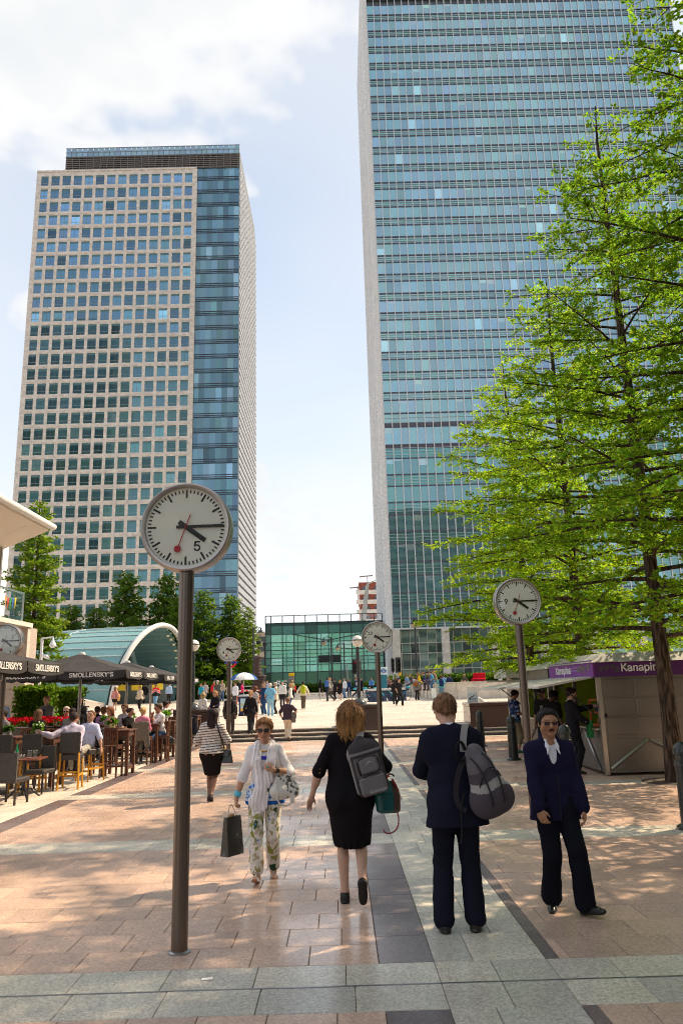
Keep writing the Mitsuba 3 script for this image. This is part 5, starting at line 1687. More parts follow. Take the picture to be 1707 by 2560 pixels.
# ================================================================ PEOPLE
def nets(D, o, res):
    """Naive surface nets on a grid of distances: one vertex per cell that the surface crosses."""
    s = D < 0
    nx, ny, nz = D.shape
    cnt = np.zeros((nx - 1, ny - 1, nz - 1), np.int8)
    for a in (0, 1):
        for b in (0, 1):
            for c in (0, 1):
                cnt += s[a:nx - 1 + a, b:ny - 1 + b, c:nz - 1 + c]
    act = (cnt > 0) & (cnt < 8)
    I = np.argwhere(act)
    idx = np.full(act.shape, -1, np.int64)
    idx[act] = np.arange(len(I))
    acc, num = np.zeros((len(I), 3)), np.zeros(len(I))
    cor = [(a, b, c) for a in (0, 1) for b in (0, 1) for c in (0, 1)]
    val = {q: D[I[:, 0] + q[0], I[:, 1] + q[1], I[:, 2] + q[2]] for q in cor}
    for q in cor:
        for ax in range(3):
            if q[ax] == 0:
                q2 = tuple(q[k] + (k == ax) for k in range(3))
                a, b = val[q], val[q2]
                m = (a < 0) != (b < 0)
                t = np.where(m, a / np.where(m, a - b, 1), 0)
                p = np.array(q, float)[None] + np.eye(3)[ax] * t[:, None]
                acc += p * m[:, None]
                num += m
    V = (I + acc / num[:, None]) * res + o
    F = []
    for ax in range(3):
        u, w = [(1, 2), (2, 0), (0, 1)][ax]
        sl0, sl1 = [slice(None)] * 3, [slice(None)] * 3
        sl0[ax], sl1[ax] = slice(0, -1), slice(1, None)
        a, b = s[tuple(sl0)], s[tuple(sl1)]
        E_ = np.argwhere(a != b)
        E_ = E_[(E_[:, u] > 0) & (E_[:, w] > 0) & (E_[:, u] < D.shape[u] - 1) & (E_[:, w] < D.shape[w] - 1)]
        ins = a[tuple(E_.T)]
        du, dw = np.eye(3, dtype=int)[u], np.eye(3, dtype=int)[w]
        q = [idx[tuple((E_ - x).T)] for x in (du + dw, dw, 0 * du, du)]
        q = np.stack(q, -1)
        q[~ins] = q[~ins][:, ::-1]
        F.append(q)
    F = np.vstack(F)
    F = F[(F >= 0).all(1)]
    return V, np.vstack([F[:, [0, 1, 2]], F[:, [0, 2, 3]]])


class Sdf:
    def __init__(s, res):
        s.res, s.p, s.cut, s.carves, s.rs, s.cn = res, [], [], [], 1.0, 0.

    def cap(s, a, b, ra, rb=None, k=.03, flat=None):
        """Round cone; flat = (axis, factor) squashes it along the axis."""
        s.p.append(('c', np.asarray(a, float), np.asarray(b, float), ra * s.rs, (ra if rb is None else rb) * s.rs, k, flat))
        return s

    def box(s, c, half, r=.02, R=None, k=.02):
        s.p.append(('b', np.asarray(c, float), np.asarray(half, float), r, np.eye(3) if R is None else np.asarray(R, float), k, None))
        return s

    def carve(s, a, b, ra, rb):
        s.carves.append(('c', np.asarray(a, float), np.asarray(b, float), ra * s.rs, rb * s.rs, .0, None))
        return s

    def plane(s, p, n):
        n = np.asarray(n, float)
        s.cut.append((np.asarray(p, float), n / np.linalg.norm(n)))
        return s

    @staticmethod
    def dist(q, P):
        if q[0] == 'c':
            _, a, b, ra, rb, k, flat = q
            if flat is not None:
                u, f = np.asarray(flat[0], float), flat[1]
                m = (a + b) / 2
                P = P + ((P - m) @ u)[..., None] * u * (1 / f - 1)
                a = a + ((a - m) @ u) * u * (1 / f - 1)
                b = b + ((b - m) @ u) * u * (1 / f - 1)
            ab = b - a
            t = np.clip(((P - a) @ ab) / (ab @ ab + 1e-12), 0, 1)
            return np.linalg.norm(P - a - t[..., None] * ab, axis=-1) - (ra + (rb - ra) * t)
        _, c, h, r, R, k, _ = q
        L = np.abs((P - c) @ R) - (h - r)
        return np.linalg.norm(np.maximum(L, 0), axis=-1) + np.minimum(L.max(-1), 0) - r

    @staticmethod
    def aabb(q):
        if q[0] == 'c':
            r = max(q[3], q[4])
            return np.minimum(q[1], q[2]) - r, np.maximum(q[1], q[2]) + r
        e = np.abs(q[4]) @ q[2]
        return q[1] - e, q[1] + e

    def build(s, disp=None, inflate=0.):
        bb = [s.aabb(q) for q in s.p]
        lo = np.min([b[0] for b in bb], 0) - 3 * s.res - inflate
        hi = np.max([b[1] for b in bb], 0) + 3 * s.res + inflate
        n = np.ceil((hi - lo) / s.res).astype(int) + 1
        ax = [lo[k] + np.arange(n[k]) * s.res for k in range(3)]
        D = np.full(n, 1.0)
        for q, (l, h) in zip(s.p, bb):
            k = q[5] if q[0] == 'c' else q[5]
            pad = k + 3 * s.res + inflate
            i0 = np.clip(((l - pad - lo) / s.res).astype(int), 0, n - 1)
            i1 = np.clip(((h + pad - lo) / s.res).astype(int) + 2, 1, n)
            P = np.stack(np.meshgrid(*[ax[k_][i0[k_]:i1[k_]] for k_ in range(3)], indexing='ij'), -1)
            d = s.dist(q, P)
            sub = D[i0[0]:i1[0], i0[1]:i1[1], i0[2]:i1[2]]
            if k > 0:
                hh = np.maximum(k - np.abs(sub - d), 0) / k
                sub[...] = np.minimum(sub, d) - hh * hh * k * .25
            else:
                sub[...] = np.minimum(sub, d)
        D -= inflate
        if disp is not None:
            nb = np.abs(D) < 4 * s.res + .02
            I = np.argwhere(nb)
            D[nb] += disp(lo + I * s.res)
        wob = 0.
        if s.cn:
            Q = np.stack(np.meshgrid(*ax, indexing='ij'), -1)
            wob = s.cn * (meshkit.noise(Q * [75, 75, 40]) + .7 * meshkit.noise(Q * [30, 30, 30] + 4) - .85)
        for p, nn in s.cut:
            g = wob + (ax[0][:, None, None] - p[0]) * nn[0] + (ax[1][None, :, None] - p[1]) * nn[1] + (ax[2][None, None, :] - p[2]) * nn[2]
            D = np.maximum(D, g)
        for q in s.carves:
            P = np.stack(np.meshgrid(*ax, indexing='ij'), -1)
            D = np.maximum(D, -s.dist(q, P))
        return nets(D, lo, s.res)


def unit_(v):
    v = np.asarray(v, float)
    return v / (np.linalg.norm(v) + 1e-12)


def ik(a, b, l1, l2, hint):
    d = b - a
    L = np.linalg.norm(d)
    if L > .995 * (l1 + l2):
        b = a + d / L * .995 * (l1 + l2)
        d = b - a
        L = np.linalg.norm(d)
    x = (l1 * l1 - l2 * l2 + L * L) / (2 * L)
    hgt = math.sqrt(max(l1 * l1 - x * x, 0))
    u = d / L
    h = np.asarray(hint, float) - (np.asarray(hint, float) @ u) * u
    return a + u * x + unit_(h) * hgt, b


def rotm(ax, a):
    ax = unit_(ax)
    K = np.array([[0, -ax[2], ax[1]], [ax[2], 0, -ax[0]], [-ax[1], ax[0], 0]])
    return np.eye(3) + math.sin(a) * K + (1 - math.cos(a)) * K @ K


HS = 1.11          # head size


class Fig:
    """A figure 1.75 m tall in its own frame: x right, y ahead, z up."""

    def __init__(s, female=False, w=1.0, hip=.93, lean=0., side=0., twist=0., feet=None, hands=None, elbows=None, head=(0, 0), knees=None, fingers=None, sit=False):
        s.f, s.w, s.sit = female, w, sit
        s.hip = np.array([0, 0, hip]) if np.isscalar(hip) else np.asarray(hip, float)
        s.B = rotm([0, 0, 1], twist) @ rotm([1, 0, 0], -lean) @ rotm([0, 1, 0], side)
        sw = (.150 if female else .170) * w
        s.sw = sw
        s.sh = [s.at(sx * sw, -.015, .468) for sx in (-1, 1)]
        s.neck = s.at(0, -.015, .53)
        s.Rh = s.B @ rotm([0, 0, 1], head[0]) @ rotm([1, 0, 0], -head[1])
        s.hc = s.at(0, .005, .60) + s.Rh @ np.array([0, .02, .118])
        hw = .095 if female else .088
        s.hj = [s.hip + np.array([sx * hw, 0, -.02]) for sx in (-1, 1)]
        feet = feet or [(-.10, .0, .083, 0), (.10, .0, .083, 0)]
        s.feet = feet
        s.kn, s.an = [], []
        for i in (0, 1):
            hint = (0, 1, .1) if knees is None else knees[i]
            k, a = ik(s.hj[i], np.array(feet[i][:3], float), .44, .425, hint)
            s.kn.append(k), s.an.append(a)
        hands = hands or [None, None]
        s.el, s.wr = [], []
        for i, sx in ((0, -1), (1, 1)):
            tgt = np.array(hands[i] if hands[i] is not None else (sx * (sw + .075), .03, .86), float)
            hint = (sx * .35, -1, -.25) if elbows is None or elbows[i] is None else elbows[i]
            e, h = ik(s.sh[i], tgt, .29, .255, hint)
            s.el.append(e), s.wr.append(h)
        s.fing = fingers or [None, None]

    def at(s, x, y, z):
        return s.hip + s.B @ np.array([x, y, z])

    def hd(s, x, y, z):
        return s.hc + s.Rh @ (np.array([x, y, z]) * HS)

    def bx(s):
        return s.B @ np.array([0, 1.0, 0])

    # ---- prims
    def torso(s, q, e=0.):
        w = s.w
        fl = (s.bx(), .72)
        if s.f:
            q.cap(s.at(-.075 * w, 0, .40), s.at(.075 * w, 0, .40), .105 * w + e, k=.05, flat=fl)
            q.cap(s.at(-.055 * w, 0, .20), s.at(.055 * w, 0, .20), .092 * w + e, k=.06, flat=(s.bx(), .80))
            q.cap(s.at(-.085 * w, -.005, -.01), s.at(.085 * w, -.005, -.01), .108 * w + e, k=.06, flat=(s.bx(), .88))
            q.cap(s.at(0, 0, 0), s.at(0, -.005, .43), .098 * w + e, .09 * w + e, k=.05, flat=fl)
            for sx in (-1, 1):
                q.cap(s.at(sx * .07 * w, .065, .335), s.at(sx * .06 * w, .05, .36), .058 * w + e, k=.05)
                q.cap(s.at(sx * .065, -.07, -.04), s.at(sx * .065, -.05, .02), .085 * w + e, k=.05)
        else:
            q.cap(s.at(-.095 * w, -.005, .38), s.at(.095 * w, -.005, .38), .118 * w + e, k=.06, flat=fl)
            q.cap(s.at(-.07 * w, 0, .16), s.at(.07 * w, 0, .16), .112 * w + e, k=.06, flat=(s.bx(), .80))
            q.cap(s.at(-.075 * w, -.005, -.01), s.at(.075 * w, -.005, -.01), .108 * w + e, k=.06, flat=(s.bx(), .86))
            q.cap(s.at(0, 0, 0), s.at(0, -.01, .42), .115 * w + e, .105 * w + e, k=.05, flat=fl)
            for sx in (-1, 1):
                q.cap(s.at(sx * .06, -.06, -.05), s.at(sx * .06, -.045, .02), .08 * w + e, k=.05)
        for i, sx in ((0, -1), (1, 1)):
            q.cap(s.at(sx * .035, -.02, .520), s.sh[i] - s.B @ np.array([sx * .010, 0, .006]), .042 + e, .053 * w + e, k=.05)

    def arm(s, q, i, e=0., t0=0., t1=2., k=.03, re=1.):
        """Arm from t0 to t1; 0 shoulder, 1 elbow, 2 wrist."""
        a, b, c = s.sh[i], s.el[i], s.wr[i]
        g = .86 if s.f else 1.0
        r = [.055 * g * s.w ** .5, .041 * g, .028 * g]

        def pt(t):
            return (a + (b - a) * t, r[0] + (r[1] - r[0]) * t) if t <= 1 else (b + (c - b) * (t - 1), r[1] + (r[2] - r[1]) * (t - 1))
        if t0 < 1:
            p0, r0 = pt(t0)
            p1, r1 = pt(min(t1, 1))
            q.cap(p0, p1, r0 + e, (r1 + e) * (re if t1 <= 1 else 1), k=k)
        if t1 > 1:
            p0, r0 = pt(max(1, t0))
            p1, r1 = pt(t1)
            q.cap(p0, p1, r0 + e, (r1 + e) * re, k=k)
            if t0 < 1.3 and t1 > 1.5:
                m, _ = pt(1.28)
                q.cap(m, pt(1.5)[0], .043 * g + e, .038 * g + e, k=k)

    def hand(s, q, i, fine):
        w = s.wr[i]
        fd = unit_(w - s.el[i])
        spec = s.fing[i] or {}
        d = unit_(spec.get('dir', fd))
        sx = -1 if i == 0 else 1
        # palm normal (towards the body for a hanging arm), thumb ahead
        pn = np.array(spec.get('palm', (-sx, 0, 0)), float)
        pn = unit_(pn - (pn @ d) * d)
        th = np.cross(d, pn) * 1.0
        ahead = np.array(spec.get('thumb', (0, 1, 0.2)), float)
        if th @ ahead < 0:
            th = -th
        curl = spec.get('curl', .45)
        g = .9 if s.f else 1.0
        q.cap(w, w + d * .035 * g, .027 * g, .030 * g, k=.02, flat=(pn, .75))
        pc = w + d * .062 * g
        q.cap(pc - th * .024 * g, pc + th * .022 * g, .0235 * g, .0225 * g, k=.022, flat=(pn, .62))
        q.cap(w + d * .03, pc + d * .02, .03 * g, .028 * g, k=.02, flat=(pn, .6))
        if not fine:
            R_ = d * math.cos(curl) + pn * math.sin(curl)
            q.cap(pc + d * .02, pc + d * .035 + R_ * .06, .026 * g, .017 * g, k=.02, flat=(pn, .7))
            q.cap(w + d * .03 + th * .022, w + d * .075 + th * .045 + pn * .01, .013, .010, k=.012)
            return
        for j, (off, ln) in enumerate(((.030, .074), (.0105, .083), (-.0105, .077), (-.0305, .060))):
            b = pc + th * off * g + d * .026 * g
            sp = th * (off * .9)
            c1 = curl * (.75 + .12 * j)
            p, ang = b, c1 * .7
            for seg, (fr, rr) in enumerate(((.45, .0088), (.31, .0080), (.24, .0070))):
                dd = unit_(d * math.cos(ang) + pn * math.sin(ang) + sp * 1.6)
                p2 = p + dd * ln * fr * g
                q.cap(p, p2, rr * g + .0006, rr * g, k=.007 if seg == 0 else .004)
                p, ang = p2, ang + c1
        b = w + d * .028 * g + th * .020 * g
        p1 = b + unit_(d * .7 + th * .75 + pn * .25) * .042 * g
        p2 = p1 + unit_(d * .9 + th * .25 + pn * .35) * .036 * g
        q.cap(b, p1, .0125 * g, .0105 * g, k=.014)
        q.cap(p1, p2, .0098 * g, .0078 * g, k=.005)

    def leg(s, q, i, e=0., t0=0., t1=2., wide=0., k=.03):
        g = .96 if s.f else 1.0
        a, b, c = s.hj[i], s.kn[i], s.an[i]
        r = [.088 * g * s.w ** .6, .057 * g, .038 * g]
        if t0 < 1:
            f = min(t1, 1)
            q.cap(a + (b - a) * t0, a + (b - a) * f, r[0] + (r[1] - r[0]) * t0 + e, r[0] + (r[1] - r[0]) * f + e, k=k)
        if t1 > 1:
            f = t1 - 1
            q.cap(b, b + (c - b) * f, r[1] + e, r[1] + (r[2] - r[1]) * f + e + wide, k=k)
            d = unit_(c - b)
            back = np.cross(np.cross(d, [0, -1, 0]), d)
            if not wide:
                m = b + (c - b) * .30
                q.cap(m - unit_(back) * -.012, b + (c - b) * .55, .050 * g + e, .036 * g + e, k=.03)

    def footp(s, q, i, e=0., heel=0.):
        x, y, z, p = s.feet[i][:4]
        yaw = s.feet[i][4] if len(s.feet[i]) > 4 else (-.12 if i == 0 else .12)
        a = s.an[i]
        f = rotm([0, 0, 1], -yaw) @ rotm([1, 0, 0], -p) @ np.array([0, 1.0, 0])
        u = rotm([0, 0, 1], -yaw) @ rotm([1, 0, 0], -p) @ np.array([0, 0, 1.0])
        g = .92 if s.f else 1.05
        h = a - u * .040 - f * .03
        q.cap(a, h + f * .015, .037 * g + e, .034 * g + e, k=.03)
        q.cap(h, a - u * .050 + f * .10 * g, .031 * g + e, .026 * g + e, k=.03)
        q.cap(a - u * .048 + f * .06, a - u * .056 + f * .155 * g, .031 * g + e, .022 * g + e, k=.03, flat=(u, .72))
        s.sole = getattr(s, 'sole', {})
        s.sole[i] = (a - u * .085, u, f)

    def headp(s, q, fine):
        h = s.hd
        q.rs = HS
        q.cap(h(0, -.030, .026), h(0, .022, .034), .074, .070, k=.02)
        q.cap(h(0, .028, .005), h(0, .040, -.066), .060, .038, k=.035)
        q.cap(h(-.03, .0, -.05), h(.03, .0, -.05), .040, k=.03)
        q.cap(s.neck, h(0, -.018, -.06), .056 if not s.f else .048, .052 if not s.f else .044, k=.035)
        q.cap(h(0, .088, -.002), h(0, .103, -.030), .009, .0135, k=.014)
        for sx in (-1, 1):
            q.cap(h(sx * .074, -.012, .008), h(sx * .077, -.010, -.026), .013, .010, k=.008)
        if fine:
            q.cap(h(-.035, .077, .022), h(.035, .077, .022), .012, k=.02)
            q.cap(h(-.017, .083, -.062), h(.017, .083, -.062), .0085, k=.010)
            q.cap(h(-.014, .080, -.073), h(.014, .080, -.073), .0085, k=.010)
            q.cap(h(0, .062, -.098), h(0, .066, -.094), .020, k=.02)
            for sx in (-1, 1):
                q.cap(h(sx * .040, .055, -.022), h(sx * .046, .045, -.03), .022, k=.03)
        q.rs = 1.0

    def skin(s, res, legs=True):
        q = Sdf(res)
        fine = res <= .0085
        s.torso(q)
        s.headp(q, fine)
        for i in (0, 1):
            s.arm(q, i)
            s.hand(q, i, fine)
            s.leg(q, i)
            s.footp(q, i)
        return q


def folds(amp, f=11., seed=0, zs=.55):
    def d(P):
        a = meshkit.noise(P * [f, f, f * zs] + seed, seed)
        b = meshkit.noise(P * [f * 2.3, f * 2.3, f * 1.6] + 3.1, seed + 1)
        return amp * ((np.abs(a - .5) * 2) - .35 + .5 * (b - .5))
    return d


def skin_col(F, base, lips=True, hairline=None):
    base = np.array(base)

    def fn(V):
        c = np.tile(base, (len(V), 1))
        L = (V - F.hc) @ F.Rh / HS
        ck = np.exp(-((np.abs(L[:, 0]) - .04) ** 2 + (L[:, 2] + .035) ** 2) / .0007) * (L[:, 1] > .03)
        c = c * (1 - ck[:, None] * [.02, .14, .16])
        lp = (L[:, 1] > .06) & (np.abs(L[:, 0]) < .024) & (np.abs(L[:, 2] + .0675) < .0105)
        c[lp] = base * [.80, .52, .52]
        for sx in (-1, 1):
            ey = (L[:, 1] > .05) & (np.abs(L[:, 0] - sx * .032) < .014) & (np.abs(L[:, 2] - .004) < .006)
            c[ey] = base * .28
            br = (L[:, 1] > .05) & (np.abs(L[:, 0] - sx * .033) < .021) & (np.abs(L[:, 2] - .0255) < .0055)
            c[br] = base * .38
        return c
    return fn


def hair_short(F, res, e=.012, back=-.075, fr=.052):
    q = Sdf(res)
    q.rs = HS
    q.cn = .026
    h = F.hd
    q.cap(h(0, -.034, .030), h(0, .020, .040), .074 + e, .068 + e, k=.02)
    q.cap(h(0, -.045, .0), h(0, -.050, back + .02), .064 + e * .7, .045 + e * .5, k=.03)
    q.plane(h(0, .075, fr), F.Rh @ np.array([0, .62, -.78]))
    q.plane(h(0, .014, -.012), F.Rh @ np.array([0, .80, -.60]))
    q.plane(h(0, -.03, back - .012), F.Rh @ np.array([0, .25, -1.]))
    return q


def hair_long(F, res, ln=.20, e=.020, w=1.0, tail=False, bun=False, fr=.052):
    q = Sdf(res)
    q.rs = HS
    q.cn = .026
    h = F.hd
    q.cap(h(0, -.034, .030), h(0, .020, .040), .074 + e, .066 + e, k=.02)
    if tail:
        q.cap(h(0, -.10, .03), h(0, -.135, -.02), .030, .034, k=.03)
        q.cap(h(0, -.135, -.02), h(0, -.120, -ln), .036, .016, k=.03)
    elif bun:
        q.cap(h(0, -.10, .045), h(0, -.12, .04), .040, k=.03)
    else:
        for sx in (-1, 1):
            q.cap(h(sx * .050 * w, -.035, .01), h(sx * .060 * w, -.050 - .25 * max(0, ln - .17), -ln * .72), .052, .040, k=.04)
            q.cap(h(sx * .074 * w, .012, .0), h(sx * .078 * w, .0, -ln * .62), .024, .020, k=.03)
        q.cap(h(0, -.06, .0), h(0, -.068 - .32 * max(0, ln - .17), -ln), .070, .042, k=.05)
    q.plane(h(0, .070, fr), F.Rh @ np.array([0, .80, -.60]))
    if not (tail or bun):
        q.carve(h(0, .10, -.03), h(0, .08, -.10), .075, .075)
    else:
        q.plane(h(0, .030, -.02), F.Rh @ np.array([0, .70, -.71]))
        q.carve(h(0, .03, -.10), h(0, -.02, -.14), .075, .06)
    return q


def strands(amp=.006, seed=0):
    def d(P):
        return amp * (meshkit.noise(P * [60, 60, 5.] + seed, seed) - .5) + amp * .7 * (meshkit.noise(P * [24, 24, 3.] + seed, seed + 2) - .5)
    return d


def put_mesh(t, name, VF, bsdf, col, M, label=None):
    v, f = VF
    if bsdf == 'hair' and not callable(col):
        col = np.asarray(col)[None] * (.35 + 1.3 * meshkit.noise(v * [75, 75, 14], 3)[:, None])
    if callable(col):
        c = col(v)
    else:
        c = np.asarray(col, float)
        c = c if c.ndim == 2 else np.tile(c, (len(v), 1))
    if len(v) == 0:
        return None
    return part(t, name, (v, f, c), bsdf, smooth=True, M=M, label=label)


def wisps(VF, n, ln, seed, w=.0022, out=.25):
    """Loose single strands that break up the outline of a head of hair."""
    v, f = VF
    r = np.random.default_rng(seed)
    m = trimesh.Trimesh(v, f, process=False)
    i = r.integers(0, len(v), n)
    N = np.array(m.vertex_normals)[i]
    P = v[i] - N * .003
    D = np.array([0, 0, -1.0]) + N * out + r.normal(0, .35, (n, 3))
    D -= (D * N).sum(1, keepdims=True) * N * .75
    D /= np.linalg.norm(D, axis=1, keepdims=True) + 1e-9
    L = ln * r.uniform(.5, 1.2, (n, 1))
    S_ = np.cross(D, N)
    S_ /= np.linalg.norm(S_, axis=1, keepdims=True) + 1e-9
    q = np.stack([P - S_ * w, P + S_ * w, P + D * L * .6 + N * .006 + S_ * w, P + D * L * .6 + N * .006 - S_ * w, P + D * L + N * .004], 1).reshape(-1, 3)
    k = 5 * np.arange(n)[:, None]
    return q, np.concatenate([k + [0, 1, 2], k + [0, 2, 3], k + [3, 2, 4]])


def hairy(VF, n, ln, seed):
    a, b = VF, wisps(VF, n, ln, seed)
    return np.vstack([a[0], b[0]]), np.vstack([a[1], b[1] + len(a[0])])


def top(F, res, e=.014, sleeve=2., hem=-.02, flare=.01, sl_e=None, collar=0., v=None, re=1.0):
    """A garment of the upper body; sleeve 0..2 along the arm, hem below the hip joint."""
    q = Sdf(res)
    F.torso(q, e)
    w = F.w
    if hem < -.03:
        q.cap(F.at(-.08 * w, -.004, -.02), F.at(.08 * w, -.004, -.02), .112 * w + e, k=.05, flat=(F.bx(), .86))
        q.cap(F.at(-.085 * w, -.008, hem), F.at(.085 * w, -.008, hem), .110 * w + e + flare, k=.05, flat=(F.bx(), .86))
    for i in (0, 1):
        if sleeve > 0:
            F.arm(q, i, e if sl_e is None else sl_e, 0., sleeve, re=re)
    if collar:
        q.cap(F.at(0, -.02, .53), F.at(0, -.012, .53 + collar), .060 + e * .6, .054 + e * .6, k=.02)
    q.plane(F.at(0, 0, hem), F.B @ np.array([0, 0, -1.0]))
    if v:
        q.carve(F.at(0, .13, .60), F.at(0, .145, .53 - v), .085, .004)
    return q


def trousers(F, res, e=.012, wide=.014, t1=1.97, waist=.06):
    q = Sdf(res)
    w = F.w
    q.cap(F.at(-.075 * w, -.003, .0), F.at(.075 * w, -.003, .0), .108 * w + e, k=.05, flat=(F.bx(), .86))
    q.cap(F.at(-.07 * w, 0, waist), F.at(.07 * w, 0, waist), .104 * w + e, k=.05, flat=(F.bx(), .82))
    for i, sx in ((0, -1), (1, 1)):
        q.cap(F.at(sx * .062, -.062, -.05), F.at(sx * .062, -.045, .0), .082 * w + e * .6, k=.05)
        F.leg(q, i, e, 0., t1, wide, k=.025)
    q.plane(F.at(0, 0, waist), F.B @ np.array([0, 0, 1.0]))
    return q


def skirt(F, res, ln=.42, r1=.15, e=.012, waist=.05):
    q = Sdf(res)
    w = F.w
    mid = (F.kn[0] + F.kn[1]) / 2
    d = unit_(mid * [.4, .6, 1] - F.hip * [.4, .6, 1])
    q.cap(F.at(-.055, 0, waist), F.at(.055, 0, waist), .098 * w + e, k=.06, flat=(F.bx(), .82))
    q.cap(F.at(-.085 * w, -.01, -.04), F.at(.085 * w, -.01, -.04), .115 * w + e, k=.07, flat=(F.bx(), .92))
    b = F.hip + d * ln
    q.cap(F.hip + d * .10 + [0, -.01, 0], b, .165 * w + e, r1 + e, k=.07, flat=(F.bx(), .86))
    for i in (0, 1):
        F.leg(q, i, e + .006, 0., .85, k=.08)
    q.plane(F.hip + d * ln * .98, d)
    q.plane(F.at(0, 0, waist), F.B @ np.array([0, 0, 1.0]))
    return q


def shoes(F, res, e=.007):
    q = Sdf(res)
    for i in (0, 1):
        F.footp(q, i, e)
        p, u, f = F.sole[i]
        q.plane
    F_ = q
    # cut each shoe at its own sole and below the ankle: build the two separately
    out = []
    for i in (0, 1):
        z = Sdf(res)
        F.footp(z, i, e)
        p, u, f = F.sole[i]
        z.cap(p + u * .014 - f * .035, p + u * .014 + f * .135, .038 + e * .5, .033 + e * .5, k=.015, flat=(u, .40))
        z.plane(F.an[i] + u * .012, u)
        z.plane(p, -u)
        out.append(z.build())
    return out


SKINS = [(.42, .22, .145), (.47, .27, .19), (.36, .18, .115), (.24, .115, .065), (.10, .048, .030)]


def person(label, pos, heading, h, F, res, skin=0, parts=(), group=None, cat='person', lean_M=None):
    """parts: (name, Sdf or mesh, bsdf, colour, displacement)."""
    t = thing('person', label, cat, group)
    M = TR(pos[0], pos[1], pos[2], heading, h / 1.75)
    base = SKINS[skin] if isinstance(skin, int) else skin
    put_mesh(t, 'body', F.skin(res).build(), 'skin', skin_col(F, base), M)
    for p in parts:
        nm, sh_, bs, col = p[:4]
        dsp = p[4] if len(p) > 4 else None
        if isinstance(sh_, Sdf):
            sh_ = sh_.build(dsp)
        put_mesh(t, nm, sh_, bs, col, M)
    return t, M

# ---------------------------------------------------------------- the five people in front
def xf(pos, heading, h):
    c, s = math.cos(heading), math.sin(heading)
    k = h / 1.75
    return lambda p: np.array([pos[0] + k * (p[0] * c - p[1] * s), pos[1] + k * (p[0] * s + p[1] * c), pos[2] + k * p[2]])


def ribbon(m, pts, w, nrm, th=.006, col=None):
    """A strap: flat band along pts, wide w across nrm x direction."""
    p = np.asarray(pts, float)
    t = np.gradient(p, axis=0)
    t /= np.linalg.norm(t, axis=1, keepdims=True)
    n = np.broadcast_to(np.asarray(nrm, float), p.shape)
    a = np.cross(t, n)
    a /= np.linalg.norm(a, axis=1, keepdims=True) + 1e-9
    b = np.cross(a, t)
    V = np.stack([p - a * w / 2 - b * th / 2, p + a * w / 2 - b * th / 2, p + a * w / 2 + b * th / 2, p - a * w / 2 + b * th / 2], 1).reshape(-1, 3)
    F = []
    for i in range(len(p) - 1):
        for k in range(4):
            q, r_ = i * 4 + k, i * 4 + (k + 1) % 4
            F += [[q, r_, r_ + 4], [q, r_ + 4, q + 4]]
    F += [[0, 2, 1], [0, 3, 2]]
    e = 4 * (len(p) - 1)
    F += [[e, e + 1, e + 2], [e, e + 2, e + 3]]
    return m.put(V, F, col)


def spline(pts, n=14):
    from scipy.interpolate import CubicSpline
    p = np.asarray(pts, float)
    return CubicSpline(np.linspace(0, 1, len(p)), p)(np.linspace(0, 1, n))


def outward(F, pts, e=.02):
    """Push points to just outside the clothed torso (approximately an ellipse about the spine)."""
    out = []
    for p in pts:
        L = (np.asarray(p) - F.hip) @ F.B
        out.append(p)
    return np.array(out)


NAVY, NAVY2 = (.013, .015, .032), (.011, .013, .024)
FR = .0084
# ---- man in a dark suit, seen from behind, head bowed
F = Fig(w=1.0, hip=.945, lean=.05, side=-.03, head=(.10, .50), feet=[(-.135, .0, .083, 0, -.1), (.105, .02, .083, 0, .2)],
        hands=[(-.06, .30, 1.10), (.10, .30, 1.12)], elbows=[(-1.0, -.35, -.3), (1.0, -.5, -.5)],
        fingers=[dict(dir=(.6, .6, .3), palm=(0, -.6, .8), curl=.5), dict(dir=(-.5, .7, .3), palm=(0, -.6, .8), curl=.6)])
J = top(F, FR, e=.026, sleeve=1.93, hem=-.185, flare=.028, sl_e=.017, re=1.15)
J.cap(F.at(-.135, -.02, .50), F.at(.135, -.02, .50), .062, k=.03, flat=((0, 1, 0), .85))
J.carve(F.at(-.045, -.19, -.05), F.at(-.075, -.20, -.24), .004, .020)
CL = Sdf(FR).cap(F.at(0, -.016, .545), F.at(0, -.002, .583), .060, .056)
CL.plane(F.at(0, 0, .588), F.B @ np.array([0, .1, 1]))
LP = Sdf(FR).cap(F.at(-.030, -.030, .54), F.at(.030, -.030, .54), .050, k=.02, flat=((0, 0, 1), .6))
sh2 = shoes(F, FR)
t, M = person('man in a dark navy suit standing with his back turned and head bowed', (.93, 6.70, 0), -.04, 1.86, F, FR, 1, [
    ('jacket', J, 'cloth', (.0105, .0115, .0235), folds(.011, 9., 3)), ('jacket_collar', LP, 'cloth', (.008, .009, .017)), ('shirt_collar', CL, 'cloth', (.62, .66, .78)),
    ('trousers', trousers(F, FR, .016, .028), 'cloth', (.0095, .0105, .020), folds(.014, 8., 5, .9)),
    ('shoe', sh2[0], 'gloss', (.012, .010, .010)), ('shoe', sh2[1], 'gloss', (.012, .010, .010)),
    ('hair', hairy(hair_short(F, .006, .012, -.085).build(strands(.012, 4)), 900, .035, 1), 'hair', (.15, .078, .042))])
W = xf((.93, 6.70, 0), -.04, 1.86)
# phone in his hands
whole('phone', MB().box(W(F.wr[0] + [.07, .09, .05]), (.07, .14, .009), .2, R=rotm([1, 0, 0], .6)), 'gloss', 'dark phone held in the hands of the man in the suit', 'phone', col=(.01, .01, .012))


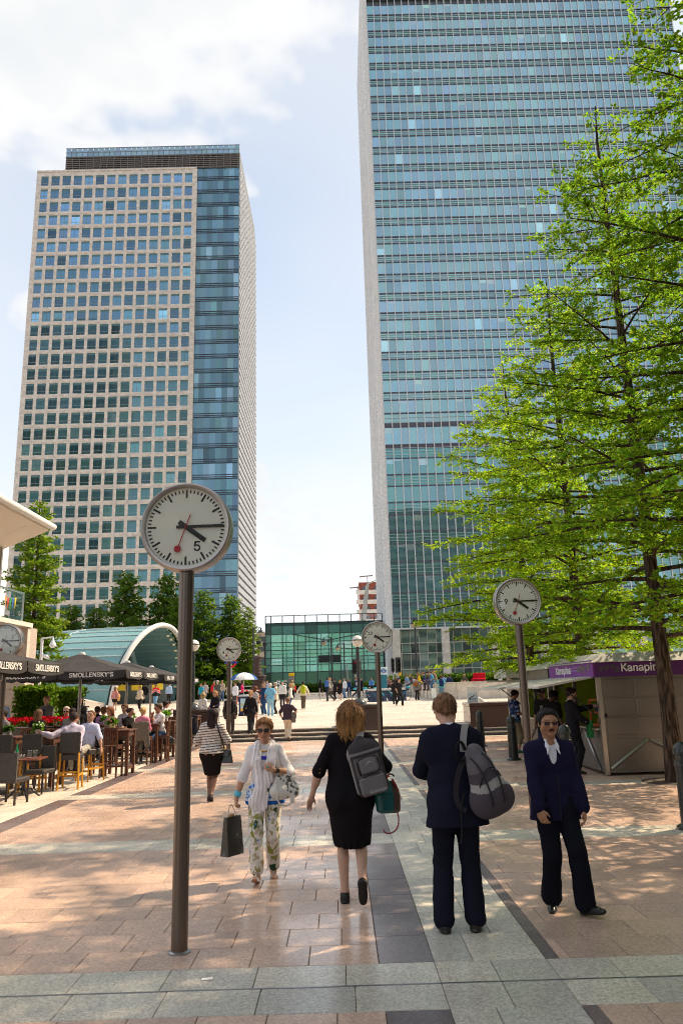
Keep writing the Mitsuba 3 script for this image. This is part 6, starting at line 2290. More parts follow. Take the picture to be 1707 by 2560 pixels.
def pack(name, label, centre, tilt, yaw, body_col, w, hgt, d, lighter, extra=None):
    t = thing(name, label, 'bag')
    R = rotm([0, 0, 1], yaw) @ rotm([0, 1, 0], tilt)
    M = T().translate([float(c) for c in centre]) @ T([[*R[0].tolist(), 0], [*R[1].tolist(), 0], [*R[2].tolist(), 0], [0, 0, 0, 1]])
    return t, M


# his rucksack: a rounded drop with a pale flash, hung on the right shoulder
t, M = pack('rucksack', 'grey and purple rucksack hanging from the right shoulder of the man in the suit', W((.215, -.235, 1.135)), -.34, .18, None, .34, .5, .2, None)
b = Sdf(.007)
b.cap((-.01, .02, -.14), (.0, .03, .20), .150, .080, k=.05, flat=((0, 1, 0), .75))
b.cap((-.06, .02, -.18), (.06, .02, -.18), .130, k=.06, flat=((0, 1, 0), .72))
b.cap((.0, -.03, -.13), (.0, -.01, .08), .125, .10, k=.05, flat=((0, 1, 0), .7))


def flash(V):
    c = np.tile(np.array((.072, .058, .072)), (len(V), 1))
    s = V[:, 2] + .55 * V[:, 0] + .05
    k = (np.abs(s - .06 * np.sin(V[:, 0] * 12)) < .034) & (V[:, 1] < .02)
    c[k] = (.30, .285, .28)
    c[(V[:, 2] > .07) & (V[:, 1] < .04)] = (.125, .112, .128)
    return c


put_mesh(t, 'body', b.build(folds(.006, 8., 2)), 'cloth', flash, M)
pp = MB()
for o in (-.055, .055):
    ps = spline([(o - .02, -.05, .20), (o + .01, -.10, .10), (o + .015, -.125, -.05), (o - .005, -.115, -.20)], 12)
    pp.tube(ps, .0075, 6)
pp.tube(spline([(-.10, -.06, -.06), (-.03, -.115, .06), (.05, -.11, .08), (.11, -.07, -.02)], 12), .006, 6)
part(t, 'piping', pp, 'matte', smooth=True, col=(.012, .012, .015), M=M)
part(t, 'logo_tag', MB().box((.075, -.103, .06), (.035, .012, .018), R=rotm([0, 1, 0], .8)), 'matte', col=(.35, .35, .34), M=M)
st_ = MB()
S0 = [W((.06, -.245, 1.33)), W((.075, -.19, 1.43)), W((.10, -.09, 1.497)), W((.125, .0, 1.515)), W((.15, .10, 1.46)), W((.17, .14, 1.35))]
P_ = spline(S0, 16)
ribbon(st_, P_, .055, np.array([0, -.6, .8]), .012, (.20, .19, .19))
part(t, 'strap', st_, 'cloth', smooth=30)
st_ = MB()
st_.tube(spline([W((.075, -.245, 1.345)), W((.02, -.30, 1.40)), W((.0, -.30, 1.31)), W((.06, -.26, 1.27))], 14), .013, 8, (.012, .012, .014))
st_.tube(spline([W((.05, -.24, 1.02)), W((.02, -.235, .90)), W((.02, -.20, .76)), W((.0, -.21, .66))], 12), .007, 6, (.02, .02, .02))
ribbon(st_, spline([W((.10, -.22, 1.30)), W((.02, -.235, 1.18)), W((-.01, -.22, 1.00)), W((.06, -.22, .90))], 14), .04, np.array([0, -1, 0]), .012, (.03, .026, .032))
part(t, 'loose_strap', st_, 'cloth', smooth=30)

# ---- woman in a black dress with a fair bob, walking away
BLK = (.010, .0085, .0105)
F = Fig(True, w=1.08, hip=.945, lean=.03, side=.02, twist=-.05, head=(.22, .02), feet=[(-.075, .04, .083, 0, 0), (.085, -.19, .215, 1.15, .05)],
        hands=[(-.36, .02, .93), (.30, .20, 1.08)], elbows=[(-.5, -1, -.2), (.8, -1, -.5)],
        fingers=[dict(palm=(.7, -.7, 0), thumb=(.6, .6, 0), curl=.28), dict(dir=(-.3, 1, .4), palm=(-1, 0, 0), curl=1.0)])
dr_ = skirt(F, FR, .475, .148, .008, .08)
tp_ = top(F, FR, e=.013, sleeve=.0, hem=-.03)
dress = Sdf(FR)
dress.p, dress.cut = dr_.p + tp_.p, [dr_.cut[0]]
dress.cap(F.at(-.075, -.005, .14), F.at(.075, -.005, .14), .118, k=.08, flat=((0, 1, 0), .85))
dress.cap(F.at(-.07, -.005, .26), F.at(.07, -.005, .26), .120, k=.08, flat=((0, 1, 0), .82))
for i in (0, 1):
    F.arm(dress, i, .017, 0., 1.08, re=1.12)
dress.plane(F.at(0, 0, .565), F.B @ np.array([0, 0, 1.0]))
d0 = dr_.cut[0][1]


def hem_waves(P):
    L = (P - dr_.cut[0][0]) @ d0
    a = np.arctan2(P[:, 0], -P[:, 1])
    low = np.clip((L + .13) / .13, 0, 1)
    return folds(.009, 8., 8)(P) + .012 * low * np.sin(a * 9 + 1.0)


t, M = person('woman in a black dress with a fair bob walking away from the viewer', (.06, 7.62, 0), .0, 1.79, F, FR, (.48, .285, .205), [
    ('dress', dress, 'cloth', BLK, hem_waves)] + [('shoe', m, 'matte', (.012, .010, .010)) for m in shoes(F, FR, .008)])
hb = Sdf(.006)
hb.rs = HS * .97
hb.cn = .02
h = F.hd
hb.cap(h(0, -.032, .034), h(0, .022, .040), .090, .080, k=.02)
for sx in (-1, 1):
    hb.cap(h(sx * .060, -.030, .0), h(sx * .092, -.035, -.175), .058, .036, k=.04)
    hb.cap(h(sx * .086, -.03, -.15), h(sx * .105, -.005, -.205), .030, .012, k=.03)
    hb.cap(h(sx * .075, .03, .0), h(sx * .088, .03, -.13), .028, .024, k=.03)
hb.cap(h(-.04, -.075, .0), h(-.045, -.085, -.165), .060, .034, k=.05)
hb.cap(h(.04, -.075, .0), h(.045, -.085, -.160), .060, .034, k=.05)
hb.plane(h(0, .070, .05), F.Rh @ np.array([0, .80, -.60]))
hb.carve(h(0, .10, -.03), h(0, .09, -.10), .07, .07)


def fair(V):
    s = meshkit.noise(V * [70, 70, 3.5], 5)[:, None]
    z = np.clip((F.hd(0, 0, .06)[2] - V[:, 2]) / .25, 0, 1)[:, None]
    return (np.array((.155, .075, .032)) * (1 - z) + np.array((.36, .19, .070)) * z) * (.25 + 1.45 * s)


put_mesh(t, 'hair', hairy(hb.build(strands(.015, 2)), 1100, .10, 2), 'hair', fair, M)
bt = MB()
for z_ in (-.012, .018):
    bt.box(F.el[0] + (F.wr[0] - F.el[0]) * (.03) + [.008, -.058, z_], (.010, .006, .010))
part(t, 'cuff_buttons', bt, 'metal', col=(.55, .42, .15), M=M)
W = xf((.06, 7.62, 0), 0, 1.79)
t, M = pack('rucksack', 'grey sports rucksack with two front pockets worn by the woman in the black dress', W((.165, -.225, 1.185)), -.24, .10, None, .33, .5, .2, None)
b = Sdf(.007)
b.box((0, 0, -.02), (.155, .075, .22), .07)
b.cap((-.07, 0, .17), (.07, 0, .17), .085, k=.05, flat=((0, 1, 0), .85))
b.cap((0, .0, .2), (-.01, .01, .255), .075, .05, k=.05, flat=((0, 1, 0), .8))


def sp_col(V):
    c = np.tile(np.array((.135, .125, .130)), (len(V), 1))
    c[np.abs(V[:, 0]) > .118] = (.055, .048, .052)
    c[(V[:, 2] > .115) & (V[:, 1] < 0)] = (.050, .044, .048)
    c[V[:, 0] < -.145] = (.21, .20, .205)
    c[(np.abs(V[:, 2] - .155 - .0 * V[:, 0]) < .012) & (V[:, 1] < -.02)] = (.20, .19, .195)
    return c


put_mesh(t, 'body', b.build(folds(.005, 7., 6)), 'cloth', sp_col, M)
put_mesh(t, 'upper_pocket', Sdf(.006).box((.005, -.085, .035), (.088, .030, .072), .028).build(folds(.004, 9., 4)), 'cloth', (.165, .155, .16), M)
put_mesh(t, 'lower_pocket', Sdf(.006).box((0, -.085, -.135), (.125, .042, .088), .035).build(folds(.004, 7., 1)), 'cloth', (.155, .145, .15), M)
zp = MB()
zp.tube(spline([(-.085, -.10, .10), (.0, -.116, .115), (.088, -.10, .10)], 10), .005, 5).tube(spline([(.098, -.10, .09), (.100, -.11, .03), (.094, -.10, -.03)], 8), .006, 5)
zp.tube(spline([(-.125, -.10, -.055), (0, -.128, -.048), (.125, -.10, -.055)], 10), .005, 5).tube(spline([(-.128, -.09, -.06), (-.132, -.10, -.15), (-.115, -.09, -.22)], 8), .006, 5)
zp.tube(spline([(-.095, -.09, .09), (-.098, -.10, .03), (-.090, -.09, -.035)], 8), .008, 5)
part(t, 'zips', zp, 'matte', smooth=True, col=(.010, .010, .012), M=M)
tx = meshkit.text_mesh('Slazenger', .026, .002, bold=True)
v, f = np.array(tx.vertices), np.array(tx.faces)
part(t, 'lettering', MB().put(np.stack([v[:, 0] - .055, -.1275 - v[:, 2], v[:, 1] - .205], -1), f), 'matte', col=(.36, .35, .36), M=M)
ca = MB().tube(spline([(-.012, -.117, .052), (.005, -.1175, .066), (.03, -.117, .060)], 9), .0035, 4).tube(spline([(-.02, -.117, .044), (-.008, -.1175, .058), (.012, -.117, .062)], 7), .0022, 4)
part(t, 'emblem', ca, 'matte', col=(.45, .44, .45), M=M)
sM = MB()
ribbon(sM, spline([W((.125, -.225, 1.40)), W((.105, -.175, 1.44)), W((.112, -.09, 1.487)), W((.118, .0, 1.492)), W((.13, .09, 1.43))], 14), .062, np.array([0, -.6, .8]), .012, (.22, .21, .215))
part(t, 'strap', sM, 'cloth', smooth=30)
# teal handbag on her right arm
t = thing('handbag', 'teal and brown handbag with red handles hanging at the right side of the black dress', 'bag')
hbw = W((.335, -.06, .98))
M = TR(*hbw, .35)
q = Sdf(.007)
q.box((.01, 0, -.115), (.118, .060, .105), .045, k=.03)
q.cap((-.05, 0, -.03), (.06, 0, -.04), .060, k=.06, flat=((0, 1, 0), .6))
q.cap((-.03, 0, .05), (.045, 0, .035), .038, k=.08, flat=((0, 1, 0), .5))


def tealc(V):
    c = np.tile(np.array((.012, .085, .085)), (len(V), 1))
    c[V[:, 0] > .045] = (.06, .035, .03)
    return c


put_mesh(t, 'body', q.build(folds(.012, 9., 2)), 'gloss', tealc, M)
hm = MB()
ribbon(hm, spline([(-.05, -.05, .01), (-.055, -.055, .06), (-.03, -.045, .10), (.02, -.03, .12)], 10), .022, np.array([0, -1, 0]), .008, (.40, .035, .015))
hm.tube(spline([(.05, -.03, .09), (.09, -.03, .02), (.125, -.02, -.07), (.12, 0, -.14)], 12), .011, 7, (.26, .012, .018))
hm.tube(spline([(.10, 0, -.20), (.10, -.03, -.29), (.06, -.05, -.36), (-.02, -.06, -.385), (-.06, -.04, -.35)], 16), .007, 6, (.20, .010, .016))
hm.tube(spline([(-.02, .01, .06), (.03, 0, .13), (.09, .01, .11)], 10), .008, 6, (.012, .012, .014))
part(t, 'handles', hm, 'gloss', smooth=40, M=M)

# ---- woman with sunglasses and a white scarf, walking towards the viewer
F = Fig(True, w=.98, hip=.925, lean=.03, head=(-.05, .08), feet=[(-.085, -.10, .085, .12, -.15), (.075, .24, .10, -.28, .12)],
        hands=[(-.11, .215, 1.20), (.325, .06, .885)], elbows=[(-1., -.55, -.65), (.6, -1, -.1)],
        fingers=[dict(dir=(.85, .1, .45), palm=(.3, -.9, 0), thumb=(.2, 0, 1), curl=1.15), dict(dir=(.05, .1, -1), palm=(-1, 0, 0), thumb=(0, 1, 0), curl=1.25)])
wt = top(F, FR, e=.016, sleeve=1.12, hem=.10, flare=.02, sl_e=.020, re=1.15)
wt.carve(F.at(.0, .10, .62), F.at(0, .12, .50), .09, .03)
bl = top(F, FR, e=.017, sleeve=.0, hem=-.115, flare=.02)
bl.plane(F.at(0, 0, .13), F.B @ np.array([0, 0, 1.0]))


def blue_print(V):
    L = (V - F.hip) @ F.B
    n = meshkit.noise(V * 62, 3)
    c = np.where((n > .5)[:, None], np.array((.62, .70, .80)), np.array((.045, .17, .52)))
    z = L[:, 2] + .12 * L[:, 0] * 0
    c[z < -.072] = (.018, .105, .40)
    c[(z >= -.072) & (z < -.055)] = (.70, .72, .76)
    c[(z >= -.04) & (z < -.032)] = (.03, .16, .5)
    return c


def floral(V):
    c = np.array((.70, .655, .60))[None] * (.82 + .3 * meshkit.noise(V * 30, 31)[:, None])
    n1 = meshkit.fbm(V * [24, 24, 13], 3, 1)
    n2 = meshkit.fbm(V * [20, 20, 14] + 5, 3, 4)
    n3 = meshkit.noise(V * [34, 34, 26] + 2, 8)
    n4 = meshkit.fbm(V * [11, 11, 8] + 9, 3, 12)
    c[(n1 > .60)] = (.36, .30, .15)
    c[(n1 > .64)] = (.24, .26, .07)
    c[(n4 > .66)] = (.035, .07, .04)
    c[(n2 > .645)] = (.42, .36, .24)
    c[(n3 > .84) & (n2 < .5)] = (.10, .17, .55)
    c[(n3 < .13) & (n2 > .45)] = (.55, .20, .12)
    return c


def sandals():
    out = []
    for i in (0, 1):
        p, u, f = F.sole[i]
        z = Sdf(.005)
        z.cap(p + u * .008 - f * .035, p + u * .008 + f * .125, .034, .032, k=.01, flat=(u, .38))
        out.append(('sandal_sole', z.build(), 'matte', (.30, .12, .06)))
        sd_ = np.cross(f, u)
        m = MB()
        m.tube(spline([p + u * .01 + f * .105 - sd_ * .044, p + u * .050 + f * .10, p + u * .01 + f * .105 + sd_ * .044], 9), .012, 6)
        m.tube(spline([p + u * .047 + f * .105, p + u * .068 + f * .055, p + u * .085 + f * .035], 7), .011, 6)
        m.tube(spline([p + u * .04 - f * .03 - sd_ * .038, p + u * .088 + f * .03, p + u * .04 - f * .03 + sd_ * .038], 9), .010, 6)
        out.append(('sandal_strap', m.arr()[:2], 'gloss', (.72, .70, .66)))
    return out


F.skin(.03)       # sets the soles
t, M = person('woman in dark sunglasses with a long white scarf walking towards the viewer', (-.86, 8.66, 0), math.pi + .02, 1.63, F, FR, (.45, .235, .145), [
    ('white_top', wt, 'cloth', (.70, .67, .68), folds(.007, 9., 4)), ('blue_blouse', bl, 'cloth', blue_print, folds(.007, 8., 6)),
    ('trousers', trousers(F, .0065, .020, .020, 1.86), 'cloth', floral, folds(.009, 8., 7, .8)),
    ('hair', hairy(hair_short(F, .006, .020, -.055, .062).build(strands(.018, 9)), 900, .05, 3), 'hair', lambda V: np.array((.21, .10, .042)) * (.3 + 1.5 * meshkit.noise(V * [80, 80, 30], 3)[:, None]))] + sandals())
gs = MB()
for sx in (-1, 1):
    gs.box(F.hd(sx * .034, .091, .003), (.056, .010, .044), R=F.Rh @ rotm([0, 0, 1], -sx * .16), bev=.012)
    gs.tube([F.hd(sx * .060, .082, .012), F.hd(sx * .080, -.005, .012)], .004, 5)
gs.tube([F.hd(-.012, .098, .010), F.hd(.012, .098, .010)], .005, 5)
part(t, 'sunglasses', gs, 'gloss', smooth=30, col=(.010, .009, .010), M=M)
er = MB()
for sx in (-1, 1):
    e_ = MB().lathe([(0, -.003), (.024, -.003), (.024, .003), (0, .003)], (0, 0, 0), 16)
    v, f, _ = e_.arr()
    er.put(np.stack([v[:, 0], v[:, 2], v[:, 1]], -1) + F.hd(sx * .085, .01, -.072), f)
part(t, 'earrings', er, 'matte', col=(.18, .095, .075), M=M)
nk_ = MB()
for k in range(15):
    a_ = (k - 7) / 7 * 1.1
    nk_.lathe([(0, -.010), (.009, 0), (0, .010)], F.at(.062 * math.sin(a_), .055 + .035 * math.cos(a_), .475 + .03 * (1 - math.cos(a_))), 6, (.55, .30, .02) if abs(k - 7) > 2 else (.45, .22, .02))
part(t, 'necklace', nk_, 'gloss')
scene[list(scene)[-1]]['to_world'] = M
ks = Sdf(FR).box(F.at(0, .118, .405), (.030, .010, .022), .006)
put_mesh(t, 'blue_pendant', ks.build(), 'gloss', (.03, .03, .42), M)
br_ = MB().lathe([(.037, -.030), (.041, -.028), (.041, .028), (.037, .030)], (0, 0, 0), 20)
v, f, _ = br_.arr()
dd = unit_(F.wr[1] - F.el[1])
xx = unit_(np.cross(dd, [0, 1, .1]))
Rb = np.stack([xx, np.cross(dd, xx), dd], 1)
part(t, 'bracelet', MB().put(v @ Rb.T + F.wr[1] - dd * .045, f), 'gloss', smooth=40, col=(.08, .42, .56), M=M)
dd = unit_(F.wr[0] - F.el[0])
xx = unit_(np.cross(dd, [0, 1, .1]))
Rb = np.stack([xx, np.cross(dd, xx), dd], 1)
part(t, 'watch', MB().put(v * [.92, .92, .7] @ Rb.T + F.wr[0] - dd * .05, f), 'gloss', smooth=40, col=(.03, .022, .020), M=M)
part(t, 'ring', MB().box(F.wr[0] + [.06, .045, .035], (.022, .012, .018), bev=.005), 'gloss', col=(.01, .30, .30), M=M)
# scarf: wraps the neck, two tails joined in a loose knot
s_ = Sdf(.0075)
at = F.at
for sx in (-1, 1):
    s_.cap(at(sx * .075, -.03, .545), at(sx * .085, .075, .50), .040, .042, k=.03)
    s_.cap(at(sx * .085, .075, .50), at(sx * .080, .135, .36), .046, .050, k=.03, flat=((0, 1, 0), .55))
    s_.cap(at(sx * .080, .135, .36), at(sx * .045, .155, .16), .052, .050, k=.03, flat=((0, 1, 0), .55))
s_.cap(at(-.08, -.055, .545), at(.08, -.055, .545), .040, k=.03)
s_.cap(at(-.045, .155, .16), at(.03, .165, .03), .050, .045, k=.03, flat=((0, 1, 0), .6))
s_.cap(at(.045, .155, .16), at(.045, .165, .06), .052, .055, k=.03, flat=((0, 1, 0), .6))
s_.cap(at(.04, .165, .06), at(.10, .165, -.06), .056, .072, k=.03, flat=((0, 1, 0), .45))
s_.cap(at(.10, .165, -.06), at(.085, .165, -.20), .072, .045, k=.03, flat=((0, 1, 0), .40))
s_.cap(at(.0, .165, .02), at(.02, .165, -.13), .045, .050, k=.03, flat=((0, 1, 0), .40))
s_.cap(at(.09, .165, -.20), at(.06, .165, -.27), .035, .015, k=.03, flat=((0, 1, 0), .40))


def pleats(P):
    L = (P - F.hip) @ F.B
    return .0075 * np.sin(L[:, 0] * 150 + 2.0 * np.sin(L[:, 2] * 14)) * (L[:, 1] > .02) + folds(.009, 10., 12)(P)


put_mesh(t, 'scarf', s_.build(pleats), 'cloth', (.76, .715, .735), M)
W = xf((-.86, 8.66, 0), math.pi + .02, 1.63)
t = thing('shopping_bag', 'black glossy paper shopping bag in the hand of the woman with the scarf', 'bag')
wp = W(F.wr[1])
M = TR(wp[0] - .035, wp[1] - .06, wp[2] - .155, 1.0)
part(t, 'bag', MB().put([[-.125, -.055, -.40], [.125, -.055, -.40], [.125, .055, -.40], [-.125, .055, -.40], [-.115, -.020, -.02], [.115, -.020, -.02], [.115, .020, -.02], [-.115, .020, -.02]], BOXF), 'gloss', col=(.018, .020, .022), M=M)
part(t, 'side_fold', MB().put([[-.128, -.03, -.395], [-.128, .03, -.395], [-.127, 0, -.33]], [[0, 1, 2], [0, 2, 1]]), 'gloss', col=(.06, .09, .11), M=M)
part(t, 'tissue', MB().box((-.02, 0, -.012), (.09, .03, .03), .1, bev=.008), 'cloth', col=(.35, .20, .09), M=M)
part(t, 'handle', MB().tube(spline([(-.06, 0, -.02), (-.03, .02, .07), (.0, .02, .095), (.03, .02, .07), (.06, 0, -.02)], 12), .005, 5), 'cloth', smooth=True, col=(.55, .45, .35), M=M)
mo = MB().box((.03, -.0385, -.21), (.007, .002, .040), R=rotm([1, 0, 0], -.09)).box((.05, -.0385, -.21), (.007, .002, .040), R=rotm([1, 0, 0], -.09)).box((.04, -.039, -.205), (.022, .002, .006), R=rotm([1, 0, 0], -.09))
part(t, 'print', mo, 'matte', col=(.20, .16, .10), M=M)
t = thing('handbag', 'white handbag with dark spots and studs under the arm of the woman with the scarf', 'bag')
wb_ = W((-.235, .10, 1.04))
M = TR(*wb_, math.pi + .35)
q = Sdf(.007)
q.cap((-.09, 0, -.085), (.09, 0, -.085), .080, k=.05, flat=((0, 1, 0), .75))
q.cap((-.05, 0, .06), (.06, 0, .04), .055, k=.09, flat=((0, 1, 0), .6))
q.cap((-.02, -.0, .09), (-.01, 0, .13), .03, k=.04)


def spots(V):
    c = np.tile(np.array((.66, .64, .60)), (len(V), 1))
    r_ = np.random.default_rng(4)
    for k in range(60):
        p = np.array([r_.uniform(-.16, .12), .0, r_.uniform(-.16, .08)])
        rad_ = r_.choice([.008, .010, .014, .022], p=[.5, .3, .14, .06])
        if p[0] < .0 or p[2] > .0:
            c[((V[:, 0] - p[0]) ** 2 + (V[:, 2] - p[2]) ** 2 < rad_ ** 2)] = (.10, .095, .09)
    return c


put_mesh(t, 'body', q.build(folds(.008, 11., 5)), 'gloss', spots, M)
sM = MB()
ribbon(sM, spline([W((-.205, .10, 1.16)), W((-.165, .13, 1.25)), W((-.135, .10, 1.40)), W((-.13, .0, 1.475)), W((-.13, -.09, 1.40))], 14), .035, np.array([0, -.8, .6]), .008, (.60, .58, .54))
sM.tube(spline([W((-.16, .16, 1.08)), W((-.15, .19, .95)), W((-.17, .19, .84)), W((-.24, .16, .80)), W((-.31, .13, .82)), W((-.33, .10, .93))], 18), .010, 7, (.60, .58, .53))
sM.box(W((-.325, .13, .87)), (.05, .02, .10), .2, (.62, .60, .56), bev=.01)
part(t, 'straps', sM, 'gloss', smooth=30)

# ---- man in a navy fleece jacket, walking towards the viewer
F = Fig(w=.97, hip=.925, lean=.0, twist=.05, head=(-.04, .02), feet=[(-.15, .20, .095, -.16, -.70), (.09, -.04, .09, .10, .25)],
        hands=[(-.245, .09, .835), (.195, .235, .87)], elbows=[(-.15, -1, -.2), (.25, -1, -.2)],
        fingers=[dict(dir=(.0, .25, -1), palm=(.9, -.3, 0), curl=.6), dict(dir=(-.20, .35, -.9), palm=(-.6, -.8, 0), thumb=(-.8, .5, 0), curl=.75)])
fj = top(F, FR, e=.030, sleeve=1.93, hem=-.15, flare=.014, sl_e=.022, re=1.15)
fj.cap(F.at(0, -.03, .50), F.at(0, -.030, .57), .092, .082, k=.03)
fj.plane(F.at(0, .0, .585), F.B @ np.array([0, .55, .83]))
fj.carve(F.at(0, .095, .60), F.at(0, .128, .26), .080, .016)
fj.carve(F.at(0, .03, .62), F.at(0, .03, .50), .062, .055)
shirt = top(F, FR, e=.010, sleeve=.0, hem=.0)
shirt.plane(F.at(0, 0, .545), F.B @ np.array([0, 0, 1.0]))
sc_ = Sdf(.006)
for sx in (-1, 1):
    sc_.cap(F.at(sx * .048, .030, .560), F.at(sx * .052, .088, .505), .016, .018, k=.012, flat=((sx * .45, .8, .3), .4))
    sc_.cap(F.at(sx * .040, .092, .505), F.at(sx * .060, .122, .435), .019, .006, k=.012, flat=((sx * .2, .95, .2), .4))
sc_.cap(F.at(-.05, -.045, .55), F.at(.05, -.045, .55), .022, k=.02)
t, M = person('man with a moustache in a navy fleece jacket walking towards the viewer', (1.90, 7.22, 0), math.pi - .02, 1.69, F, FR, (.36, .18, .10), [
    ('jacket', fj, 'cloth', (.0125, .011, .034), folds(.017, 8., 21)), ('shirt', shirt, 'cloth', (.62, .61, .68), folds(.003, 14., 3)), ('shirt_collar', sc_, 'cloth', (.70, .69, .75)),
    ('trousers', trousers(F, FR, .022, .030), 'cloth', (.007, .0075, .0125), folds(.016, 7., 9, .9))]
    + [('shoe', m, 'gloss', (.010, .009, .009)) for m in shoes(F, FR)]
    + [('hair', hairy(hair_short(F, .006, .016, -.055, .036).build(strands(.016, 6)), 450, .022, 4), 'hair', (.016, .013, .014))])
mu_ = Sdf(.004).cap(F.hd(-.024, .088, -.060), F.hd(-.004, .098, -.051), .006, .0075, k=.004).cap(F.hd(.024, .088, -.060), F.hd(.004, .098, -.051), .006, .0075, k=.004)
put_mesh(t, 'moustache', mu_.build(), 'hair', (.03, .022, .020), M)
gl2 = MB()
for sx in (-1, 1):
    gl2.box(F.hd(sx * .033, .092, -.002), (.050, .004, .028), R=F.Rh @ rotm([0, 0, 1], -sx * .14), bev=.0018)
    gl2.tube([F.hd(sx * .058, .085, .010), F.hd(sx * .080, -.005, .010)], .0025, 5)
    gl2.tube([F.hd(sx * .010, .098, .010), F.hd(sx * .057, .088, .012)], .0022, 5)
gl2.tube([F.hd(-.010, .098, .008), F.hd(.010, .098, .008)], .0025, 5)
part(t, 'tinted_glasses', gl2, 'gloss', smooth=30, col=(.035, .018, .022), M=M)
zp = MB().tube(spline([F.at(0, .168, .26), F.at(0, .172, .12), F.at(0, .168, -.05), F.at(0, .160, -.15)], 10), .006, 5)
part(t, 'zip', zp, 'matte', col=(.006, .006, .009), M=M)
wv = MB().lathe([(.032, -.010), (.036, -.010), (.036, .010), (.032, .010)], (0, 0, 0), 18)
v, f, _ = wv.arr()
dd = unit_(F.wr[0] - F.el[0])
xx = unit_(np.cross(dd, [0, 1, .1]))
part(t, 'watch', MB().put(v @ np.stack([xx, np.cross(dd, xx), dd], 1).T + F.wr[0] + dd * .004, f), 'metal', smooth=40, col=(.6, .6, .6), M=M)
part(t, 'ring', MB().box(F.wr[1] + unit_(F.wr[1] - F.el[1]) * .115 + [-.022, .02, 0], (.012, .012, .008), bev=.003), 'metal', col=(.8, .55, .12), M=M)

# ---- woman in a striped top, walking away
F = Fig(True, w=1.1, hip=.93, lean=.02, side=.02, head=(.05, .05), feet=[(-.035, .02, .083, 0, 0), (.03, -.13, .13, .55, .0)], hands=[(-.17, .22, 1.08), (.17, .22, 1.06)], elbows=[(-.8, -.7, -.3), (1., -.8, -.1)])


def stripes(V):
    L = (V - F.hip) @ F.B
    z = L[:, 2] - .10 * L[:, 0]
    k = (z / .050 - np.floor(z / .050)) < .30
    return np.where(k[:, None], np.array((.045, .035, .035)), np.array((.60, .55, .52)))


t, M = person('woman in a striped top and black skirt with long dark hair walking away', (-2.44, 14.6, 0), -.05, 1.62, F, .0115, (.20, .10, .065), [
    ('striped_top', top(F, .008, e=.040, sleeve=1.3, hem=-.02, flare=.02, sl_e=.035, re=1.2), 'cloth', stripes, folds(.012, 8., 3)),
    ('skirt', skirt(F, .009, .45, .125, .014), 'cloth', (.012, .010, .011), folds(.005, 8., 2)),
    ('hair', hair_long(F, .007, .36, .018, .85), 'hair', (.020, .014, .014), strands(.010, 3))]
    + [('shoe', m, 'matte', (.012, .011, .014)) for m in shoes(F, .008, .006)])
W = xf((-2.44, 14.6, 0), -.05, 1.62)
t = thing('handbag', 'black leather shoulder bag at the right hip of the woman in the striped top', 'bag')
M = TR(*W((.31, .02, .86)), -.25)
part(t, 'body', MB().put([[-.13, -.06, -.14], [.10, -.06, -.14], [.10, .06, -.14], [-.13, .06, -.14], [-.09, -.02, .12], [.07, -.02, .10], [.07, .02, .10], [-.09, .02, .12]], BOXF), 'gloss', col=(.014, .014, .013), M=M)
part(t, 'flap', MB().box((-.01, -.055, .03), (.14, .012, .10), R=rotm([1, 0, 0], -.16), bev=.004), 'gloss', col=(.020, .020, .019), M=M)
part(t, 'charm', MB().box((-.07, -.05, .12), (.05, .02, .06), bev=.01).box((-.02, -.05, .12), (.03, .02, .05), .5, (.03, .04, .35), bev=.008), 'gloss', col=(.55, .40, .15), M=M)
sM = MB()
ribbon(sM, spline([W((.26, .0, .98)), W((.235, -.13, 1.15)), W((.18, -.165, 1.33)), W((.13, -.12, 1.46)), W((.12, .0, 1.50))], 16), .028, np.array([0, -1, .3]), .008, (.012, .012, .012))
part(t, 'strap', sM, 'gloss', smooth=30)

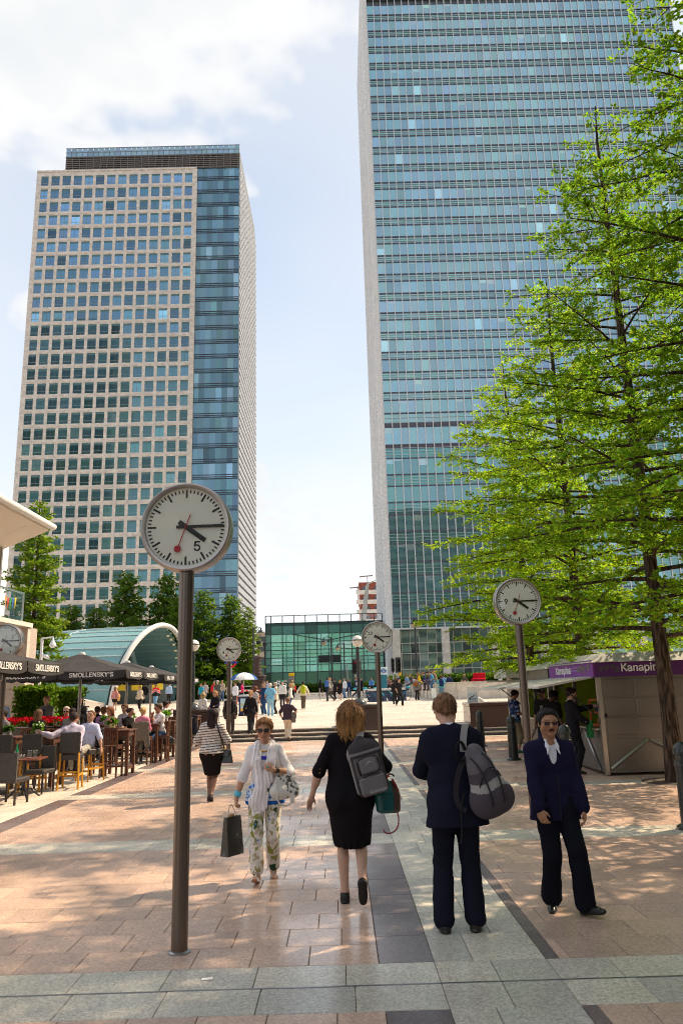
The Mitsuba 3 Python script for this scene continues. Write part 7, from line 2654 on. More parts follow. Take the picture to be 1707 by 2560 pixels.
# ---------------------------------------------------------------- everyone else
def pose(kind, seat=.65, var=0, w=1.0, fem=False, reach=None):
    v = .02 * ((var * 7) % 5 - 2)
    if kind == 'stand':
        return dict(feet=[(-.10, .02 + v, .083, 0), (.11, -.02, .083, 0)])
    if kind == 'walk':
        s = 1 if var % 2 else -1
        a, b = (.23, .09, -.22), (-.27, .16, .65)
        f = [(-.07, a[0], a[1], a[2]), (.07, b[0], b[1], b[2])] if s > 0 else [(-.07, b[0], b[1], b[2]), (.07, a[0], a[1], a[2])]
        return dict(hip=.90, lean=.05, feet=f, hands=[(-.25, -.16 * s, .87), (.25, .16 * s, .89)])
    if kind == 'talk':
        return dict(feet=[(-.11, .03, .083, 0), (.12, -.03, .083, 0)], hands=[(-.10, .25, 1.08), (.16, .24, 1.05)])
    if kind == 'hip':
        return dict(feet=[(-.12, .0, .083, 0), (.13, .02, .083, 0)], hands=[(-.21, .05, .98), (.21, .05, .98)], elbows=[(-1, -.3, -.1), (1, -.3, -.1)])
    if kind == 'bend':
        return dict(lean=.9, hip=.85, head=(0, .3), hands=[(-.15, .55, .65), (.15, .55, .65)])
    if kind == 'sit':
        z = seat + .11
        return dict(hip=z, lean=.10, feet=[(-.12, .42, max(.083, z - .56), -.1), (.13, .40, max(.083, z - .52), -.1)], hands=[(-.15, .30, z + .17), (.15, .33, z + .17)], knees=[(-.1, 1, .8), (.1, 1, .8)])
    if kind == 'hang':      # on a wall, legs down
        z = seat + .10
        return dict(hip=z, lean=.22, head=(.1 * var, .2), feet=[(-.11, .40, z - .52, -.05), (.11, .43, z - .56, .1)], hands=[(-.10, .33, z + .14), (.12, .35, z + .14)], knees=[(-.1, 1, .8), (.1, 1, .8)])
    if kind == 'floor':
        return dict(hip=.12, lean=.15, feet=[(-.12, .62, .09, -.9), (.12, .50, .09, -.3)], hands=[(-.25, .25, .35), (.2, .35, .4)], knees=[(-.1, .5, 1), (.1, .5, 1)])
    raise KeyError(kind)


BROWN, BLACK_, BLOND, GREYH, REDH = (.085, .045, .025), (.018, .014, .013), (.42, .29, .13), (.42, .41, .40), (.22, .085, .03)


def crowd(label, x, y, head, h, kind, top_c, bot_c, hair=('short', BROWN), fem=False, skin=1, sleeve=2., bottom='trousers', jacket=None, z=None, var=0, seat=.65, w=None, group=None,
          shoe=(.02, .018, .017), bag=None, hd=None, ov=None, tie=None, res=None, pat=None, blen=.42):
    zz = (zup(y) if y > 31.2 else 0.) if z is None else z
    p = pose(kind, seat * (.93 if kind == 'sit' else 1.) * 1.75 / h, var, fem=fem)
    if hd:
        p['head'] = hd
    if ov:
        p.update(ov)
    F = Fig(fem, w=w or (1.0 if not fem else .98), **p)
    r = res or float(np.clip(y * .0009, .018, .042))
    P = []
    if jacket is not None:
        jk = top(F, r, e=.026, sleeve=1.93, hem=-.17 if not fem else -.10, flare=.02, sl_e=.018, re=1.1, v=.20)
        P.append(('jacket', jk, 'cloth', jacket, folds(.008, 9., var) if r < .021 else None))
    e = .013 + .2 * r
    if bottom == 'dress':
        sk = skirt(F, r, blen, .15, .012, .08)
        tp = top(F, r, e=e, sleeve=sleeve, hem=-.03)
        d = Sdf(r)
        d.p, d.cut = sk.p + tp.p, [sk.cut[0]]
        P.append(('dress', d, 'cloth', top_c))
    else:
        tp = top(F, r, e=e + (.004 if jacket is None else -.002), sleeve=sleeve, hem=-.06 if jacket is None and kind not in ('sit', 'hang', 'floor') else -.01, flare=.012, collar=.03 if sleeve > 1.5 and not fem else 0, re=1.12 if sleeve < 1.5 else 1.)
        P.append(('top', tp, 'cloth', pat(F) if pat else top_c, folds(.008, 9., var + 3) if r < .021 else None))
        if bottom == 'trousers':
            P.append(('trousers', trousers(F, r, .013 + .1 * r, .02), 'cloth', bot_c, folds(.009, 8., var + 6) if r < .021 else None))
        elif bottom == 'shorts':
            q = trousers(F, r, .020, .0, 1.15)
            P.append(('shorts', q, 'cloth', bot_c))
        else:
            P.append(('skirt', skirt(F, r, blen, .14), 'cloth', bot_c))
    st, hc = hair
    if st == 'short':
        P.append(('hair', hair_short(F, max(.011, r * .8), .014), 'hair', hc, strands(.008, var) if r < .021 else None))
    elif st == 'long':
        P.append(('hair', hair_long(F, max(.011, r * .8), .26, .018), 'hair', hc, strands(.009, var) if r < .021 else None))
    elif st == 'bob':
        P.append(('hair', hair_long(F, max(.011, r * .8), .15, .020, 1.1), 'hair', hc, strands(.009, var) if r < .021 else None))
    elif st == 'tail':
        P.append(('hair', hair_long(F, max(.011, r * .8), .26, .016, tail=True), 'hair', hc))
    elif st == 'bun':
        P.append(('hair', hair_long(F, max(.011, r * .8), .1, .014, bun=True), 'hair', hc))
    elif st == 'cap':
        P.append(('hair', hair_short(F, max(.011, r * .8), .014), 'hair', (.03, .02, .018)))
        q = Sdf(max(.011, r * .8))
        q.rs = HS
        q.cap(F.hd(0, -.03, .05), F.hd(0, .02, .058), .082, .076, k=.02)
        q.plane(F.hd(0, 0, .045), F.Rh @ np.array([0, 0.1, -1]))
        q2 = Sdf(max(.011, r * .8)).box(F.hd(0, .115, .050), (.06, .05, .007), .006, R=F.Rh)
        q.p += q2.p
        P.append(('cap', q, 'cloth', hc))
    F.skin(.05)
    sh_ = shoes(F, max(r, .016))
    v = np.vstack([sh_[0][0], sh_[1][0]])
    f = np.vstack([sh_[0][1], sh_[1][1] + len(sh_[0][0])])
    if tie is not None:
        tq = Sdf(r * .8).box(F.at(0, .135, .36), (.022, .02, .10), .01, R=F.B)
        P.append(('tie', tq, 'cloth', tie))
    P.append(('shoes', (v, f), 'matte', shoe))
    t, M = person(label, (x, y, zz), head, h, F, r, skin, P, group)
    if bag:
        bl, where, size, bc, bs = bag
        k = h / 1.75
        c, s = math.cos(head), math.sin(head)
        loc = {'back': F.at(0, -.20, .30), 'rhip': F.at(.25, -.02, -.02), 'lhip': F.at(-.25, -.02, -.02), 'hand': F.wr[1] + np.array([0, 0, -.22])}[where]
        wp = np.array([x + k * (loc[0] * c - loc[1] * s), y + k * (loc[0] * s + loc[1] * c), zz + k * loc[2]])
        bt = thing(bs, bl, 'bag')
        Mb = TR(*wp, head)
        a, b_, c_ = size
        q = Sdf(max(.010, r * .6)).box((0, 0, 0), (a / 2, b_ / 2, c_ / 2), min(a, b_, c_) * .38).cap((0, 0, c_ * .3), (0, 0, c_ * .48), b_ * .42, k=.04)
        put_mesh(bt, 'body', q.build(), 'cloth', bc, Mb)
        m = MB()
        if where == 'back':
            for sx in (-1, 1):
                ribbon(m, spline([(sx * .08, .03, -.12), (sx * .10, .10, .10), (sx * .105, .20, .26), (sx * .10, .30, .22), (sx * .11, .335, .08)], 10), .04, np.array([0, -1, .2]), .012)
        else:
            ribbon(m, spline([(0, -.01, c_ * .4), (0, .01, c_ * .4 + .12), (0, .03, c_ * .4 + .02)], 9), .02, np.array([1, 0, 0]), .01)
        part(bt, 'straps', m, 'cloth', col=np.array(bc) * .6, M=Mb)
    return F, t, M


PI = math.pi
DK = (.022, .021, .024)
CH = (.085, .082, .082)
WH = (.70, .69, .70)
JN = (.10, .17, .30)
# ---- on and just above the steps
crowd('woman with a fair ponytail in a black suit climbing the steps', -3.62, 29.6 + 1.2, 0, 1.68, 'walk', (.03, .028, .03), (.03, .03, .034), ('tail', (.34, .19, .08)), True, 1, jacket=(.020, .018, .020), z=.28, var=1, res=.0195)
crowd('man in a dark grey suit with a black rucksack climbing the steps behind clock eight', -4.42, 30.75, .05, 1.76, 'walk', DK, (.075, .068, .066), ('short', (.06, .04, .03)), False, 0, jacket=(.062, .056, .056), z=.14, var=0, res=.0195,
      bag=('black rucksack on the back of the man behind the clock pole', 'back', (.34, .24, .50), (.012, .012, .013), 'rucksack'))
crowd('woman in a patterned dress with brown hair walking past the woman with the ponytail', -3.95, 35.2, -.6, 1.66, 'walk', (.40, .36, .36), DK, ('bob', (.13, .05, .03)), True, 1, sleeve=.5, bottom='dress', var=1, shoe=(.12, .08, .05))
crowd('man in a purple tee shirt and cream trousers on the lowest step', -2.12, 30.35, -.03, 1.66, 'walk', (.060, .042, .058), (.66, .56, .44), ('short', (.20, .11, .07)), False, 1, sleeve=.85, z=0.0, var=1, res=.0185, shoe=(.06, .03, .03),
      hd=(-.25, .1), ov=dict(hands=[(-.25, .12, .93), (.29, .02, 1.0)], elbows=[(-1, -.8, -.2), (1, -.9, -.1)]), bag=('grey shoulder bag of the man in the purple tee shirt', 'rhip', (.15, .26, .30), (.15, .14, .125), 'shoulder_bag'))
# ---- group by the information stand
GI = 'people gathered round the information stand'
crowd('man in a navy polo shirt and blue jeans facing the man in sky blue', -4.27, 42.7, PI * .8, 1.72, 'stand', (.022, .045, .12), (.03, .07, .16), ('short', (.18, .11, .08)), False, 1, sleeve=.8, group=GI, shoe=(.6, .6, .6))
crowd('man in a sky blue shirt and light blue jeans with white hair', -3.82, 41.5, .05, 1.70, 'stand', (.17, .42, .62), (.24, .45, .62), ('short', (.55, .53, .5)), False, 1, sleeve=.8, group=GI, var=2, shoe=(.22, .42, .6), ov=dict(hands=[(-.27, .05, .98), (.27, .08, 1.0)]))
crowd('old man in a cream jacket beside the man in sky blue', -3.72, 43.8, PI * .55, 1.72, 'stand', (.60, .56, .46), (.06, .045, .04), ('short', GREYH), False, 1, group=GI, jacket=(.60, .55, .44))
crowd('woman in a patterned white blouse and jeans behind the man in purple', -2.95, 44.8, PI * .45, 1.62, 'stand', (.55, .49, .45), (.03, .09, .20), ('bob', (.32, .19, .09)), True, 1, group=GI)
crowd('child in a green and white hat behind the cream jacket', -4.0, 52.5, PI, 1.72, 'stand', (.6, .6, .6), DK, ('cap', (.02, .30, .20)), False, 1)
# ---- left part of the square
GS = 'people crossing the square'
crowd('man in a white shirt and dark trousers right of clock eight', -7.04, 51.3, PI * .75, 1.76, 'stand', (.66, .68, .74), (.065, .06, .065), ('short', BLACK_), False, 2, group=GS)
crowd('woman in a bright pink top beside the umbrella', -8.13, 63.4, -PI * .55, 1.66, 'talk', (.62, .035, .13), DK, ('bob', (.05, .03, .025)), True, 1, group=GS)
crowd('man in a dark suit left of the woman in pink', -8.6, 65.5, .3, 1.82, 'stand', DK, DK, ('short', (.25, .2, .17)), False, 1, jacket=(.022, .024, .032), group=GS)
crowd('grey haired man in a dark grey suit with his back turned, left of clock eight', -9.13, 56.9, .1, 1.88, 'stand', (.3, .3, .3), (.075, .07, .068), ('short', GREYH), False, 1, jacket=(.082, .08, .075), group=GS)
crowd('man in a beige sweater turned to the right beside the clock eight pole', -8.2, 55.8, -PI * .4, 1.70, 'talk', (.50, .44, .35), (.05, .045, .05), ('short', (.04, .03, .025)), False, 3, group=GS)
crowd('man in a light beige shirt behind the grey haired man', -10.7, 69.3, PI, 1.82, 'stand', (.45, .38, .28), JN, ('short', (.3, .2, .13)), False, 1, group=GS)
crowd('woman in a turquoise top beside the lamp on the left block', -11.16, 61.4, PI, 1.66, 'walk', (.02, .27, .38), (.05, .03, .03), ('long', (.16, .06, .03)), True, 1, sleeve=.5, group=GS)
crowd('young man in a grey striped tee shirt left of the lamp', -11.39, 64.5, PI, 1.80, 'walk', (.36, .33, .35), (.08, .09, .13), ('short', BLACK_), False, 3, sleeve=.8, var=1, group=GS)
crowd('man in a red shirt behind the striped tee shirt', -11.2, 67.9, PI, 1.78, 'stand', (.55, .03, .035), DK, ('short', (.1, .06, .04)), False, 1, group=GS)
crowd('blonde woman in a white blouse with her back turned behind the left block', -6.15, 34.4, -.3, 1.60, 'stand', (.68, .66, .64), (.65, .62, .6), ('bob', BLOND), True, 1, group=GS, z=.30)
crowd('strawberry blonde woman in a black cardigan and blue top behind the left block', -5.55, 34.0, PI - .3, 1.66, 'talk', (.05, .09, .42), (.03, .05, .15), ('bob', (.42, .22, .09)), True, 1, jacket=(.018, .016, .018), group=GS, z=.30,
      bag=('brown bag held by the woman in the black cardigan', 'rhip', (.26, .16, .30), (.11, .065, .045), 'shoulder_bag'))
crowd('man in a dark jacket by the dark pole lamps', -9.3, 72, -.4, 1.8, 'walk', DK, DK, ('short', BLACK_), False, 2, jacket=(.03, .03, .035), group=GS, var=1)
crowd('woman in a pale blouse under the park hedge', -7.0, 70.5, PI * .9, 1.64, 'walk', (.6, .58, .62), (.10, .10, .12), ('long', (.2, .12, .06)), True, 1, group=GS)
crowd('man in a pale blue shirt under the blue and white umbrella', -6.35, 66.2, PI, 1.7, 'stand', (.35, .45, .6), DK, ('short', (.12, .08, .06)), False, 1, group=GS)
# ---- middle of the square
crowd('man in a cream shirt with a lime green rucksack walking away', -2.40, 48.5, .0, 1.72, 'walk', (.68, .60, .48), (.11, .085, .065), ('short', (.03, .02, .018)), False, 3, var=1, group=GS, ov=dict(hands=[(-.40, .0, .98), (.38, .02, .92)]),
      bag=('lime green rucksack of the man in the cream shirt', 'back', (.30, .20, .46), (.36, .42, .02), 'rucksack'))
crowd('blonde woman in a yellow scarf with a red bag', -4.5, 71, PI * .9, 1.68, 'walk', (.62, .50, .26), (.015, .015, .017), ('bob', BLOND), True, 1, group=GS, bag=('bright red bag of the blonde woman', 'lhip', (.16, .30, .36), (.55, .02, .025), 'shoulder_bag'))
crowd('man in a dark jacket just left of the blonde woman with the red bag', -5.15, 72.2, 2.6, 1.7, 'stand', DK, (.03, .035, .06), ('short', (.1, .06, .04)), False, 1, jacket=(.025, .026, .035), group=GS)
crowd('fair haired man in a grey suit walking left in the middle of the square', -.86, 60.9, 1.0, 1.84, 'walk', (.5, .5, .5), (.07, .066, .062), ('short', (.36, .2, .1)), False, 1, jacket=(.10, .094, .085), var=1, group=GS, bag=('dark briefcase in the hand of the man in the grey suit', 'hand', (.10, .42, .30), (.02, .018, .018), 'briefcase'))
crowd('man in a black suit half behind the man in the grey suit', -.52, 63.6, .4, 1.76, 'walk', DK, DK, ('short', (.04, .03, .025)), False, 1, jacket=(.026, .024, .026), group=GS, bag=('black bag in the hand of the man in the black suit', 'hand', (.12, .40, .30), (.02, .016, .014), 'briefcase'))
crowd('woman in a black dress and tights walking towards the viewer', -.10, 63.2, PI, 1.64, 'walk', (.016, .015, .017), DK, ('bob', (.22, .12, .05)), True, 1, sleeve=.6, bottom='dress', var=1, group=GS, blen=.38)
crowd('man in a white shirt at the kerb in the middle', .30, 68.5, 2.2, 1.68, 'stand', (.62, .68, .76), (.12, .22, .38), ('short', (.14, .09, .06)), False, 1, group=GS)
crowd('woman in a navy jacket at the kerb carrying a paper bag', .72, 69.5, PI, 1.62, 'stand', (.1, .2, .4), (.03, .06, .14), ('long', BROWN), True, 1, jacket=(.02, .04, .11), group=GS)
crowd('woman in black with bare legs crossing the street', -2.05, 76, -.6, 1.66, 'walk', (.02, .018, .018), DK, ('long', (.04, .03, .02)), True, 2, bottom='dress', group=GS)
crowd('man in a bright blue shirt crossing the street', -1.4, 77.5, .2, 1.72, 'stand', (.10, .20, .55), (.03, .04, .08), ('short', (.03, .022, .02)), False, 2, group=GS)
crowd('red haired man in a navy suit walking to the right beside the bicycles', 1.30, 69.5, -PI * .45, 1.80, 'walk', (.5, .5, .55), (.02, .025, .06), ('short', REDH), False, 1, jacket=(.022, .028, .075), group=GS, ov=dict(hands=[(-.2, .26, .95), (.2, .24, .98)]))
crowd('walker in black clothes and a dark cap in front of the bicycles', 3.68, 49.3, PI + .5, 1.74, 'walk', (.018, .018, .02), (.025, .022, .022), ('cap', (.02, .03, .09)), False, 1, sleeve=.8, var=1, group=GS, shoe=(.06, .025, .02))
crowd('dark haired woman in black just behind the walker with the cap', 3.62, 52.5, .3, 1.62, 'stand', (.02, .018, .019), (.02, .02, .02), ('long', (.03, .02, .018)), True, 1, group=GS)
# ---- far seats beyond the street, left of the lobby columns
GF = 'people seated beyond the street'
for i, (x, y, c, hc, lb) in enumerate(((2.9, 74, (.10, .25, .55), BROWN, 'seated person in blue left of the cycle totem'), (1.95, 75, (.02, .02, .025), BLACK_, 'seated person in black behind the navy suit man'), (5.5, 76.5, (.03, .025, .03), (.2, .12, .08), 'seated man in a dark suit and pale shirt below the traffic lights'),
                                       (6.35, 74, (.08, .16, .45), (.1, .07, .05), 'seated person in bright blue next to the lobby column'), (4.6, 74, (.30, .16, .15), (.15, .06, .04), 'seated woman in dusty pink beside the tall slim clock'), (7.2, 77, (.45, .4, .55), BROWN, 'seated person in lilac by the hedge'))):
    crowd(lb, x, y, PI, 1.74, 'sit', c, DK, ('short', hc), i % 2 == 1, 1, seat=.8, group=GF, var=i)
# ---- on the garden wall
GW = 'people sitting on the garden wall'
for i, (px, y, tc, bc, hc, a_, lb, fem, sl) in enumerate(((6.00, 72.0, (.25, .38, .62), (.45, .42, .4), BROWN, 2.1, 'seated person in a pale blue shirt farthest left on the garden wall', False, .8), (6.12, 69.0, (.06, .055, .055), (.10, .11, .13), (.28, .16, .09), 1.7, 'young man in a dark tee shirt with bare arms sitting on the garden wall', False, .8),
                                                        (6.42, 64.5, (.62, .42, .02), (.03, .04, .08), (.20, .11, .06), 1.5, 'woman in a yellow top sitting on the garden wall', True, 1.2), (6.60, 62.2, (.035, .035, .12), (.28, .22, .16), (.22, .10, .05), 1.4, 'man in a dark blue top sitting on the garden wall', False, 2.), (6.74, 60.4, (.075, .05, .09), (.05, .04, .05), (.035, .025, .02), 1.35, 'man in a dark purple shirt leaning forward on the garden wall', False, 2.),
                                                        (6.85, 59.1, (.06, .22, .42), (.10, .09, .12), (.10, .06, .04), 1.3, 'man in a bright blue shirt second from the corner of the garden wall', False, 2.), (6.98, 58.0, (.17, .15, .095), (.06, .14, .28), (.32, .17, .09), 1.3, 'man in an olive sweater and jeans at the corner of the garden wall', False, 2.))):
    crowd(lb, px + .22, y, a_, 1.74, 'hang', tc, bc, ('short' if not fem else 'long', hc), fem, 1, sleeve=sl, seat=2.12 - zup(y), group=GW, var=i % 3, res=.026, shoe=(.35, .33, .15) if i == 6 else (.03, .02, .02))
crowd('man in a grey tweed jacket with a tan bag standing below the garden wall', 5.74, 58.8, -.5, 1.68, 'stand', (.2, .19, .17), (.02, .018, .018), ('short', (.06, .04, .03)), False, 1, jacket=(.19, .175, .155), bag=('tan leather bag on the back of the man in tweed', 'back', (.32, .16, .30), (.28, .09, .03), 'shoulder_bag'))
crowd('young man in a turquoise shirt and jeans with a navy rucksack at the garden wall', 7.40, 57.0, -.1, 1.76, 'stand', (.10, .36, .36), (.10, .19, .28), ('short', (.06, .035, .02)), False, 2, sleeve=.8, ov=dict(hands=[(-.22, .28, 1.28), (.2, .25, 1.2)]), bag=('navy blue rucksack of the young man in turquoise', 'back', (.34, .24, .48), (.015, .03, .10), 'rucksack'))
crowd('man in a pale blue shirt sitting on top of the garden wall', 12.1, 58.4, PI * .5 + PI, 1.76, 'floor', (.32, .47, .68), (.62, .60, .58), ('short', (.03, .022, .02)), False, 2, z=WT + .06, sleeve=1.2)
GL = 'people on the lawn behind the wall'
for i, (x, y, c, hc, lb, fem) in enumerate(((8.9, 63, (.03, .04, .10), BLACK_, 'person in navy with their back turned on the lawn', False), (8.55, 64, (.16, .28, .60), BROWN, 'person in blue half hidden beside the one in navy on the lawn', False), (10.3, 64, (.10, .085, .08), (.3, .2, .12), 'person in grey brown on the lawn left of the red chair', True),
                                            (15.6, 66, (.40, .22, .48), (.3, .25, .2), 'person in a purple checked shirt far back on the lawn', False), (17.0, 59.5, (.72, .70, .68), (.22, .10, .05), 'auburn haired person in white behind the garden wall', True), (18.2, 60.0, (.5, .2, .12), (.05, .03, .025), 'person in orange red behind the wall above the kiosk flap', False))):
    crowd(lb, x, y, (.2, .1, 2.5, PI, .3, 2.8)[i], 1.74, 'floor', c, DK, ('short' if not fem else 'bob', hc), fem, 1, z=WT - .25, group=GL, var=i)
t = thing('lounge_chair', 'bright red lounge chair on the lawn beyond the garden wall', 'chair')
part(t, 'seat', MB().box((11.05, 62, WT + .16), (1.0, .8, .35), .1, bev=.06), 'cloth', smooth=40, col=(.50, .012, .03))
part(t, 'back', MB().box((11.2, 62.35, WT + .42), (1.0, .25, .65), .1, bev=.06), 'cloth', smooth=40, col=(.50, .012, .03))
crowd('white haired person in a white shirt bending behind the wide polished block', 6.35, 33.8, PI * .5, 1.6, 'bend', (.62, .60, .56), (.5, .5, .5), ('short', (.6, .58, .52)), False, 1, z=.25)

# ---- walkers behind the parasols on the left
GP = 'people walking behind the parasols'
crowd('woman with a floral rucksack top and black skirt walking away below the parasol', -16.1, 55, .2, 1.66, 'walk', (.50, .22, .20), (.018, .016, .018), ('long', (.2, .1, .05)), True, 1, bottom='skirt', blen=.30, group=GP, bag=('tan shoulder bag of the woman in the black skirt', 'rhip', (.14, .32, .38), (.45, .25, .09), 'shoulder_bag'))
crowd('woman in a beige jacket over a spotted black top walking towards the viewer', -13.8, 53, PI, 1.66, 'walk', (.03, .028, .028), (.025, .022, .025), ('long', (.12, .07, .04)), True, 1, jacket=(.52, .43, .34), group=GP, var=1)
crowd('man in black below the yellow station sign', -17.8, 70, .3, 1.76, 'walk', DK, DK, ('short', BROWN), False, 1, jacket=(.025, .024, .026), group=GP)


def chevron(F):
    def fn(V):
        L = (V - F.hip) @ F.B
        z = L[:, 2] + np.abs(L[:, 0]) * .6
        c = np.tile(np.array((.025, .025, .028)), (len(V), 1))
        c[z > .30] = (.68, .66, .66)
        c[z > .34] = (.60, .03, .03)
        c[(z > .44) & (z < .48)] = (.68, .66, .66)
        return c
    return fn


crowd('man in a red white and black chevron sweater and jeans walking towards the viewer', -13.9, 57.9, PI, 1.76, 'walk', DK, (.16, .30, .44), ('short', BROWN), False, 3, group=GP, pat=chevron, var=1)
crowd('person in blue jeans right of the yellow station sign', -16.2, 70.5, .8, 1.66, 'walk', (.4, .3, .28), (.08, .18, .42), ('long', BROWN), True, 1, group=GP)
crowd('man in a pale blue shirt and black trousers under the far parasol', -14.5, 65, .1, 1.74, 'stand', (.35, .48, .68), (.03, .028, .03), ('short', BROWN), False, 1, group=GP)
crowd('man in a blue striped shirt near the left block behind the clock pole', -12.4, 60, PI, 1.74, 'walk', (.06, .12, .35), (.10, .09, .10), ('short', BLACK_), False, 2, group=GP)

# ---- restaurant guests
GR = 'guests at the restaurant tables'
C_ = lambda *q, **k: crowd(*q, group=GR, **k)
C_('man in a lilac shirt seen from behind on a bar stool, one arm stretched out', -5.90, 17.12, .35, 1.76, 'sit', (.60, .53, .68), (.05, .045, .05), ('short', (.045, .03, .028)), False, 2, seat=.70, res=.0165,
   ov=dict(lean=.18, hands=[(-.62, .16, 1.16), (-.05, .10, .93)], elbows=[(-.3, -.6, -.5), (.6, -1, -.4)], feet=[(-.12, .30, .33, 0), (.12, .30, .33, 0)]), hd=(-.6, .1))
C_('man in a pale blue shirt lounging on a bar stool and facing the viewer', -6.05, 18.5, PI - .25, 1.74, 'sit', (.50, .54, .74), (.36, .34, .30), ('short', (.16, .085, .045)), False, 1, sleeve=1.0, seat=.70, res=.0165,
   ov=dict(lean=-.22, hands=[(-.42, -.02, .64), (.06, .20, .98)], elbows=[(-.9, -.3, .1), (1, -.6, -.3)], feet=[(-.12, .34, .30, 0), (.16, .36, .33, 0)]), hd=(.1, -.12))
C_('standing man in a pale blue shirt at the left edge below the parasol', -10.55, 24.0, .25, 1.86, 'stand', (.36, .50, .78), (.02, .02, .03), ('short', (.22, .10, .05)), False, 1, z=.10, res=.0185)
C_('seated man in a grey shirt beside the grey parasol pole', -8.72, 20.2, PI * .75, 1.76, 'sit', (.17, .15, .165), DK, ('short', (.03, .022, .02)), False, 2, seat=.75, var=1, res=.0185)
C_('long haired woman in black with her back turned in front of the red flowers', -8.10, 20.7, .1, 1.70, 'sit', (.014, .012, .013), DK, ('long', (.11, .06, .035)), True, 1, seat=.75, res=.0185)
C_('man in a grey suit and blue tie standing behind the red flowers', -10.05, 26.4, PI - .2, 1.88, 'stand', (.60, .62, .72), (.05, .048, .05), ('short', (.22, .10, .045)), False, 1, jacket=(.135, .128, .13), tie=(.03, .04, .13), z=.05, res=.0185)
C_('long haired man in a black suit and blue tie standing near the bicycles', -9.1, 26.9, PI + .5, 1.84, 'stand', (.62, .65, .75), DK, ('bob', (.022, .016, .014)), False, 2, jacket=(.016, .016, .019), tie=(.05, .09, .28), z=.05, res=.0185)
F, t, M = C_('bald man in sunglasses and a pink shirt resting his chin on his hand', -7.85, 22.2, PI + .15, 1.76, 'sit', (.58, .42, .42), DK, ('short', (.45, .36, .32)), False, 1, seat=.75, res=.0185, ov=dict(hands=[(-.10, .22, 1.28), (.15, .33, 1.0)]))
sg = MB()
for sx in (-1, 1):
    sg.box(F.hd(sx * .033, .094, .003), (.050, .012, .036), R=F.Rh, bev=.01)
part(t, 'sunglasses', sg, 'gloss', col=(.012, .01, .012), M=M)
C_('dark haired person in grey with their back turned across from the bald man', -7.42, 21.3, -.1, 1.70, 'sit', (.16, .15, .15), DK, ('short', (.03, .02, .018)), False, 1, seat=.75, var=2, res=.0185)
C_('person in black in the middle of the terrace behind the pale blue shirt', -7.55, 24.0, .3, 1.68, 'sit', (.016, .014, .018), DK, ('short', (.05, .03, .022)), False, 2, seat=.75, res=.0195)
C_('person in a lilac top in the middle of the terrace', -7.18, 23.4, .2, 1.66, 'sit', (.45, .24, .46), DK, ('short', (.14, .06, .03)), True, 1, seat=.75, res=.0195)
C_('woman with red brown hair leaning on the terrace table', -6.62, 22.4, PI * .8, 1.68, 'sit', (.25, .20, .19), DK, ('long', (.17, .06, .03)), True, 2, seat=.75, sleeve=.6, res=.0195)
C_('man in a grey shirt and dark tie seated beside the woman with red brown hair', -6.55, 23.6, PI * .9, 1.78, 'sit', (.40, .39, .44), DK, ('short', (.10, .05, .03)), False, 1, seat=.75, tie=(.05, .015, .03), sleeve=.9, res=.0195)
C_('woman in a black top facing right across from the woman in pink', -6.30, 22.9, -PI * .62, 1.62, 'sit', (.016, .014, .015), (.09, .085, .07), ('bun', (.05, .03, .025)), True, 2, seat=.72, sleeve=.5, res=.0185)
C_('blonde woman in a pink shirt with her back turned, a jacket over her stool', -5.76, 22.45, .0, 1.66, 'sit', (.62, .20, .30), (.30, .27, .22), ('bun', (.50, .33, .15)), True, 1, seat=.72, sleeve=1.4, res=.018, ov=dict(feet=[(-.1, .25, .33, 0), (.1, .20, .33, 0)]))
F, t, M = C_('man in a white polo shirt and sunglasses with his hands before his mouth', -5.38, 23.1, PI * .72, 1.76, 'sit', (.72, .70, .70), (.06, .11, .22), ('short', (.06, .035, .022)), False, 2, seat=.75, sleeve=.9, res=.018, ov=dict(hands=[(.03, .26, 1.30), (-.01, .27, 1.31)], elbows=[(-.7, -.1, -1), (.7, -.1, -1)]))
sg = MB()
for sx in (-1, 1):
    sg.box(F.hd(sx * .033, .094, .003), (.048, .010, .030), R=F.Rh, bev=.008)
part(t, 'sunglasses', sg, 'gloss', col=(.014, .012, .012), M=M)
C_('dark haired man in white leaning on his hand left of the big clock pole', -6.15, 26.8, -.9, 1.74, 'sit', (.62, .60, .62), DK, ('short', (.025, .018, .016)), False, 2, seat=.80, res=.0195, ov=dict(hands=[(-.15, .30, 1.10), (.10, .26, 1.32)]))
# clothes hung on stools, a bag on the ground
jk = Sdf(.012)
jk.cap((-.19, -.26, 1.12), (.19, -.26, 1.12), .055, k=.04, flat=((0, 1, 0), .8)).cap((-.15, -.27, 1.08), (-.17, -.28, .62), .08, .10, k=.05, flat=((0, 1, 0), .4)).cap((.15, -.27, 1.08), (.20, -.28, .58), .08, .09, k=.05, flat=((0, 1, 0), .4)).cap((0, -.27, 1.05), (0, -.27, .80), .14, k=.05, flat=((0, 1, 0), .3))
v, f = jk.build(folds(.03, 9., 3))
whole('coat', (v, f, np.tile((.16, .13, .105), (len(v), 1))), 'cloth', 'beige brown coat draped over the back of the stool under the woman in pink', 'coat', smooth=True, M=TR(-5.70, 22.33, 0))
jk = Sdf(.012)
jk.cap((-.16, -.26, 1.10), (.16, -.26, 1.10), .05, k=.04).cap((.10, -.27, 1.06), (.16, -.27, .52), .08, .10, k=.05, flat=((0, 1, 0), .4)).cap((-.10, -.27, 1.06), (-.10, -.27, .65), .09, k=.05, flat=((0, 1, 0), .4))
v, f = jk.build(folds(.03, 9., 5))
whole('coat', (v, f, np.tile((.02, .022, .035), (len(v), 1))), 'cloth', 'dark navy coat hanging on the stool right of the big clock pole', 'coat', smooth=True, M=TR(-5.60, 28.6, 0, .4))
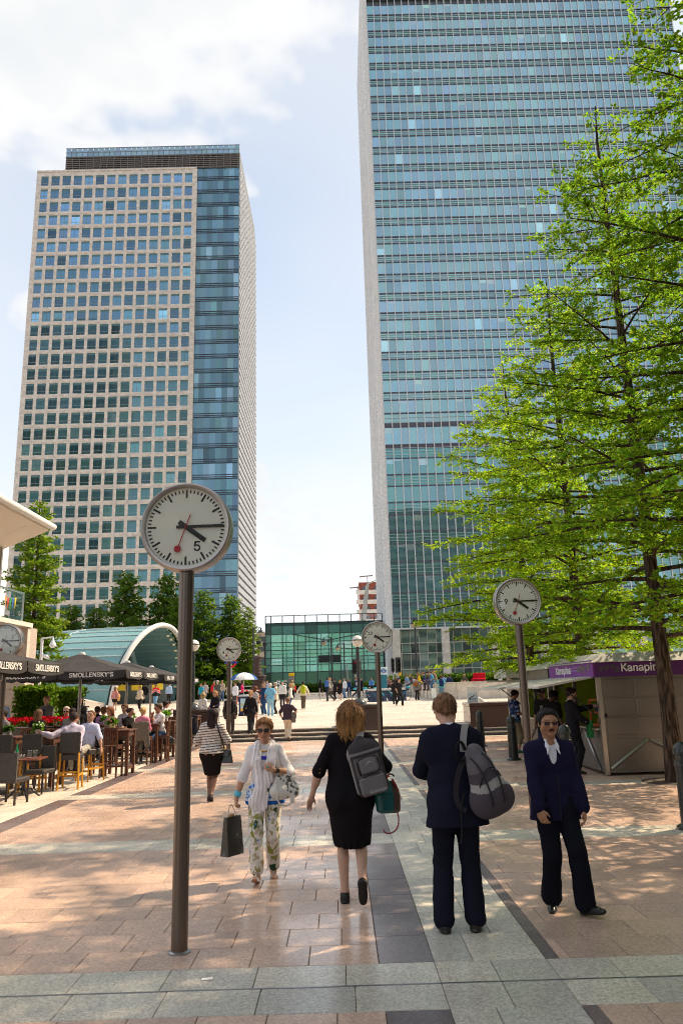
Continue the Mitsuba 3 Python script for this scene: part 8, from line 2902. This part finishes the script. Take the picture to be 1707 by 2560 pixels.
q = Sdf(.012).box((0, 0, .12), (.17, .10, .11), .06).cap((-.05, 0, .25), (.05, 0, .25), .03, k=.08)
v, f = q.build(folds(.015, 9., 3))
whole('handbag', (v, f, np.tile((.018, .02, .02), (len(v), 1))), 'gloss', 'black leather bag hanging low beside the man in the white polo shirt', 'bag', smooth=True, M=TR(-5.22, 23.5, .42, .3))

sp_ = MB().box((-.985, 5.82, .006), (.075, .030, .006), .1).box((-.96, 5.825, .010), (.03, .024, .004), .5)
whole('paper_scrap', sp_, 'matte', 'scrap of white paper lying on the grey paving near the front', 'litter', col=(.75, .74, .70))
# ---- at the kiosks
def hawaii(F):
    def fn(V):
        n = meshkit.noise(V * 24, 5)
        return np.where((n > .68)[:, None], np.array((.30, .34, .40)), np.where((n > .6)[:, None], np.array((.03, .10, .20)), np.array((.014, .022, .075))))
    return fn


crowd('man in a blue patterned shirt and khaki shorts waiting at the far kiosk', 5.02, 22.6, -PI * .42, 1.74, 'talk', DK, (.17, .14, .085), ('short', (.016, .013, .012)), False, 2, sleeve=.8, bottom='shorts', pat=hawaii, shoe=(.02, .14, .08), res=.0185, hd=(0, .3))
F, t, M = crowd('young man in a baseball cap and a black printed tee shirt at the kiosk', 5.28, 20.3, PI - .55, 1.80, 'stand', (.014, .013, .013), (.016, .017, .026), ('cap', (.018, .017, .018)), False, 3, sleeve=.85, res=.0185, hd=(-.35, .45))
for i, (s_, z_) in enumerate((('LEVI', .36), ('STRAUSS', .315), ('& CO', .27))):
    tx = meshkit.text_mesh(s_, .030, .002, bold=True)
    v, f = np.array(tx.vertices), np.array(tx.faces)
    p = np.stack([.055 - v[:, 0], .142 + v[:, 2] + .012 * (z_ - .27) / .09, v[:, 1] + z_], -1) @ F.B.T + F.hip
    part(t, 'shirt_print', MB().put(p, f), 'matte', col=(.50, .49, .47), M=M)
crowd('man in a black tee shirt and grey trousers looking down at the kiosk', 5.12, 18.9, -.9, 1.74, 'stand', (.014, .013, .013), (.085, .075, .075), ('short', (.012, .010, .010)), False, 4, sleeve=.85, res=.018, hd=(-.2, .45))
crowd('man in a black suit and glasses reaching over the purple kiosk counter', 5.06, 17.15, -PI * .5, 1.80, 'stand', (.60, .60, .64), (.014, .014, .018), ('short', (.020, .014, .012)), False, 1, jacket=(.014, .013, .017), res=.015, ov=dict(hands=[(-.12, .50, 1.36), (.12, .32, 1.02)], elbows=[(-.6, -.5, -.8), (1, -.8, -.6)]), hd=(.05, .15))
